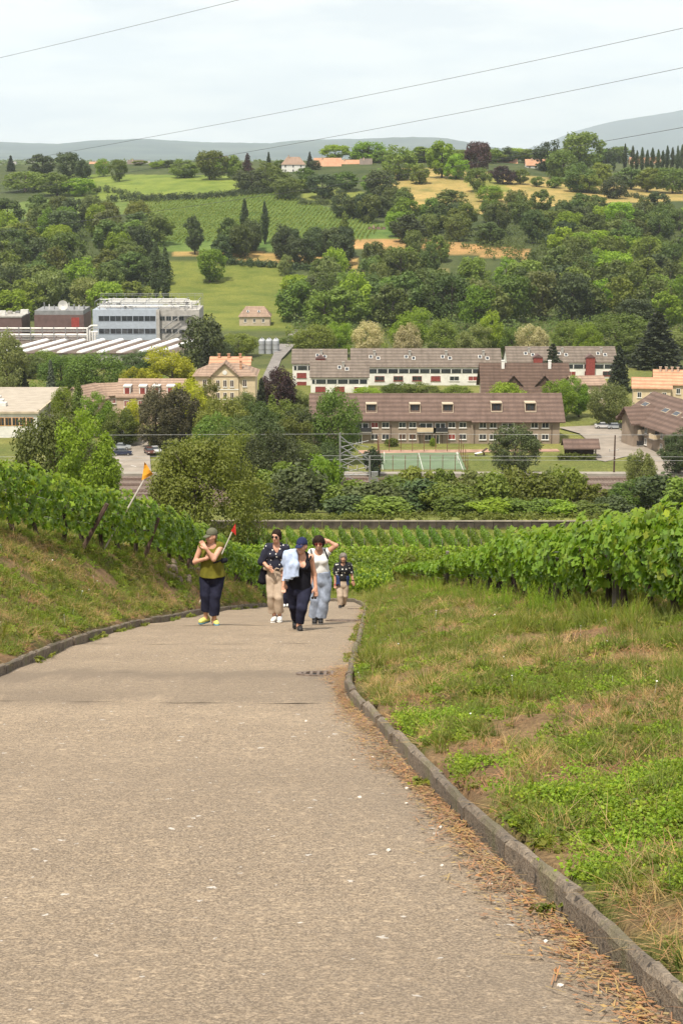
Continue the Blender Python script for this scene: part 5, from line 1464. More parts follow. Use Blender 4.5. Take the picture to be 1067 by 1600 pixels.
# ------------------------------------------------------------------ vines
_half = [(0, -.14), (.20, -.40), (.45, -.24), (.37, -.02), (.58, .20), (.32, .29), (.25, .44), (0, .62)]
_out = _half + [(-x, y) for x, y in reversed(_half[1:-1])]
LEAF_V = np.array([(0, .04, .07)] + [(x, y, .09 * abs(x) - .16 * (x * x + max(0, y) ** 2)) for x, y in _out])
LEAF_F = np.array([(0, 1 + i, 1 + (i + 1) % len(_out)) for i in range(len(_out))])
VINE_L = leafmat('vine_leaf', (.088, .165, .020), .36, .40, .02, .45)
VINE_B = leafmat('vine_leaf_pale', (.165, .250, .028), .42, .35, .02, .45)
VWOOD = plain('vine_wood', (.055, .040, .032), .95, .4, 9)
STAKE = plain('stake_grey', (.15, .13, .11), .9, .25, 6)
STAKEB = plain('stake_brown', (.10, .065, .05), .9, .3, 6)
leaf_me = np_mesh('leaf', LEAF_V, LEAF_F, True)
def frames(n, rng, P, out):
    """orientation of hanging leaves: face out of the row and up, tip drooping"""
    nr = out + rng.normal(size=(n, 3)) * .55; nr[:, 2] += .35; nr /= np.linalg.norm(nr, axis=1)[:, None]
    tip = np.tile(np.array([[0., 0, -1]]), (n, 1)) + rng.normal(size=(n, 3)) * .6
    tip -= nr * np.sum(tip * nr, 1)[:, None]; tip /= np.linalg.norm(tip, axis=1)[:, None] + 1e-9
    sd = np.cross(tip, nr)
    return np.stack([sd, tip, nr], 2)      # columns are the leaf axes
def vine_row(name, label, base, hts, n_leaf, size, seed, thick=.30, low=.30, n_single=280, stakes=(), group=None, density=None):
    """base: list of (x,y,z) along the row, hts: canopy heights"""
    rng = np.random.default_rng(seed)
    base = np.array(base); seg = np.linalg.norm(np.diff(base[:, :2], axis=0), axis=1); s = np.concatenate([[0], np.cumsum(seg)]); L = s[-1]
    o0 = base[0]; o = empty(name, tuple(o0)); tag(o, label, 'vine row', group)
    def along(t): return np.stack([np.interp(t, s, base[:, k]) for k in range(3)], -1)
    def dirv(t):
        d = along(np.minimum(t + .2, L)) - along(np.maximum(t - .2, 0)); d[:, 2] = 0
        return d / (np.linalg.norm(d, axis=1)[:, None] + 1e-9)
    t = rng.random(n_leaf) * L
    if density is not None: t = L * rng.random(n_leaf) ** density
    c = along(t); c[:, 2] = H(c[:, 0], c[:, 1]); d = dirv(t); side = np.stack([d[:, 1], -d[:, 0], np.zeros(n_leaf)], 1)
    hgt = np.interp(t, s, hts) * (1 + .16 * (vnoise(t, t * 0, .55, seed) - .5) + .10 * (vnoise(t, t * 0, .17, seed + 2) - .5))
    lo = low + .22 * (vnoise(t, t * 0, .7, seed + 1) - .3)
    f = rng.random(n_leaf) ** .85
    z = lo + (hgt - lo) * f
    sg = np.where(rng.random(n_leaf) < .62, 1, -1) * np.where(rng.random(n_leaf) < .82, 1, rng.random(n_leaf))
    bulge = thick * (.65 + .5 * np.sin(np.pi * np.clip(f, 0, 1))) * (.75 + .5 * vnoise(t, z, .4, seed + 3))
    P = c + side * (sg * bulge)[:, None]; P[:, 2] += z
    ns = side * sg[:, None]; ns[:, 2] += np.where(f > .9, 1.0, 0)
    M = frames(n_leaf, rng, P, ns)
    sz = size * (.55 + .65 * rng.random(n_leaf)) * np.where(f > .93, .75, 1)
    dist = np.linalg.norm(P - np.array([0, 0, EYE]), axis=1)
    vis = (sg > .9) if np.dot(side.mean(0)[:2], -base.mean(0)[:2]) > 0 else (sg < -.9)
    a, b = to_px(P[:, 0], P[:, 1], P[:, 2])
    rank = np.where(vis & (a > 0) & (a < 1067), dist / sz, 1e9)
    single = np.argsort(rank)[:n_single]
    rest = np.setdiff1d(np.arange(n_leaf), single)
    pale = (rng.random(n_leaf) < .30) | (f > .88)
    for k, (sel, mt) in enumerate(((rest[~pale[rest]], VINE_L), (rest[pale[rest]], VINE_B))):
        V = np.einsum('nij,vj->nvi', M[sel], LEAF_V) * sz[sel][:, None, None] + (P[sel] - o0)[:, None, :]
        Q = (LEAF_F[None] + (np.arange(len(sel)) * len(LEAF_V))[:, None, None]).reshape(-1, 3)
        q = add('foliage', np_mesh('foliage', V.reshape(-1, 3), Q, True), mt, o); q['kind'] = 'stuff'
    for i in single:
        m4_ = Matrix([[*(M[i][r] * sz[i]), P[i][r] - o0[r]] for r in range(3)] + [[0, 0, 0, 1]])
        q = add('leaf', leaf_me, VINE_B if pale[i] else VINE_L, o); q.matrix_basis = m4_
    rr = random.Random(seed); tt = .3
    while tt < L:
        p = along(np.array([tt]))[0]; p[2] = h1(p[0], p[1])
        h = float(np.interp(tt, s, hts)); pts = [Vector(p) - Vector(o0) + Vector((0, 0, -.15))]
        for k in range(4): pts.append(pts[-1] + Vector((rr.uniform(-.07, .07), rr.uniform(-.07, .07), h * .16)))
        mb = MB(); mb.tube(pts, [.06, .05, .042, .035, .03], 6)
        for k in range(2):
            q = pts[-1]; dd = dirv(np.array([tt]))[0] * (1 if k else -1)
            mb.tube([q, q + Vector(dd) * .22 + Vector((0, 0, .06)), q + Vector(dd) * .5 + Vector((0, 0, .12))], [.028, .022, .012], 5)
        mb.build('vine_stem', VWOOD, o, True); tt += rr.uniform(.8, 1.15)
    for (ts, lean, ln, mt) in stakes:
        p = along(np.array([ts]))[0]; p[2] = h1(p[0], p[1]); dd = Vector(dirv(np.array([ts]))[0]); sd = Vector((dd.y, -dd.x, 0))
        if (Vector(p[:2]) * -1).dot(sd.xy) < 0: sd = -sd
        q0 = Vector(p) - Vector(o0) + sd * .12; q0.z -= .2
        mb = MB(); q1 = q0 + Vector((lean, 0, ln)); mb.tube([q0, q1], [.045, .04], 6); mb.build('stake', mt, o)
    for zz in (.35, .62):
        mb = MB(); n = 24; ws = []
        for k in range(n + 1):
            p = along(np.array([L * k / n]))[0]; ws.append((p[0] - o0[0], p[1] - o0[1], h1(p[0], p[1]) - o0[2] + zz * float(np.interp(L * k / n, s, hts))))
        mb.tube(ws, .004, 4); mb.build('trellis_wire', WIREL, o)
    return o
def base_from(pix):
    out = []
    for px, py, Y in pix:
        p = at(px, py, Y); out.append((p.x, p.y, h1(p.x, p.y)))
    return out
RB = base_from([(1160, 975, 15), (1067, 965, 17), (1000, 955, 18.6), (850, 932, 23), (760, 912, 29), (690, 900, 36), (640, 895, 45)])
def hts_from(base, tops):
    return [max(.36, at(px, py, b[1]).z - b[2]) for b, (px, py) in zip(base, tops)]
RHT = [h * 1.03 for h in hts_from(RB, [(1160, 782), (1067, 795), (1000, 805), (850, 828), (760, 860), (690, 884), (640, 896)])]
vine_row('vine_row', 'leafy vine row with grey stakes on the right-hand bank', RB, RHT, 19000, .108, 71, .32, .22, 280,
         [(4.2, .0, 1.05, STAKE), (6.9, -.02, .8, STAKE), (8.6, -.04, .8, STAKE), (5.4, 0, .55, STAKEB), (13, 0, .9, STAKE), (19, 0, .9, STAKE)], None, 1.25)
RB2 = [(x + 2.2, y + .6, h1(x + 2.2, y + .6)) for x, y, z in RB[:4]]
vine_row('vine_row', 'second vine row just behind the staked row on the right-hand bank', RB2, [h * 1.08 for h in RHT[:4]], 2600, .17, 72, .34, .3, 20, [(6, 0, 1.0, STAKE)], None, 1.2)
LB = base_from([(-110, 835, 25.5), (0, 845, 28), (150, 858, 32), (250, 880, 36), (330, 903, 42), (385, 905, 50), (440, 908, 62)])
LHT = hts_from(LB, [(-110, 690), (0, 722), (150, 757), (250, 792), (330, 836), (385, 868), (440, 892)])
vine_row('vine_row', 'leafy vine row with leaning poles above the left bank', LB, LHT, 15000, .116, 73, .36, .18, 280,
         [(5.6, .55, .98, STAKEB), (9.2, .35, .95, STAKEB), (13, .2, .9, STAKEB)])
LB2 = [(x - 2.1, y + 1.2, h1(x - 2.1, y + 1.2)) for x, y, z in LB]
vine_row('vine_row', 'second vine row just behind the row above the left bank', LB2, [h * .95 for h in LHT], 3200, .17, 74, .34, .26, 20, [(6, .1, 1.0, STAKEB)])
# --- vine rows of the lower plots
def strip_mesh(L, h, seed, leaf=.17, per_m=46, w=.22):
    rng = np.random.default_rng(seed); n = max(3, int(L / .35)); t = (np.arange(n) + .5) * L / n
    C = np.stack([t, rng.normal(size=n) * .05, np.full(n, h * .58) + rng.normal(size=n) * .07], 1)
    r = np.stack([np.full(n, .32), w * rng.uniform(.8, 1.25, n), h * .40 * rng.uniform(.85, 1.15, n)], 1)
    return np_mesh('foliage', *leaf_cloud(C, r, np.full(n, int(per_m * .35 * 3)), leaf, rng, 1, .2, .5))
def low_row(a, b, me, L0, label, group, mat, stake_every=5.0):
    d = Vector(b) - Vector(a); o = empty('vine_row', a); o.rotation_euler = (0, -math.atan2(d.z, d.xy.length), math.atan2(d.y, d.x))
    tag(o, label, 'vine row', group); sc = d.length / L0
    add('foliage', me, mat, o, scale=(sc, 1, 1))
    st = cached('lowstake', lambda: MB().tube([(0, 0, -.3), (0, 0, 1.35)], .035, 5).mesh('stake'))
    k = 0.0
    while k <= d.length: add('stake', st, STAKE, o, (k, .05, 0)); k += stake_every
    return o
SM = [strip_mesh(24, 1.25, 80 + i, .12, 62, .11) for i in range(3)]
for k in range(-2, 24):
    px = 409 + 20.2 * k
    a = at(px + 20, 870, 136); b = at(px, 845, 158)
    low_row((a.x, 136, h1(a.x, 136)), (b.x, 158, h1(b.x, 158)), SM[k % 3], 24, 'slim vine row running down the slope to the low dark wall', 'downhill vine rows of the lower plot', VINE_L, 9.0)
SM2 = [strip_mesh(30, 1.3, 90 + i, .17, 60, .34) for i in range(3)]
cy = [92, 95.5, 99, 102.5, 106, 109.5, 113.5, 117.5, 121.5, 126, 131]
for k, Y in enumerate(cy):
    xa, xb = at(350, 900, Y).x, at(920, 900, Y).x
    lab = ['vine row running across the slope behind the person with the blue jacket'][0]
    n = 2
    low_row((xa, Y, h1(xa, Y)), (xb, Y + R.uniform(-1, 1), h1(xb, Y)), SM2[k % 3], 30, lab, 'cross-slope vine rows of the upper plot', VINE_L if k % 2 else VINE_B, 6.5)

# ------------------------------------------------------------------ grass, weeds and litter
HID = bpy.data.collections.new('plant_sources')
def blades(n, h, spread, lean, w, rng, segs=3, curve=.5):
    V = []; Q = []
    for i in range(n):
        a = rng.random() * 6.283; r = spread * math.sqrt(rng.random()); p = Vector((math.cos(a) * r, math.sin(a) * r, 0))
        b = rng.random() * 6.283; dr = Vector((math.cos(b), math.sin(b), 0)); hh = h * (.5 + .7 * rng.random()); ln = lean * (.3 + rng.random())
        sd = Vector((-dr.y, dr.x, 0)); base = len(V)
        for s in range(segs + 1):
            t = s / segs; q = p + dr * (ln * hh * t + curve * hh * t * t * ln) + Vector((0, 0, hh * t * (1 - .35 * t * ln)))
            ww = w * (1 - t * .85) * (.7 + .6 * rng.random() if s == 0 else 1)
            V += [q - sd * ww / 2, q + sd * ww / 2]
        for s in range(segs): Q.append([base + 2*s, base + 2*s + 1, base + 2*s + 3, base + 2*s + 2])
    return np_mesh('tuft', np.array([tuple(v) for v in V]), np.array(Q))
def weed(n, r, h, leaf, rng):
    C = np.stack([rng.normal(size=n) * r * .5, rng.normal(size=n) * r * .5, h * rng.random(n) ** .6], 1)
    V, Q = leaf_cloud(C, np.full(n, leaf * .6), np.full(n, 3), leaf, rng, .5, 1.2, .2)
    return np_mesh('weed', V, Q)
def tall_weed(rng, h=.6):
    V = []; Q = []
    for s in range(4):
        a = rng.random() * 6.283; top = Vector((math.cos(a) * .12, math.sin(a) * .12, h * (.7 + .4 * rng.random()))); p0 = Vector((math.cos(a) * .03, math.sin(a) * .03, 0))
        for k in range(34):
            t = .12 + .88 * k / 34; p = p0.lerp(top, t); b = k * 2.4; d = Vector((math.cos(b), math.sin(b), .75)).normalized(); l = .10 * (1.15 - t * .8); w = Vector((-math.sin(b), math.cos(b), 0)) * .006
            n0 = len(V); V += [p - w, p + w, p + d * l * .6 + w * 1.1, p + d * l]; Q.append([n0, n0 + 1, n0 + 2, n0 + 3])
        n0 = len(V); w = Vector((.004, .002, 0)); V += [p0 - w, p0 + w, top + w * .5, top - w * .5]; Q.append([n0, n0 + 1, n0 + 2, n0 + 3])
    return np_mesh('tall_weed', np.array([tuple(v) for v in V]), np.array(Q))
def flower(rng):
    mb = MB(); n = 7
    mb.poly([(math.cos(6.283 * k / n) * .012, math.sin(6.283 * k / n) * .012, .16 + .004 * (k % 2)) for k in range(n)])
    mb.tube([(0, 0, 0), (0, 0, .16)], .0015, 3); return mb.mesh('flower')
rg = np.random.default_rng(3)
G_GREEN = leafmat('grass_green', (.128, .165, .030), .35, .35, .03)
G_DARK = leafmat('grass_dark', (.090, .126, .024), .35, .35, .02)
G_LUSH = leafmat('weed_lush', (.150, .240, .024), .36, .3, .015)
G_DRY = leafmat('grass_dry', (.32, .24, .125), .25, .3, .012)
G_RUST = leafmat('grass_rust', (.225, .135, .080), .2, .35, .012)
G_WHITE = plain('petal', (.75, .75, .70), .7)
SRC = [('a_short', blades(14, .11, .05, .7, .006, rg), G_GREEN), ('b_medium', blades(16, .20, .05, .6, .007, rg), G_DARK), ('c_tall', blades(18, .27, .05, .5, .008, rg, 4), G_GREEN),
       ('d_straw', blades(16, .13, .07, 2.6, .0045, rg, 3, .1), G_DRY), ('e_rust', blades(14, .10, .07, 2.8, .006, rg, 3, .1), G_RUST), ('f_weed', weed(58, .10, .08, .016, rg), G_LUSH),
       ('g_weed', weed(18, .07, .05, .032, rg), G_GREEN), ('h_tallweed', tall_weed(rg), G_LUSH), ('i_flower', flower(rg), G_WHITE), ('j_seed', blades(7, .30, .03, .45, .0035, rg, 4), G_DRY)]
for nm, me, mt in SRC:
    me.materials.append(mt); ob = bpy.data.objects.new(nm, me); HID.objects.link(ob)
def scatter(name, label, P, idx, scl, rng, tilt=.25, cat='grass'):
    n = len(P); me = bpy.data.meshes.new(name); me.vertices.add(n); me.vertices.foreach_set('co', np.asarray(P, np.float32).ravel())
    a = me.attributes.new('idx', 'INT', 'POINT'); a.data.foreach_set('value', np.asarray(idx, np.int32))
    a = me.attributes.new('scl', 'FLOAT', 'POINT'); a.data.foreach_set('value', np.asarray(scl, np.float32))
    rot = np.stack([rng.normal(size=n) * tilt, rng.normal(size=n) * tilt, rng.random(n) * 6.283], 1).astype(np.float32)
    a = me.attributes.new('rot', 'FLOAT_VECTOR', 'POINT'); a.data.foreach_set('vector', rot.ravel())
    o = bpy.data.objects.new(name, me); COL.objects.link(o); tag(o, label, cat, kind='stuff')
    ng = bpy.data.node_groups.new(name, 'GeometryNodeTree')
    ng.interface.new_socket('Geometry', in_out='INPUT', socket_type='NodeSocketGeometry'); ng.interface.new_socket('Geometry', in_out='OUTPUT', socket_type='NodeSocketGeometry')
    gi = ng.nodes.new('NodeGroupInput'); go = ng.nodes.new('NodeGroupOutput'); ip = ng.nodes.new('GeometryNodeInstanceOnPoints')
    ci = ng.nodes.new('GeometryNodeCollectionInfo'); ci.inputs['Collection'].default_value = HID; ci.inputs['Separate Children'].default_value = True; ci.inputs['Reset Children'].default_value = True
    def na(nm, t):
        q = ng.nodes.new('GeometryNodeInputNamedAttribute'); q.data_type = t; q.inputs['Name'].default_value = nm; return q.outputs['Attribute']
    er = ng.nodes.new('FunctionNodeEulerToRotation'); L = ng.links
    L.new(gi.outputs[0], ip.inputs['Points']); L.new(ci.outputs[0], ip.inputs['Instance']); ip.inputs['Pick Instance'].default_value = True
    L.new(na('idx', 'INT'), ip.inputs['Instance Index']); L.new(na('rot', 'FLOAT_VECTOR'), er.inputs[0]); L.new(er.outputs[0], ip.inputs['Rotation']); L.new(na('scl', 'FLOAT'), ip.inputs['Scale'])
    L.new(ip.outputs[0], go.inputs[0])
    md = o.modifiers.new('scatter', 'NODES'); md.node_group = ng
    return o
def bank_points(n, y0, y1, side, umax, rng, power=1.0):
    Y = y0 + (y1 - y0) * rng.random(n) ** power; u = rng.random(n) * umax + .10
    X = xr(Y) + .03 + u if side > 0 else xl(Y) - .03 - u
    return X, Y, u
def choose(X, Y, rng, green=.5, lushc=None):
    n = len(X); d = vnoise(X, Y, .7, 21) * .34 + vnoise(X, Y, .22, 22) * .36 + rng.random(n) * .28; r = rng.random(n); idx = np.zeros(n, int)
    dry = d > (.56 + (green - .5) * .5); mid = (~dry) & (d > .42)
    idx[dry] = np.where(r[dry] < .36, 3, np.where(r[dry] < .78, 4, np.where(r[dry] < .9, 0, 9)))
    idx[mid] = np.where(r[mid] < .5, 0, np.where(r[mid] < .75, 1, np.where(r[mid] < .88, 6, 3)))
    g = (~dry) & (~mid); idx[g] = np.where(r[g] < .34, 5, np.where(r[g] < .6, 6, np.where(r[g] < .85, 0, 1)))
    idx[rng.random(n) < .0015] = 8; idx[(rng.random(n) < .22) & (vnoise(X, Y, .35, 27) > .80)] = 2
    return idx, d
rng = np.random.default_rng(61)
X, Y, u = bank_points(17000, 3.0, 12.5, 1, 2.6, rng); idx, d = choose(X, Y, rng, .60)
lush = ((np.hypot((X - 1.30) / .42, (Y - 7.3) / 1.5) < 1) & (vnoise(X, Y, .3, 31) > .25)) | ((np.hypot((X - 1.8) / .25, (Y - 8.2) / .6) < 1) & (vnoise(X, Y, .3, 32) > .35)) | ((u < .45) & (Y > 8.5) & (vnoise(X, Y, .5, 33) > .42)); idx[lush & (vnoise(X, Y, .28, 36) > .36) & (rng.random(len(X)) < .7)] = 5
P1 = [X, Y, idx, rng.uniform(.36, .78, len(X)) * np.where(idx == 5, 1.15, 1)]
X, Y, u = bank_points(36000, 12.5, 48, 1, 4.0, rng, 1.5); idx, d = choose(X, Y, rng, .55)
idx[(vnoise(X, Y, 1.3, 35) > .72) & (rng.random(len(X)) < .3)] = 2
P2 = [X, Y, idx, rng.uniform(.4, .85, len(X)) * np.interp(Y, [12, 40], [.85, 1.1]) * np.where(vnoise(X, Y, .45, 28) > .72, 1.5, 1)]
X = np.concatenate([P1[0], P2[0]]); Y = np.concatenate([P1[1], P2[1]]); idx = np.concatenate([P1[2], P2[2]]); sc_ = np.concatenate([P1[3], P2[3]])
def thin(X, Y, idx): return ~((vnoise(X, Y, .62, 40) > .69) & (rng.random(len(X)) < .8) & (idx != 4))
kp = thin(X, Y, idx); X, Y, idx, sc_ = X[kp], Y[kp], idx[kp], sc_[kp]
scatter('verge_grass', 'patchy green and dry grass and weeds on the right-hand bank', np.stack([X, Y, H(X, Y) - .01], 1), idx, sc_, rng)
X, Y, u = bank_points(38000, 12, 52, -1, 4.2, rng, 1.0); idx, d = choose(X, Y, rng, .58); idx[(rng.random(len(X)) < .003)] = 8
kp = thin(X, Y, idx); X, Y, idx = X[kp], Y[kp], idx[kp]
scatter('verge_grass', 'patchy green and dry grass and weeds on the left-hand bank', np.stack([X, Y, H(X, Y) - .01], 1), idx, rng.uniform(.55, 1.1, len(X)), rng)
# tall weeds under the right vine row, grass along kerbs and in the lower plots
rb = np.array(RB); t = rng.random(260); yy = 16 + 20 * t; xx = np.interp(yy, rb[:, 1], rb[:, 0]) - .35 - .5 * rng.random(260)
scatter('tall_weeds', 'tall feathery weeds at the foot of the right vine row', np.stack([xx, yy, H(xx, yy) - .02], 1), np.where(rng.random(260) < .75, 7, 2), np.where(rng.random(260) < .5, .12, rng.uniform(.3, .62, 260)), rng, .12, 'weeds')
n = 22000; Y = 62 + 135 * rng.random(n) ** .8; X = (rng.random(n) - .42) * .36 * Y
scatter('meadow_grass', 'grass between the rows of the lower vineyard plots', np.stack([X, Y, H(X, Y) - .02], 1), np.where(rng.random(n) < .7, 2, np.where(rng.random(n) < .5, 9, 1)), rng.uniform(.9, 1.7, n), rng)
n = 500; Y = np.concatenate([3 + 46 * rng.random(300), 15 + 34 * rng.random(200)]); X = np.concatenate([xr(Y[:300]) - .02 - .05 * rng.random(300), xl(Y[300:]) + .02 + .05 * rng.random(200)]); ok = vnoise(X * 0, Y, 1.1, 44) > .62
scatter('kerb_weeds', 'little weeds growing in the gutter along the kerbs', np.stack([X, Y, zprof(Y)], 1)[ok], np.where(rng.random(ok.sum()) < .5, 6, 0), rng.uniform(.5, 1.0, ok.sum()), rng, .3, 'weeds')
# dry stalks and dead leaves gathered in the right-hand gutter
V = []; Q = []; QS = []
rr = random.Random(9)
for i in range(7000):
    Y = 3 + 15 * rr.random() ** 1.1 if i < 5600 else rr.uniform(16, 46)
    dn = float(vnoise(np.array([0.0]), np.array([Y]), .8, 50)[0])
    u = abs(rr.gauss(0, .035 + .10 * dn)); x = float(xr(Y)) - .015 - u
    z = road_z(x, Y) + .018 + rr.random() * .03 * max(0, 1 - u * 4)
    a = rr.gauss(math.pi / 2 + .35, .7); l = rr.uniform(.03, .15) if rr.random() < .55 else rr.uniform(.010, .028); w = .0022 if l > .03 else .008
    d = Vector((math.cos(a), math.sin(a), -.22 * math.sin(a) + rr.gauss(0, .08))); s = Vector((-math.sin(a), math.cos(a), -.2 * math.cos(a)))
    p = Vector((x, Y, z)); n0 = len(V)
    V += [p - d * l / 2 - s * w, p + d * l / 2 - s * w, p + d * l / 2 + s * w, p - d * l / 2 + s * w]
    Q.append([n0, n0+1, n0+2, n0+3])
Q = np.array(Q); V = np.array([tuple(v) for v in V]); sel = np.array([rr.random() < .40 for _ in range(len(Q))])
for nm, s, mt in (('straw_litter', sel, G_DRY), ('leaf_litter', ~sel, G_RUST)):
    tag(add(nm, np_mesh(nm, V, Q[s]), mt), 'dry straw blown into the gutter of the right kerb' if nm[0] == 's' else 'rust-brown dead leaves in the gutter of the right kerb', 'litter', kind='stuff')
# pebbles on the road by the gutter
PEB = plain('pebble', (.58, .53, .47), .9, .15, 30)
for i in range(14):
    Y = rr.uniform(4.5, 14); x = float(xr(Y)) - rr.uniform(.08, .5); r = rr.uniform(.007, .014)
    bm = bmesh.new(); bmesh.ops.create_icosphere(bm, subdivisions=1, radius=r)
    for v in bm.verts: v.co *= rr.uniform(.75, 1.2); v.co.z *= .6
    me = bpy.data.meshes.new('pebble'); bm.to_mesh(me); bm.free()
    tag(add('pebble', me, PEB, None, (x, Y, road_z(x, Y) + r * .45)), 'small pale pebble lying in the straw by the right kerb', 'pebble', 'pebbles by the right kerb')
# rough stones breaking out of the left bank
ROCK = plain('rock', (.22, .17, .13), .95, .4, 6)
RKB = []
for i in range(26):
    px, py = rr.uniform(262, 322), rr.uniform(878, 915)
    p = on_ground(px, py, 20, 45); r = rr.uniform(.05, .12)
    bm = bmesh.new(); bmesh.ops.create_icosphere(bm, subdivisions=2, radius=r)
    sd = rr.random() * 50
    for v in bm.verts:
        v.co *= 1 + .45 * (noise.noise(v.co * 9 + Vector((sd, 0, 0)))); v.co.z *= .8
    me = bpy.data.meshes.new('stone'); bm.to_mesh(me); bm.free()
    RKB.append((me, p, r))
o = empty('rubble_bank', tuple(RKB[0][1])); tag(o, 'rough brown stones breaking out of the left bank behind the person in olive', 'stones')
for me, p, r in RKB: add('stone', me, ROCK, o, tuple(p - RKB[0][1] + Vector((0, 0, r * .1))), (rr.random(), rr.random(), rr.random() * 6))
# --- flags on leaning poles
def flag(px0, py0, px1, py1, Y, colr, label, tri, r=.022):
    a, b = at(px0, py0, Y), at(px1, py1, Y)
    g = h1(a.x, Y); d = (b - a); t = (a.z - g + .15) / d.z; a = a - d * t
    o = empty('flag_pole', tuple(a)); tag(o, label, 'flag')
    d = b - a
    MB().tube([(0, 0, 0), tuple(d)], r, 7).build('pole', plain('pole_white', (.55, .50, .45), .7, .12, 4), o)
    mb = MB(); pts = [at(x, y, Y - .05) - a for x, y in tri]; c = (pts[0] + pts[1] + pts[2]) / 3
    th = Vector((0, .012, 0))
    n = 5; grid = []
    for i in range(n + 1):
        for j in range(n + 1 - i):
            q = pts[0] + (pts[1] - pts[0]) * i / n + (pts[2] - pts[0]) * j / n
            q = q + Vector((0, .035 * math.sin(i * 1.4 + j * .9), 0)); grid.append(q)
    def ix(i, j): return sum(n + 1 - k for k in range(i)) + j
    for sgn in (-1, 1):
        n0 = len(mb.v); mb.v += [tuple(q + th * sgn * .5) for q in grid]
        for i in range(n):
            for j in range(n - i):
                mb.f.append([n0 + ix(i, j), n0 + ix(i + 1, j), n0 + ix(i, j + 1)])
                if j < n - i - 1: mb.f.append([n0 + ix(i + 1, j), n0 + ix(i + 1, j + 1), n0 + ix(i, j + 1)])
    mb.build('cloth', plain('flag_' + label.split()[0], colr, .8, .12, 5), o)
flag(199, 796, 231, 740, 32.5, (.60, .26, .02), 'yellow triangular pennant on a leaning white pole in the vines', [(226, 722), (240, 741), (222, 750)], .016)
flag(355, 848, 366, 824, 36, (.62, .035, .03), 'red pennant on a thin leaning pole behind the person in olive', [(361, 830), (368, 818), (369, 836)], .013)
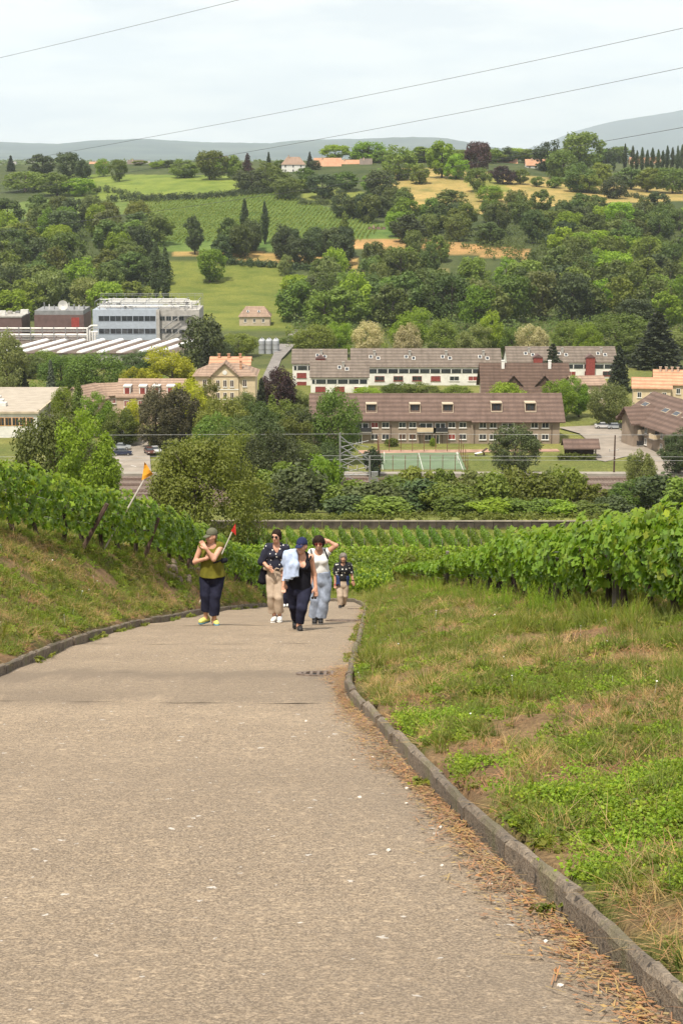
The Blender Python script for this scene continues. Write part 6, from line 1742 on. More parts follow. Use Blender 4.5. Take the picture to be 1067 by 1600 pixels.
# ------------------------------------------------------------------ people
class Field:
    def __init__(s, lo, hi, h):
        s.h = h; s.lo = np.array(lo, float); n = np.ceil((np.array(hi) - s.lo) / h).astype(int) + 1
        s.n = n; s.v = np.full(n, .6)
        s.ax = [s.lo[k] + np.arange(n[k]) * h for k in range(3)]
    def box(s, lo, hi):
        a = [max(0, int((lo[k] - s.lo[k]) / s.h)) for k in range(3)]; b = [min(s.n[k], int((hi[k] - s.lo[k]) / s.h) + 2) for k in range(3)]
        if any(b[k] <= a[k] for k in range(3)): return None
        sl = tuple(slice(a[k], b[k]) for k in range(3))
        g = np.meshgrid(*[s.ax[k][sl[k]] for k in range(3)], indexing='ij')
        return sl, g
    def cone(s, a, b, ra, rb=None, k=.03, fy=1.0, flat=False, sub=False, flat0=False):
        """tapered limb from a to b; fy > 1 flattens it front to back; flat cuts the far end square"""
        rb = ra if rb is None else rb; a = np.array(a, float); b = np.array(b, float); m = max(ra, rb) + k + .03
        q = s.box(np.minimum(a, b) - m, np.maximum(a, b) + m)
        if q is None: return s
        sl, (X, Y, Z) = q; d = b - a; d2 = d.copy(); d2[1] *= fy; L2 = max(1e-9, (d2 ** 2).sum())
        px, py, pz = X - a[0], (Y - a[1]) * fy, Z - a[2]
        tu = (px * d2[0] + py * d2[1] + pz * d2[2]) / L2; t = np.clip(tu, 0, 1)
        dist = np.sqrt((px - d2[0] * t) ** 2 + (py - d2[1] * t) ** 2 + (pz - d2[2] * t) ** 2) - (ra + (rb - ra) * t)
        if flat: dist = np.maximum(dist, (tu - 1) * math.sqrt(L2))
        if flat0: dist = np.maximum(dist, -tu * math.sqrt(L2))
        s.mix(sl, dist, k, sub); return s
    def ell(s, c, r, k=.03, rot=0.0, sub=False):
        c = np.array(c, float); r = np.array(r, float); m = max(r) + k + .03
        q = s.box(c - m, c + m)
        if q is None: return s
        sl, (X, Y, Z) = q; x, y, z = X - c[0], Y - c[1], Z - c[2]
        if rot: x, y = x * math.cos(rot) + y * math.sin(rot), -x * math.sin(rot) + y * math.cos(rot)
        kk = np.sqrt((x / r[0]) ** 2 + (y / r[1]) ** 2 + (z / r[2]) ** 2)
        s.mix(sl, (kk - 1) * min(r), k, sub); return s
    def mix(s, sl, d, k, sub):
        v = s.v[sl]
        if sub: s.v[sl] = np.maximum(v, -d); return
        if k <= 0: s.v[sl] = np.minimum(v, d); return
        hh = np.maximum(k - np.abs(v - d), 0) / k
        s.v[sl] = np.minimum(v, d) - hh * hh * k * .25
    def plane(s, p, n):          # keep the side the normal points away from
        n = np.array(n, float); n /= np.linalg.norm(n)
        X, Y, Z = np.meshgrid(*s.ax, indexing='ij'); s.v = np.maximum(s.v, (X - p[0]) * n[0] + (Y - p[1]) * n[1] + (Z - p[2]) * n[2]); return s
    def wrinkle(s, amp, sc, seed=0, stretch=(1, 1, .5)):
        X, Y, Z = np.meshgrid(*s.ax, indexing='ij')
        w = np.sin(X * sc * stretch[0] + seed + 2 * np.sin(Z * sc * .31 + seed)) * np.sin(Y * sc * stretch[1] + seed * 2) + .6 * np.sin(Z * sc * stretch[2] * 1.7 + X * sc * .6 + seed * 3)
        s.v += amp * w; return s
    def mesh(s, name):
        v = s.v; ins = v < 0
        c = sum(ins[i:ins.shape[0] - 1 + i, j:ins.shape[1] - 1 + j, k:ins.shape[2] - 1 + k].astype(np.int8) for i in (0, 1) for j in (0, 1) for k in (0, 1))
        act = (c > 0) & (c < 8); idx = np.full(act.shape, -1); ai = np.argwhere(act); idx[act] = np.arange(len(ai))
        acc = np.zeros((len(ai), 3)); num = np.zeros(len(ai)); cor = [(i, j, k) for i in (0, 1) for j in (0, 1) for k in (0, 1)]
        for p in cor:
            for ax in range(3):
                if p[ax]: continue
                q = list(p); q[ax] = 1
                va = v[ai[:, 0] + p[0], ai[:, 1] + p[1], ai[:, 2] + p[2]]; vb = v[ai[:, 0] + q[0], ai[:, 1] + q[1], ai[:, 2] + q[2]]
                m = (va < 0) != (vb < 0); t = va[m] / (va[m] - vb[m]); pt = np.tile(np.array(p, float), (m.sum(), 1)); pt[:, ax] += t
                acc[m] += pt; num[m] += 1
        V = (ai + acc / np.maximum(num, 1)[:, None]) * s.h + s.lo
        Qs = []
        for ax in range(3):
            o1, o2 = (ax + 1) % 3, (ax + 2) % 3
            sa = [slice(1, -1)] * 3; sb = [slice(1, -1)] * 3; sa[ax] = slice(0, -1); sb[ax] = slice(1, None)
            A = ins[tuple(sa)]; B = ins[tuple(sb)]; e = np.argwhere(A != B)
            if not len(e): continue
            fl = A[e[:, 0], e[:, 1], e[:, 2]]
            b = e.copy(); b[:, o1] += 1; b[:, o2] += 1
            def cell(d1, d2):
                g = b.copy(); g[:, o1] += d1; g[:, o2] += d2; return idx[g[:, 0], g[:, 1], g[:, 2]]
            q = np.stack([cell(-1, -1), cell(0, -1), cell(0, 0), cell(-1, 0)], 1); q[~fl] = q[~fl][:, ::-1]
            Qs.append(q)
        Q = np.concatenate(Qs); Q = Q[(Q >= 0).all(1)]
        return np_mesh(name, V, Q, True)
def skin_mat(name, c):
    if name in MATS: return MATS[name]
    m, nt, bs = new_mat(name); f = noise_fac(nt, 14, .3, .7, 4)
    nt.links.new(mixc(nt, f, tuple(q * .85 for q in c), c), bs.inputs['Base Color'])
    bs.inputs['Roughness'].default_value = .55; bs.inputs['Subsurface Weight'].default_value = .08; bs.inputs['Subsurface Radius'].default_value = (.02, .008, .004)
    MATS[name] = m; return m
def cloth(name, c, var=.22, scale=9): return plain(name, c, .9, var, scale, 0, None, .12)
def dotted(name, c, dot, scale, th):
    m, nt, bs = new_mat(name); tc = nt.nodes.new('ShaderNodeTexCoord'); vo = nt.nodes.new('ShaderNodeTexVoronoi'); vo.inputs['Scale'].default_value = scale; vo.inputs['Randomness'].default_value = .55
    nt.links.new(tc.outputs['Object'], vo.inputs['Vector']); lt = nt.nodes.new('ShaderNodeMath'); lt.operation = 'LESS_THAN'; lt.inputs[1].default_value = th
    nt.links.new(vo.outputs['Distance'], lt.inputs[0]); nt.links.new(mixc(nt, lt.outputs[0], c, dot), bs.inputs['Base Color']); bs.inputs['Roughness'].default_value = .9; return m
SKIN = skin_mat('skin_light', (.56, .30, .205)); SKIN2 = skin_mat('skin_tan', (.47, .25, .165))
LIP = plain('lips', (.40, .12, .10), .5); EYEM = plain('eye_dark', (.05, .035, .03), .3)
LENS = plain('lens_dark', (.018, .015, .016), .12, .2, 3, 0, None, .7); LENSR = plain('lens_brown', (.10, .02, .016), .12, .2, 3, 0, None, .7)
VX = .0075
class Person:
    """joints given as seen in the photo (x, y of an enlarged view) with a depth towards the camera; figures face the camera"""
    def __init__(s, name_label, view, scale, foot, Y, X=None):
        s.x0, s.y0, s.k = view
        s.Y = Y; g = at(s.px(foot[0]), s.py(foot[1]), Y)
        zg = road_z(g.x, Y); s.th = math.atan2(EYE - zg - .8, Y); s.m = mpp(Y) / s.k * scale
        s.foot = foot
        s.o = empty('person', (g.x, Y, zg + .012)); tag(s.o, name_label, 'person')
    def px(s, x): return s.x0 + x / s.k
    def py(s, y): return s.y0 + y / s.k
    def J(s, x, y, d=0.0):
        v = (s.foot[1] - y) * s.m
        return np.array([(x - s.foot[0]) * s.m, -d, (v + d * math.sin(s.th)) / math.cos(s.th)])
    def field(s, pts, m=.25, h=VX):
        P = np.array(pts); lo = P.min(0) - m; hi = P.max(0) + m
        return Field(lo, hi, h)
    def add(s, f, name, mat):
        return add(name, f.mesh(name), mat, s.o)
def hand(f, w, tip, side, size=1.0, curl=.35):
    """palm, four unequal bent fingers and a thumb; w wrist, tip direction point, side = thumb side vector"""
    w = np.array(w); d = np.array(tip) - w; d /= np.linalg.norm(d); sd = np.array(side, float); sd -= d * (sd @ d); sd /= np.linalg.norm(sd) + 1e-9; nr = np.cross(d, sd)
    pl = .085 * size; c0 = w + d * .015; c1 = w + d * pl
    f.cone(w - d * .01, c0 + d * .02, .024 * size, .026 * size, .02)
    for q in (-.026, -.009, .009, .026): f.cone(c0 + sd * q * .7, c1 + sd * q, .015 * size, .0125 * size, .012)
    for q, l in ((-.030, .058), (-.010, .072), (.010, .078), (.029, .070)):
        a = c1 + sd * q; b = a + (d * (1 - curl * .25) + nr * curl * .4) * l * .55 * size; e = b + (d * (1 - curl) + nr * curl * 1.1) * l * .5 * size
        f.cone(a, b, .0105 * size, .0095 * size, .006); f.cone(b, e, .0095 * size, .008 * size, .005)
    a = c0 + sd * .028; b = a + (sd * .6 + d * .75) * .042 * size; e = b + (d + sd * .1 + nr * .2) * .034 * size
    f.cone(a, b, .014 * size, .012 * size, .01); f.cone(b, e, .012 * size, .009 * size, .006)
def head(p, f, c, yaw, tilt=0.0, size=1.0):
    """skull, jaw, nose, ears; yaw > 0 turns the face to image right"""
    c = np.array(c); fw = np.array([math.sin(yaw), -math.cos(yaw), -.05]); sd = np.array([math.cos(yaw), math.sin(yaw), 0]); up = np.array([0, 0, 1.0]); z = size
    f.ell(c + up * .025 * z - fw * .012, np.array([.074, .092, .095]) * z, .02, yaw)
    f.ell(c - up * .035 * z + fw * .022, np.array([.060, .070, .078]) * z, .03, yaw)
    f.ell(c - up * .088 * z + fw * .052, np.array([.028, .026, .022]) * z, .03, yaw)
    f.cone(c + up * .012 * z + fw * .078 * z, c - up * .030 * z + fw * .103 * z, .010 * z, .014 * z, .012)
    for sg in (-1, 1):
        f.ell(c + sd * sg * .074 * z - up * .01 - fw * .01, np.array([.012, .022, .033]) * z, .008, yaw)
        f.ell(c + sd * sg * .034 * z + fw * .062 * z - up * .028 * z, np.array([.024, .02, .02]) * z, .02, yaw)
    f.cone(c - up * .058 * z + fw * .074 * z - sd * .018, c - up * .058 * z + fw * .074 * z + sd * .018, .011 * z, .011 * z, .008)
    f.cone(c + up * .034 * z + fw * .070 * z - sd * .03, c + up * .034 * z + fw * .070 * z + sd * .03, .012 * z, .012 * z, .015)
    return fw, sd, up
def face_bits(p, c, frame, size=1.0, glasses=None, mouth_open=False):
    fw, sd, up = frame; c = np.array(c); rz = math.atan2(sd[1], sd[0])
    if glasses is None:
        for sg in (-1, 1):
            q = c + up * .008 * size + fw * .079 * size + sd * sg * .031 * size
            bm = MB().tube([tuple(q - sd * .011), tuple(q), tuple(q + sd * .011)], [.002, .0065, .002], 8).build('eye', EYEM, p.o)
            MB().tube([tuple(q + up * .018 - sd * .016), tuple(q + up * .023 + fw * .006), tuple(q + up * .018 + sd * .016)], .0035, 5).build('eyebrow', EYEM, p.o)
    else:
        g = MB()
        for sg in (-1, 1):
            q = c + up * .006 * size + fw * .092 * size + sd * sg * .034 * size
            ring = [(math.cos(6.283 * k / 12) * .031, math.sin(6.283 * k / 12) * .024) for k in range(12)]
            n0 = len(g.v); g.v += [tuple(q + sd * a + up * b) for a, b in ring] + [tuple(q + sd * a * .9 + up * b * .9 + fw * .008) for a, b in ring]
            g.f += [[n0 + k, n0 + (k + 1) % 12, n0 + 12 + (k + 1) % 12, n0 + 12 + k] for k in range(12)] + [[n0 + 12 + k for k in range(12)]]
            g.tube([tuple(q + sd * sg * .03 + up * .008), tuple(c + sd * sg * .078 * size + up * .012 * size)], .003, 5)
        q = c + up * .012 * size + fw * .094 * size; g.tube([tuple(q - sd * .008), tuple(q + sd * .008)], .003, 5)
        g.build('sunglasses', glasses, p.o)
    q = c - up * .058 * size + fw * .088 * size
    MB().tube([tuple(q - sd * .024 + up * .004 - fw * .006), tuple(q), tuple(q + sd * .024 + up * .004 - fw * .006)], [.002, .0055 if not mouth_open else .008, .002], 6).build('mouth', LIP if not mouth_open else plain('teeth', (.6, .52, .48), .4), p.o)
def shoe(p, heel, toe, mat, sole, sock=None, top=.085):
    heel = np.array(heel); toe = np.array(toe); d = toe - heel; d /= np.linalg.norm(d)
    f = p.field([heel, toe], .16, .006); zb = min(heel[2], toe[2])
    f.cone(heel + [0, 0, .045], toe - d * .04 + [0, 0, .038], .040, .041, .03); f.cone(heel + d * .02 + [0, 0, .05], heel + d * .02 + [0, 0, top], .042, .040, .03); f.cone(heel + d * .06 + [0, 0, .06], toe - d * .09 + [0, 0, .05], .04, .035, .03)
    f.plane((heel + [0, 0, .020]), np.array([0, 0, -1]) + d * 0)
    a = add('shoe', f.mesh('shoe'), mat, p.o)
    g = p.field([heel, toe], .16, .006); g.cone(heel + [0, 0, .02], toe - d * .04 + [0, 0, .02], .045, .047, .01)
    g.plane(heel + [0, 0, .024], (0, 0, 1)); g.plane(heel + [0, 0, -.002], (0, 0, -1))
    add('sole', g.mesh('sole'), sole, a)
    mb = MB(); s = np.cross(d, [0, 0, 1.0])
    for k in range(3):
        q = heel + d * (.085 + k * .03) + np.array([0, 0, .095 - k * .012]); mb.tube([tuple(q - s * .022), tuple(q + [0, 0, .006]), tuple(q + s * .022)], .004, 5)
    mb.build('lace', plain('lace', (.06, .06, .05), .8) if mat.name != 'shoe_white' else mat, a)
def build_body(p, j, skin, yaw, hs=1.0, bust=.055, hips=.15):
    f = p.field([j['head'] + [0, 0, .05], j['anL'], j['anR'], j['elL'], j['elR'], j['wrL'], j['wrR'], j['shL'], j['shR']], .17)
    fr = head(p, f, j['head'], yaw, 0, hs)
    nb = (j['shL'] + j['shR']) / 2 + [0, .01, .035]
    f.cone(j['head'] - [0, -.012, .06], nb, .048, .056, .03); f.cone(nb, (j['shL'] + j['shR']) / 2 - [0, 0, .03], .055, .075, .04)
    f.cone(j['shL'], j['shR'], .052, .052, .05); ch = j['chest']; pe = j['pelvis']
    f.cone(ch + [0, 0, .06], (ch + pe) / 2, .125, .115, .06, 1.35); f.cone((ch + pe) / 2, pe, .12, hips, .06, 1.3)
    for sg in (-1, 1): f.ell(ch + [sg * .07, -.085, -.01], [bust, bust, bust], .05)
    for s in 'LR':
        f.cone(j['sh' + s], j['el' + s], .050, .040, .03); f.cone(j['el' + s], j['wr' + s], .040, .026, .02)
        hand(f, j['wr' + s], j['ht' + s], j['th' + s], 1.0, j.get('curl' + s, .35))
        f.cone(j['hip' + s], j['kn' + s], .078, .052, .05); f.cone(j['kn' + s], (j['kn' + s] * .6 + j['an' + s] * .4), .052, .054, .03); f.cone(j['kn' + s] * .6 + j['an' + s] * .4, j['an' + s], .050, .035, .03)
        f.cone(j['an' + s], j['an' + s] - [0, -.005, .05], .034, .036, .02)
    o = p.add(f, 'body', skin); return fr
def trousers(p, j, mat, waist_z, cuffL, cuffR, rw=.155, rt=.100, rk=.085, rc=.075, fold=.004, name='trousers', fy=1.2, up=None):
    f = p.field([j['pelvis'], j['hipL'], j['hipR'], cuffL, cuffR, j['knL'], j['knR']], .22)
    pe = np.array(j['pelvis']); wz = np.array([pe[0], pe[1], waist_z]) if up is None else np.array(up)
    f.cone(wz, pe - [0, 0, .02], rw * .9, rw, .04, fy, flat0=True)
    for s, cf in (('L', cuffL), ('R', cuffR)):
        f.cone(j['hip' + s] + [0, 0, .02], j['kn' + s], rt, rk, .012, 1.05); f.cone(j['kn' + s], cf, rk, rc, .012, 1.0, flat=True)
    f.wrinkle(fold, 34, j['pelvis'][0] * 9 + 1.3)
    return p.add(f, name, mat)
def top(p, j, mat, hem_z, sleeve=None, rc=.145, rw=.150, rs=.062, neck=None, name='top', fold=.004, bust=.07, hem_r=None, fy=1.3, srad=(.075, .07), hem_c=None):
    f = p.field([j['shL'], j['shR'], j['chest'], j['pelvis'], j['elL'], j['elR']], .2)
    ch = np.array(j['chest']); pe = np.array(j['pelvis'])
    f.cone(j['shL'] + [.012, 0, 0], j['shR'] - [.012, 0, 0], rs, rs, .04)
    f.cone(ch + [0, 0, .08], (ch + pe) / 2, rc, rw, .06, fy)
    c2 = np.array([pe[0], pe[1], hem_z]) if hem_c is None else np.array(hem_c)
    f.cone((ch + pe) / 2, c2, rw, hem_r or rw * 1.05, .05, fy, flat=True)
    for sg in (-1, 1): f.ell(ch + [sg * .072, -.085, -.01], [bust, bust, bust], .06)
    for s in 'LR':
        if sleeve and sleeve.get(s) is not None:
            e = j['sh' + s] + (j['el' + s] - j['sh' + s]) * min(1, sleeve[s])
            f.cone(j['sh' + s], e, srad[0], srad[1], .03, 1.0, flat=sleeve[s] <= 1)
            if sleeve[s] > 1: f.cone(e, j['el' + s] + (j['wr' + s] - j['el' + s]) * (sleeve[s] - 1), srad[1], srad[1] * .95, .03, 1, flat=True)
    f.wrinkle(fold, 30, ch[0] * 7 + .4)
    for n in (neck or []): f.ell(n[0], n[1], 0, 0, True)
    return p.add(f, name, mat)
def cap(p, c, fr, mat, size=1.0, lift=.03):
    fw, sd, up = fr; c = np.array(c); f = p.field([c, c + fw * .2], .2, .006); yaw = math.atan2(sd[1], sd[0])
    f.ell(c + up * (.03 + lift * .5) * size - fw * .012, np.array([.086, .104, .098]) * size, .01, yaw); f.plane(c + up * lift * size, -up + fw * .10)
    o = p.add(f, 'cap', mat); q = c + up * (lift + .012) * size
    mb = MB(); n = 9; rows = []
    for i in range(4):
        r = [.086, .115, .145, .165][i] * size; row = []
        for k in range(n):
            a = (k / (n - 1) - .5) * 1.9 * (1 - .1 * i); row.append(q + fw * math.cos(a) * r + sd * math.sin(a) * .082 * size - up * (.004 + .03 * abs(a) ** 2 * .35 + .010 * i))
        rows.append(row)
    for dz in (0, .006):
        n0 = len(mb.v); mb.v += [tuple(v + up * dz) for row in rows for v in row]
        for i in range(3):
            for k in range(n - 1): mb.f.append([n0 + i*n + k, n0 + i*n + k + 1, n0 + (i+1)*n + k + 1, n0 + (i+1)*n + k])
    mb.build('peak', mat, o, True)
def hairdo(p, c, fr, mat, style):
    fw, sd, up = fr; c = np.array(c); f = p.field([c, c - up * .12], .2, .006); yaw = math.atan2(sd[1], sd[0])
    if style == 'short':
        f.ell(c + up * .040 - fw * .018, [.085, .097, .094], .02, yaw); f.ell(c - up * .03 - fw * .052, [.074, .055, .075], .04, yaw)
        for sg in (-1, 1): f.ell(c + sd * sg * .070 - up * .005 - fw * .012, [.017, .035, .05], .02, yaw)
        f.ell(c - up * .034 + fw * .088, [.066, .062, .098], 0, yaw, True)
    elif style == 'bowl':
        f.ell(c + up * .040 - fw * .012, [.104, .112, .100], .02, yaw); f.ell(c - up * .015 - fw * .04, [.100, .08, .085], .04, yaw)
        f.ell(c - up * .045 + fw * .085, [.072, .07, .088], 0, yaw, True)
    elif style == 'bob':
        f.ell(c + up * .036 - fw * .015, [.100, .110, .098], .02, yaw); f.ell(c - up * .05 - fw * .03, [.104, .085, .095], .05, yaw)
        f.ell(c - up * .05 + fw * .085, [.062, .07, .105], 0, yaw, True)
    elif style == 'back':
        f.ell(c - up * .0 - fw * .045, [.078, .062, .085], .03, yaw)
    f.wrinkle(.0035, 95, 2.0, (1, 1, .25)); return p.add(f, 'hair', mat)

NAVY = cloth('cloth_navy', (.020, .021, .040)); BLACKC = cloth('cloth_black', (.014, .014, .020)); BEIGE = cloth('cloth_beige', (.47, .37, .285), .12)
HAIRD = plain('hair_dark', (.026, .017, .013), .8, .4, 60, 0, None, .1); HAIRG = plain('hair_grey', (.20, .17, .15), .8, .4, 60, 0, None, .1); HAIRL = plain('hair_light', (.16, .10, .06), .6, .3, 60)
VA = (290, 810, 6.669); VB = (420, 820, 7.113)
# ---- woman in olive, arms folded across
p = Person('person in olive sleeveless top and grey-green cap, arms crossed, yellow shoes', VA, 1.0, (262, 1115), 28.0); J = p.J
j = dict(head=J(288, 182, .06), shL=J(178, 292, .02), shR=J(388, 285, .02), elL=J(112, 452, .06), wrL=J(238, 418, .22), htL=J(275, 396, .22), thL=(0, -.1, 1), elR=J(318, 425, .26), wrR=J(240, 312, .27), htR=J(200, 258, .24), thR=(-1, -.2, -.2),
         chest=J(285, 350), pelvis=J(292, 585), hipL=J(222, 610), hipR=J(352, 610), knL=J(222, 800, .05), knR=J(318, 810, .06), anL=J(214, 1035, .02), anR=J(303, 1068, .06))
fr = build_body(p, j, SKIN, -.85, 1.0)
OLIVE = cloth('cloth_olive', (.135, .125, .018), .16)
top(p, j, OLIVE, J(0, 598)[2], None, .150, .185, .070, [(np.array(j['head']) - [0, .02, .145], [.085, .09, .075])], 'tank_top', .004, .075, .228, 1.15)
trousers(p, j, NAVY, J(0, 560)[2], J(215, 968, .02), J(304, 1012, .06), .172, .118, .096, .086, .004)
cap(p, j['head'], fr, cloth('cap_khaki', (.115, .115, .078), .12)); hairdo(p, j['head'], fr, HAIRL, 'back'); face_bits(p, j['head'], fr)
YEL = plain('shoe_yellow', (.62, .60, .16), .7, .15, 14); BLUES = plain('sole_blue', (.07, .21, .33), .7)
shoe(p, J(232, 1088, -.04), J(150, 1106, .14), YEL, BLUES); shoe(p, J(298, 1098, -.02), J(345, 1134, .16), YEL, BLUES)
o = empty('waist_pouch', tuple(np.array(p.o.location) + J(415, 440, .05))); tag(o, 'black pouch on a strap at the side of the person in olive', 'pouch')
f = Field((-.12, -.12, -.12), (.12, .12, .12), .006); f.cone((-.03, 0, 0), (.03, 0, .01), .045, .04, .02, 1.1); add('pouch_body', f.mesh('pouch_body'), BLACKC, o)
MB().tube([(-.03, -.02, .02), (-.10, -.13, .015), (-.16, -.17, 0)], .012, 6).build('strap', BLACKC, o)
# ---- woman in dotted blouse and beige trousers
p = Person('person in navy dotted blouse, sunglasses and beige trousers', VA, 1.0, (950, 1075), 30.0); J = p.J
j = dict(head=J(955, 172, .06), shL=J(862, 290), shR=J(1052, 295), elL=J(806, 432, .0), wrL=J(862, 492, .16), htL=J(905, 528, .19), thL=(.2, -.2, 1), elR=J(1075, 440, -.05), wrR=J(1040, 560, .05), htR=J(1035, 610, .08), thR=(-1, -.3, 0),
         chest=J(955, 350), pelvis=J(935, 590), hipL=J(890, 620), hipR=J(982, 620), knL=J(898, 800, .06), knR=J(975, 815, .1), anL=J(925, 1010, -.04), anR=J(982, 1005, .02))
fr = build_body(p, j, SKIN, -.35)
DOT = dotted('blouse_dots', (.012, .013, .028), (.62, .60, .58), 15.5, .22)
top(p, j, DOT, J(0, 500)[2], {'L': 1.05, 'R': 1.05}, .138, .150, .066, [(np.array(j['head']) - [0.0, .02, .165], [.065, .12, .10]), (np.array(j['head']) - [-.005, .10, .235], [.04, .1, .07])], 'blouse', .004, .066, .155, 1.25, (.076, .085))
t = trousers(p, j, BEIGE, J(0, 492)[2], J(905, 965, -.03), J(978, 968, .03), .150, .098, .080, .082, .005)
f = p.field([J(860, 500), J(1015, 500)], .12, .006); f.cone(J(880, 500, .0), J(1000, 500, .0), .115, .115, .02, 1.1); f.plane(J(0, 486), (0, 0, 1)); f.plane(J(0, 520), (0, 0, -1)); f.wrinkle(.006, 70, 1, (1, 1, .1)); p.add(f, 'waistband', BEIGE)
MB().tube([tuple(J(935, 520, .16)), tuple(J(955, 508, .18)), tuple(J(985, 515, .16))], [.008, .016, .008], 6).tube([tuple(J(945, 515, .17)), tuple(J(925, 600, .17))], .007, 6).build('belt_tie', BEIGE, p.o)
hairdo(p, j['head'], fr, HAIRD, 'short'); face_bits(p, j['head'], fr, 1.0, LENS)
WSH = plain('shoe_white', (.70, .68, .66), .7, .1, 12)
shoe(p, J(940, 1062, -.08), J(905, 1084, .14), WSH, WSH); shoe(p, J(985, 1050, -.05), J(982, 1082, .19), WSH, WSH)
o = empty('shoulder_bag', tuple(np.array(p.o.location) + J(800, 660, -.06))); tag(o, 'slouchy black shoulder bag hanging beside the person in the dotted blouse', 'bag')
b0 = J(800, 660, -.06); f = Field((-.2, -.15, -.1), (.22, .15, .42), .007); f.cone(J(800, 640, -.06) - b0, J(815, 540, -.06) - b0, .075, .055, .03, 1.2); f.cone(J(815, 540, -.06) - b0, J(835, 470, -.06) - b0, .05, .035, .03, 1.2); f.wrinkle(.004, 40, 1); add('bag_body', f.mesh('bag_body'), BLACKC, o)
MB().tube([tuple(J(828, 480, -.06) - b0), tuple(J(842, 380, -.13) - b0), tuple(J(862, 268, -.09) - b0)], .013, 6).build('strap', BLACKC, o)
MB().tube([tuple(J(840, 560, .06) - b0), tuple(J(835, 610, .06) - b0), tuple(J(845, 680, .05) - b0)], .006, 5).build('drawcord', BLACKC, o)
# ---- woman in black tank top with light blue shirt over her shoulder
p = Person('person in navy cap and black tank top with pale blue shirt over one shoulder', VB, 1.0, (335, 1205), 26.3); J = p.J
j = dict(head=J(372, 268, .08), shL=J(228, 372, .02), shR=J(470, 392, .02), elL=J(180, 575, -.02), wrL=J(168, 690, .02), htL=J(168, 760, .06), thL=(1, -.3, 0), elR=J(512, 585, -.02), wrR=J(528, 738, .05), htR=J(528, 800, .08), thR=(-1, -.3, 0),
         chest=J(360, 470, .02), pelvis=J(345, 725), hipL=J(278, 760), hipR=J(405, 760), knL=J(278, 935, -.05), knR=J(372, 965, .24), anL=J(290, 1120, -.28), anR=J(338, 1160, .20))
fr = build_body(p, j, SKIN, -.45, 1.02, .065, .165)
top(p, j, BLACKC, J(0, 735)[2], None, .142, .165, .040, [(np.array(j['head']) - [0.01, .0, .17], [.082, .16, .10]), (np.array(j['head']) - [-.005, .12, .25], [.07, .12, .09]), (j['shR'] + [.055, 0, .02], [.05, .12, .10]), (j['shL'] + [-.055, 0, .02], [.05, .12, .10])], 'tank_top', .003, .086, .185, 1.2)
trousers(p, j, NAVY, J(0, 700)[2], J(288, 1088, -.26), J(348, 1130, .20), .185, .120, .084, .062, .004)
MB().tube([tuple(J(455, 430, .16)), tuple(J(474, 385, .075)), tuple(J(472, 368, .0))], .014, 6).build('shoulder_strap', BLACKC, p.o)
BLUEC = cloth('cloth_paleblue', (.42, .50, .68), .16, 14)
f = p.field([J(150, 440), J(340, 660), J(300, 310), J(300, 500, .2)], .2, .007)
f.cone(J(292, 335, .065), J(218, 372, .065), .055, .078, .05); f.cone(J(235, 372, .085), J(175, 455, .055), .085, .055, .05, 1.0); f.cone(J(285, 345, .12), J(300, 480, .22), .055, .060, .06, 1.3); f.cone(J(300, 480, .22), J(300, 612, .24), .060, .062, .06, 1.4, flat=True); f.cone(J(240, 375, .155), J(225, 640, .205), .060, .070, .06, 1.3, flat=True); f.cone(J(205, 400, .095), J(190, 655, .115), .05, .05, .05, 1.1, flat=True)
f.wrinkle(.006, 46, .7, (1.2, 1, .15)); p.add(f, 'draped_shirt', BLUEC)
cap(p, j['head'], fr, cloth('cap_navy', (.022, .028, .075), .12)); hairdo(p, j['head'], fr, HAIRL, 'back'); face_bits(p, j['head'], fr, 1.0, None, True)
BSH = plain('shoe_black', (.022, .021, .022), .6, .2, 14); SOLE = plain('sole_grey', (.10, .095, .09), .8)
shoe(p, J(290, 1165, -.34), J(290, 1196, -.10), BSH, BSH); shoe(p, J(335, 1196, .10), J(362, 1236, .34), BSH, SOLE)
o = empty('held_sunglasses', tuple(np.array(p.o.location) + J(508, 848, .12))); tag(o, 'dark sunglasses dangling from the hand of the person in the black tank top', 'sunglasses')
g = MB()
for dx in (-.022, .022): g.tube([(dx, -.006, 0), (dx, .006, 0)], .022, 10)
g.tube([(0, 0, .02), (.01, .02, .09)], .004, 5); g.build('lens_pair', LENS, o); MB().tube([(-.02, .01, .01), (.005, .03, .10)], .004, 5).build('temple', LENS, o)
# ---- woman in white T-shirt and denim, hand on her head
p = Person('person in white T-shirt and wide pale denim trousers with a hand behind the head', VB, 1.0, (545, 1105), 29.0); J = p.J
j = dict(head=J(558, 195, .07), shL=J(478, 305), shR=J(640, 300), elL=J(450, 470, -.02), wrL=J(470, 610, .02), htL=J(470, 680, .04), thL=(1, -.3, 0), elR=J(752, 222, .02), wrR=J(668, 172, .0), htR=J(610, 160, -.02), thR=(0, -.4, -1),
         chest=J(572, 375), pelvis=J(590, 600), hipL=J(545, 635), hipR=J(635, 635), knL=J(525, 830, .03), knR=J(620, 830, .06), anL=J(508, 1045, -.02), anR=J(576, 1045, .04))
fr = build_body(p, j, SKIN2, -.05, 1.0, .05, .125)
WT = cloth('cloth_white', (.68, .67, .66), .07)
top(p, j, WT, J(0, 525)[2], {'L': .45, 'R': .32}, .132, .128, .066, [(np.array(j['head']) - [0, .02, .15], [.075, .09, .07])], 'tshirt', .004, .068, .125, 1.2)
DENIM = cloth('cloth_denim', (.255, .290, .370), .22, 12)
trousers(p, j, DENIM, J(0, 508)[2], J(502, 1025, .0), J(582, 1025, .05), .160, .112, .094, .098, .006)
hairdo(p, j['head'], fr, HAIRD, 'bowl'); face_bits(p, j['head'], fr, 1.0, LENSR, True)
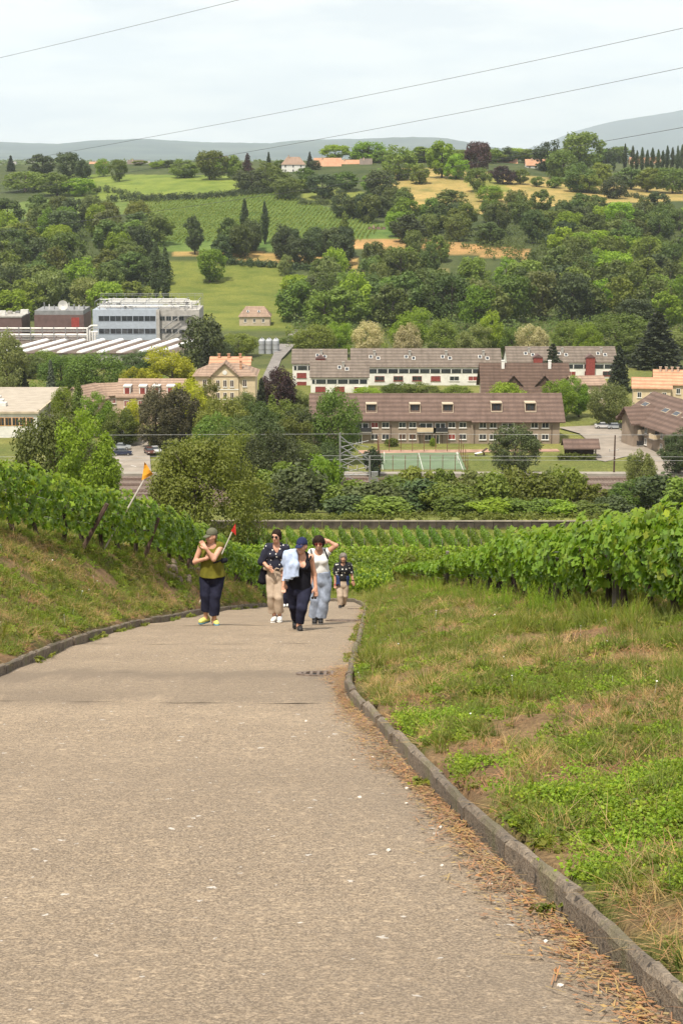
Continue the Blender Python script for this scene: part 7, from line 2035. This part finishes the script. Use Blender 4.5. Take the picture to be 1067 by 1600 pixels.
for a in ([J(470, 262, .07), J(478, 320, .12), J(476, 390, .12)], [J(622, 262, .07), J(640, 310, .12), J(662, 370, .09)]): MB().tube([tuple(q) for q in a], .013, 6).build('backpack_strap', BLACKC, p.o)
shoe(p, J(512, 1080, -.06), J(508, 1114, .16), BSH, SOLE); shoe(p, J(574, 1078, -.02), J(580, 1112, .2), BSH, SOLE)
for s, x, y in (('L', 510, 1050), ('R', 576, 1048)): MB().tube([tuple(J(x, y - 30, .03)), tuple(J(x, y + 10, .03))], .042, 8).build('sock', BLACKC, p.o)
# ---- grey-haired woman further down the road
p = Person('person in black dotted top and beige trousers, blue jacket tied round the waist', VB, 1.0, (805, 935), 45.0); J = p.J
j = dict(head=J(826, 372, .09), shL=J(752, 458), shR=J(900, 452), elL=J(738, 570, -.02), wrL=J(736, 655, .04), htL=J(736, 712, .06), thL=(1, -.3, 0), elR=J(922, 560, -.02), wrR=J(938, 630, .03), htR=J(950, 690, .06), thR=(-1, -.3, 0),
         chest=J(824, 500, .02), pelvis=J(820, 660), hipL=J(790, 680), hipR=J(850, 680), knL=J(792, 800, .10), knR=J(845, 800, .02), anL=J(795, 905, .08), anR=J(825, 895, -.10))
fr = build_body(p, j, SKIN2, .0, 1.0)
DOT2 = dotted('top_dots', (.010, .010, .013), (.58, .57, .52), 11.0, .24)
top(p, j, DOT2, J(0, 590)[2], {'L': .85, 'R': .85}, .150, .160, .070, [(np.array(j['head']) - [0, .02, .15], [.07, .09, .075]), (np.array(j['head']) - [0, .1, .2], [.04, .09, .06])], 'blouse', .004, .075, .17, 1.2, (.072, .074))
trousers(p, j, BEIGE, J(0, 620)[2], J(795, 905, .08), J(826, 898, -.10), .160, .105, .084, .074, .004)
f = p.field([J(740, 700), J(900, 560)], .15, .007); f.cone(J(790, 590), J(850, 590), .125, .125, .03, 1.1); f.cone(J(775, 600, .1), J(770, 690, .12), .05, .06, .05, 1.5, flat=True); f.cone(J(870, 590, .08), J(878, 675, .06), .05, .045, .05, 1.4, flat=True); f.plane(J(0, 562), (0, 0, 1)); f.plane(J(0, 705), (0, 0, -1)); f.wrinkle(.006, 50, 1, (1, 1, .3))
p.add(f, 'tied_jacket', cloth('cloth_indigo', (.030, .045, .115), .25))
hairdo(p, j['head'], fr, HAIRG, 'bob'); face_bits(p, j['head'], fr)
shoe(p, J(798, 915, -.02), J(790, 944, .22), BSH, SOLE); shoe(p, J(826, 905, -.18), J(822, 928, .04), BSH, SOLE)
MB().tube([tuple(J(728, 672, .04)), tuple(J(744, 672, .04))], .034, 10).build('bracelet', plain('bracelet_red', (.5, .03, .03), .5), p.o)
MB().tube([tuple(J(928, 628, .03)), tuple(J(946, 626, .03))], .032, 10).build('watch', BLACKC, p.o)
# ---- companion almost hidden behind the others
p = Person('person in dark clothes and pale shoes almost hidden behind the two front walkers', VB, 1.0, (182, 890), 47.0); J = p.J
dz = 0
j = dict(head=J(180, 385, .05), shL=J(118, 462), shR=J(242, 462), elL=J(105, 560), wrL=J(108, 640, .05), htL=J(110, 700, .06), thL=(1, -.3, 0), elR=J(252, 560), wrR=J(250, 640, .05), htR=J(248, 700, .06), thR=(-1, -.3, 0),
         chest=J(180, 505), pelvis=J(182, 655), hipL=J(158, 670), hipR=J(206, 670), knL=J(168, 780, .05), knR=J(204, 780, 0), anL=J(172, 872, .03), anR=J(206, 870, -.05))
fr = build_body(p, j, SKIN2, -.1)
top(p, j, BLACKC, J(0, 660)[2], {'L': 1.8, 'R': 1.8}, .145, .15, .066, [(np.array(j['head']) - [0, .02, .15], [.07, .09, .07])], 'jumper'); trousers(p, j, NAVY, J(0, 640)[2], J(172, 866, .03), J(206, 864, -.05), .15, .10, .08, .07)
hairdo(p, j['head'], fr, HAIRD, 'short'); face_bits(p, j['head'], fr)
shoe(p, J(174, 870, -.04), J(170, 893, .18), WSH, SOLE); shoe(p, J(206, 868, -.12), J(208, 888, .1), WSH, SOLE)
# ------------------------------------------------------------------ far hills and haze
def hill_band(name, prof, Y0, Y1, zbase, colr, colr2, seed, nscale):
    """a range of hills: crest given by directions, rising from Y0 to Y1 and falling behind"""
    px = np.linspace(-500, 1600, 260); crest = np.interp(px, [p[0] for p in prof], [p[1] for p in prof])
    V = []; nr = 26
    for i in range(nr):
        t = i / (nr - 1); Y = Y0 + (Y1 - Y0) * t * 1.5
        g = smooth01(min(1, t * 1.5)) if t * 1.5 <= 1 else 1 - .9 * smooth01((t * 1.5 - 1) / .5)
        for k in range(len(px)):
            top = at(px[k], crest[k], Y1).z; X = at(px[k], 245, Y1).x * (Y / Y1) ** .3
            n = float(vnoise(np.array([X]), np.array([Y]), nscale, seed)[0] - .5) * (top - zbase) * .35 * g * (1 - g) * 4
            tn = float(vnoise(np.array([X]), np.array([0.0]), nscale * .045, seed + 3)[0] - .5) * 10 * g
            V.append((X, Y, zbase + (top - zbase) * g + n + tn))
    ii = np.arange(nr * len(px)).reshape(nr, len(px)); Q = np.stack([ii[:-1, :-1], ii[:-1, 1:], ii[1:, 1:], ii[1:, :-1]], -1).reshape(-1, 4)
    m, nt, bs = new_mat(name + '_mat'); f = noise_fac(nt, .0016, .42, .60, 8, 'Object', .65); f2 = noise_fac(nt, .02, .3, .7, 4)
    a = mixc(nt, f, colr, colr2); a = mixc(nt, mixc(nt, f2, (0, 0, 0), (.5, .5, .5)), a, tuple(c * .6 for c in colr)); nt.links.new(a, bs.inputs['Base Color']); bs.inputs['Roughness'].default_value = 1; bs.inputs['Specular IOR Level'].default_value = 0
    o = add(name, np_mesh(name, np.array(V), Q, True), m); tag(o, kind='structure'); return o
hill_band('hills', [(-500, 228), (0, 222), (100, 225), (160, 219), (230, 217), (320, 222), (420, 224), (470, 219), (560, 217), (640, 214), (690, 216), (725, 224), (800, 238), (1000, 240), (1600, 240)], 13000, 20000, -30, (.018, .040, .050), (.075, .10, .085), 61, 700)  # base colours tinted blue: part of the distance haze is painted in
hill_band('mountain', [(-500, 262), (600, 262), (780, 246), (850, 224), (900, 204), (950, 190), (1000, 182), (1040, 176), (1067, 170), (1200, 150), (1600, 120)], 20000, 27000, -40, (.018, .036, .050), (.035, .055, .06), 62, 1500)  # haze blue also mixed into the mountain's own colours
# clusters of houses on the far plain: specks
rr = random.Random(77); mb = MB()
for k in range(60):
    px = rr.uniform(0, 240) if k < 45 else rr.uniform(240, 420); Y = rr.uniform(2600, 4600); X = (px - 533.5) * mpp(Y); z = h1(X, Y); w, h = rr.uniform(6, 18), rr.uniform(6, 13)
    mb.box(X, X + w, Y, Y + 10, z - 3, z + h)
tag(mb.build('far_town', plain('far_houses', (.55, .50, .46), .9, .3, .02)), 'specks of pale houses in the hazy plain', 'town', kind='stuff')
rng = np.random.default_rng(78); n = 420; Y = rng.uniform(2300, 5200, n); X = rng.uniform(-.24, .24, n) * Y; C = np.stack([X, Y, H(X, Y) + 5], 1)
V, Q = leaf_cloud(C, np.stack([rng.uniform(12, 45, n), rng.uniform(8, 20, n), rng.uniform(6, 10, n)], 1), np.full(n, 46), 7.0, rng)
tag(add('far_woods', np_mesh('far_woods', V, Q), LM['forest']), 'bluish woods and hedges scattered over the hazy plain', 'woods', kind='stuff')
hz = MB().box(-19000, 19000, -150, 42000, -90, 2400).build('haze', None)
m = bpy.data.materials.new('haze_air'); m.use_nodes = True; nt = m.node_tree; nt.nodes.clear(); ou = nt.nodes.new('ShaderNodeOutputMaterial'); pv = nt.nodes.new('ShaderNodeVolumePrincipled')
pv.inputs['Color'].default_value = (.84, .92, 1.0, 1); pv.inputs['Density'].default_value = .000045; pv.inputs['Anisotropy'].default_value = .2
nt.links.new(pv.outputs['Volume'], ou.inputs['Volume']); hz.data.materials.append(m); tag(hz, 'thin bluish summer haze over the valley', 'haze', kind='stuff')
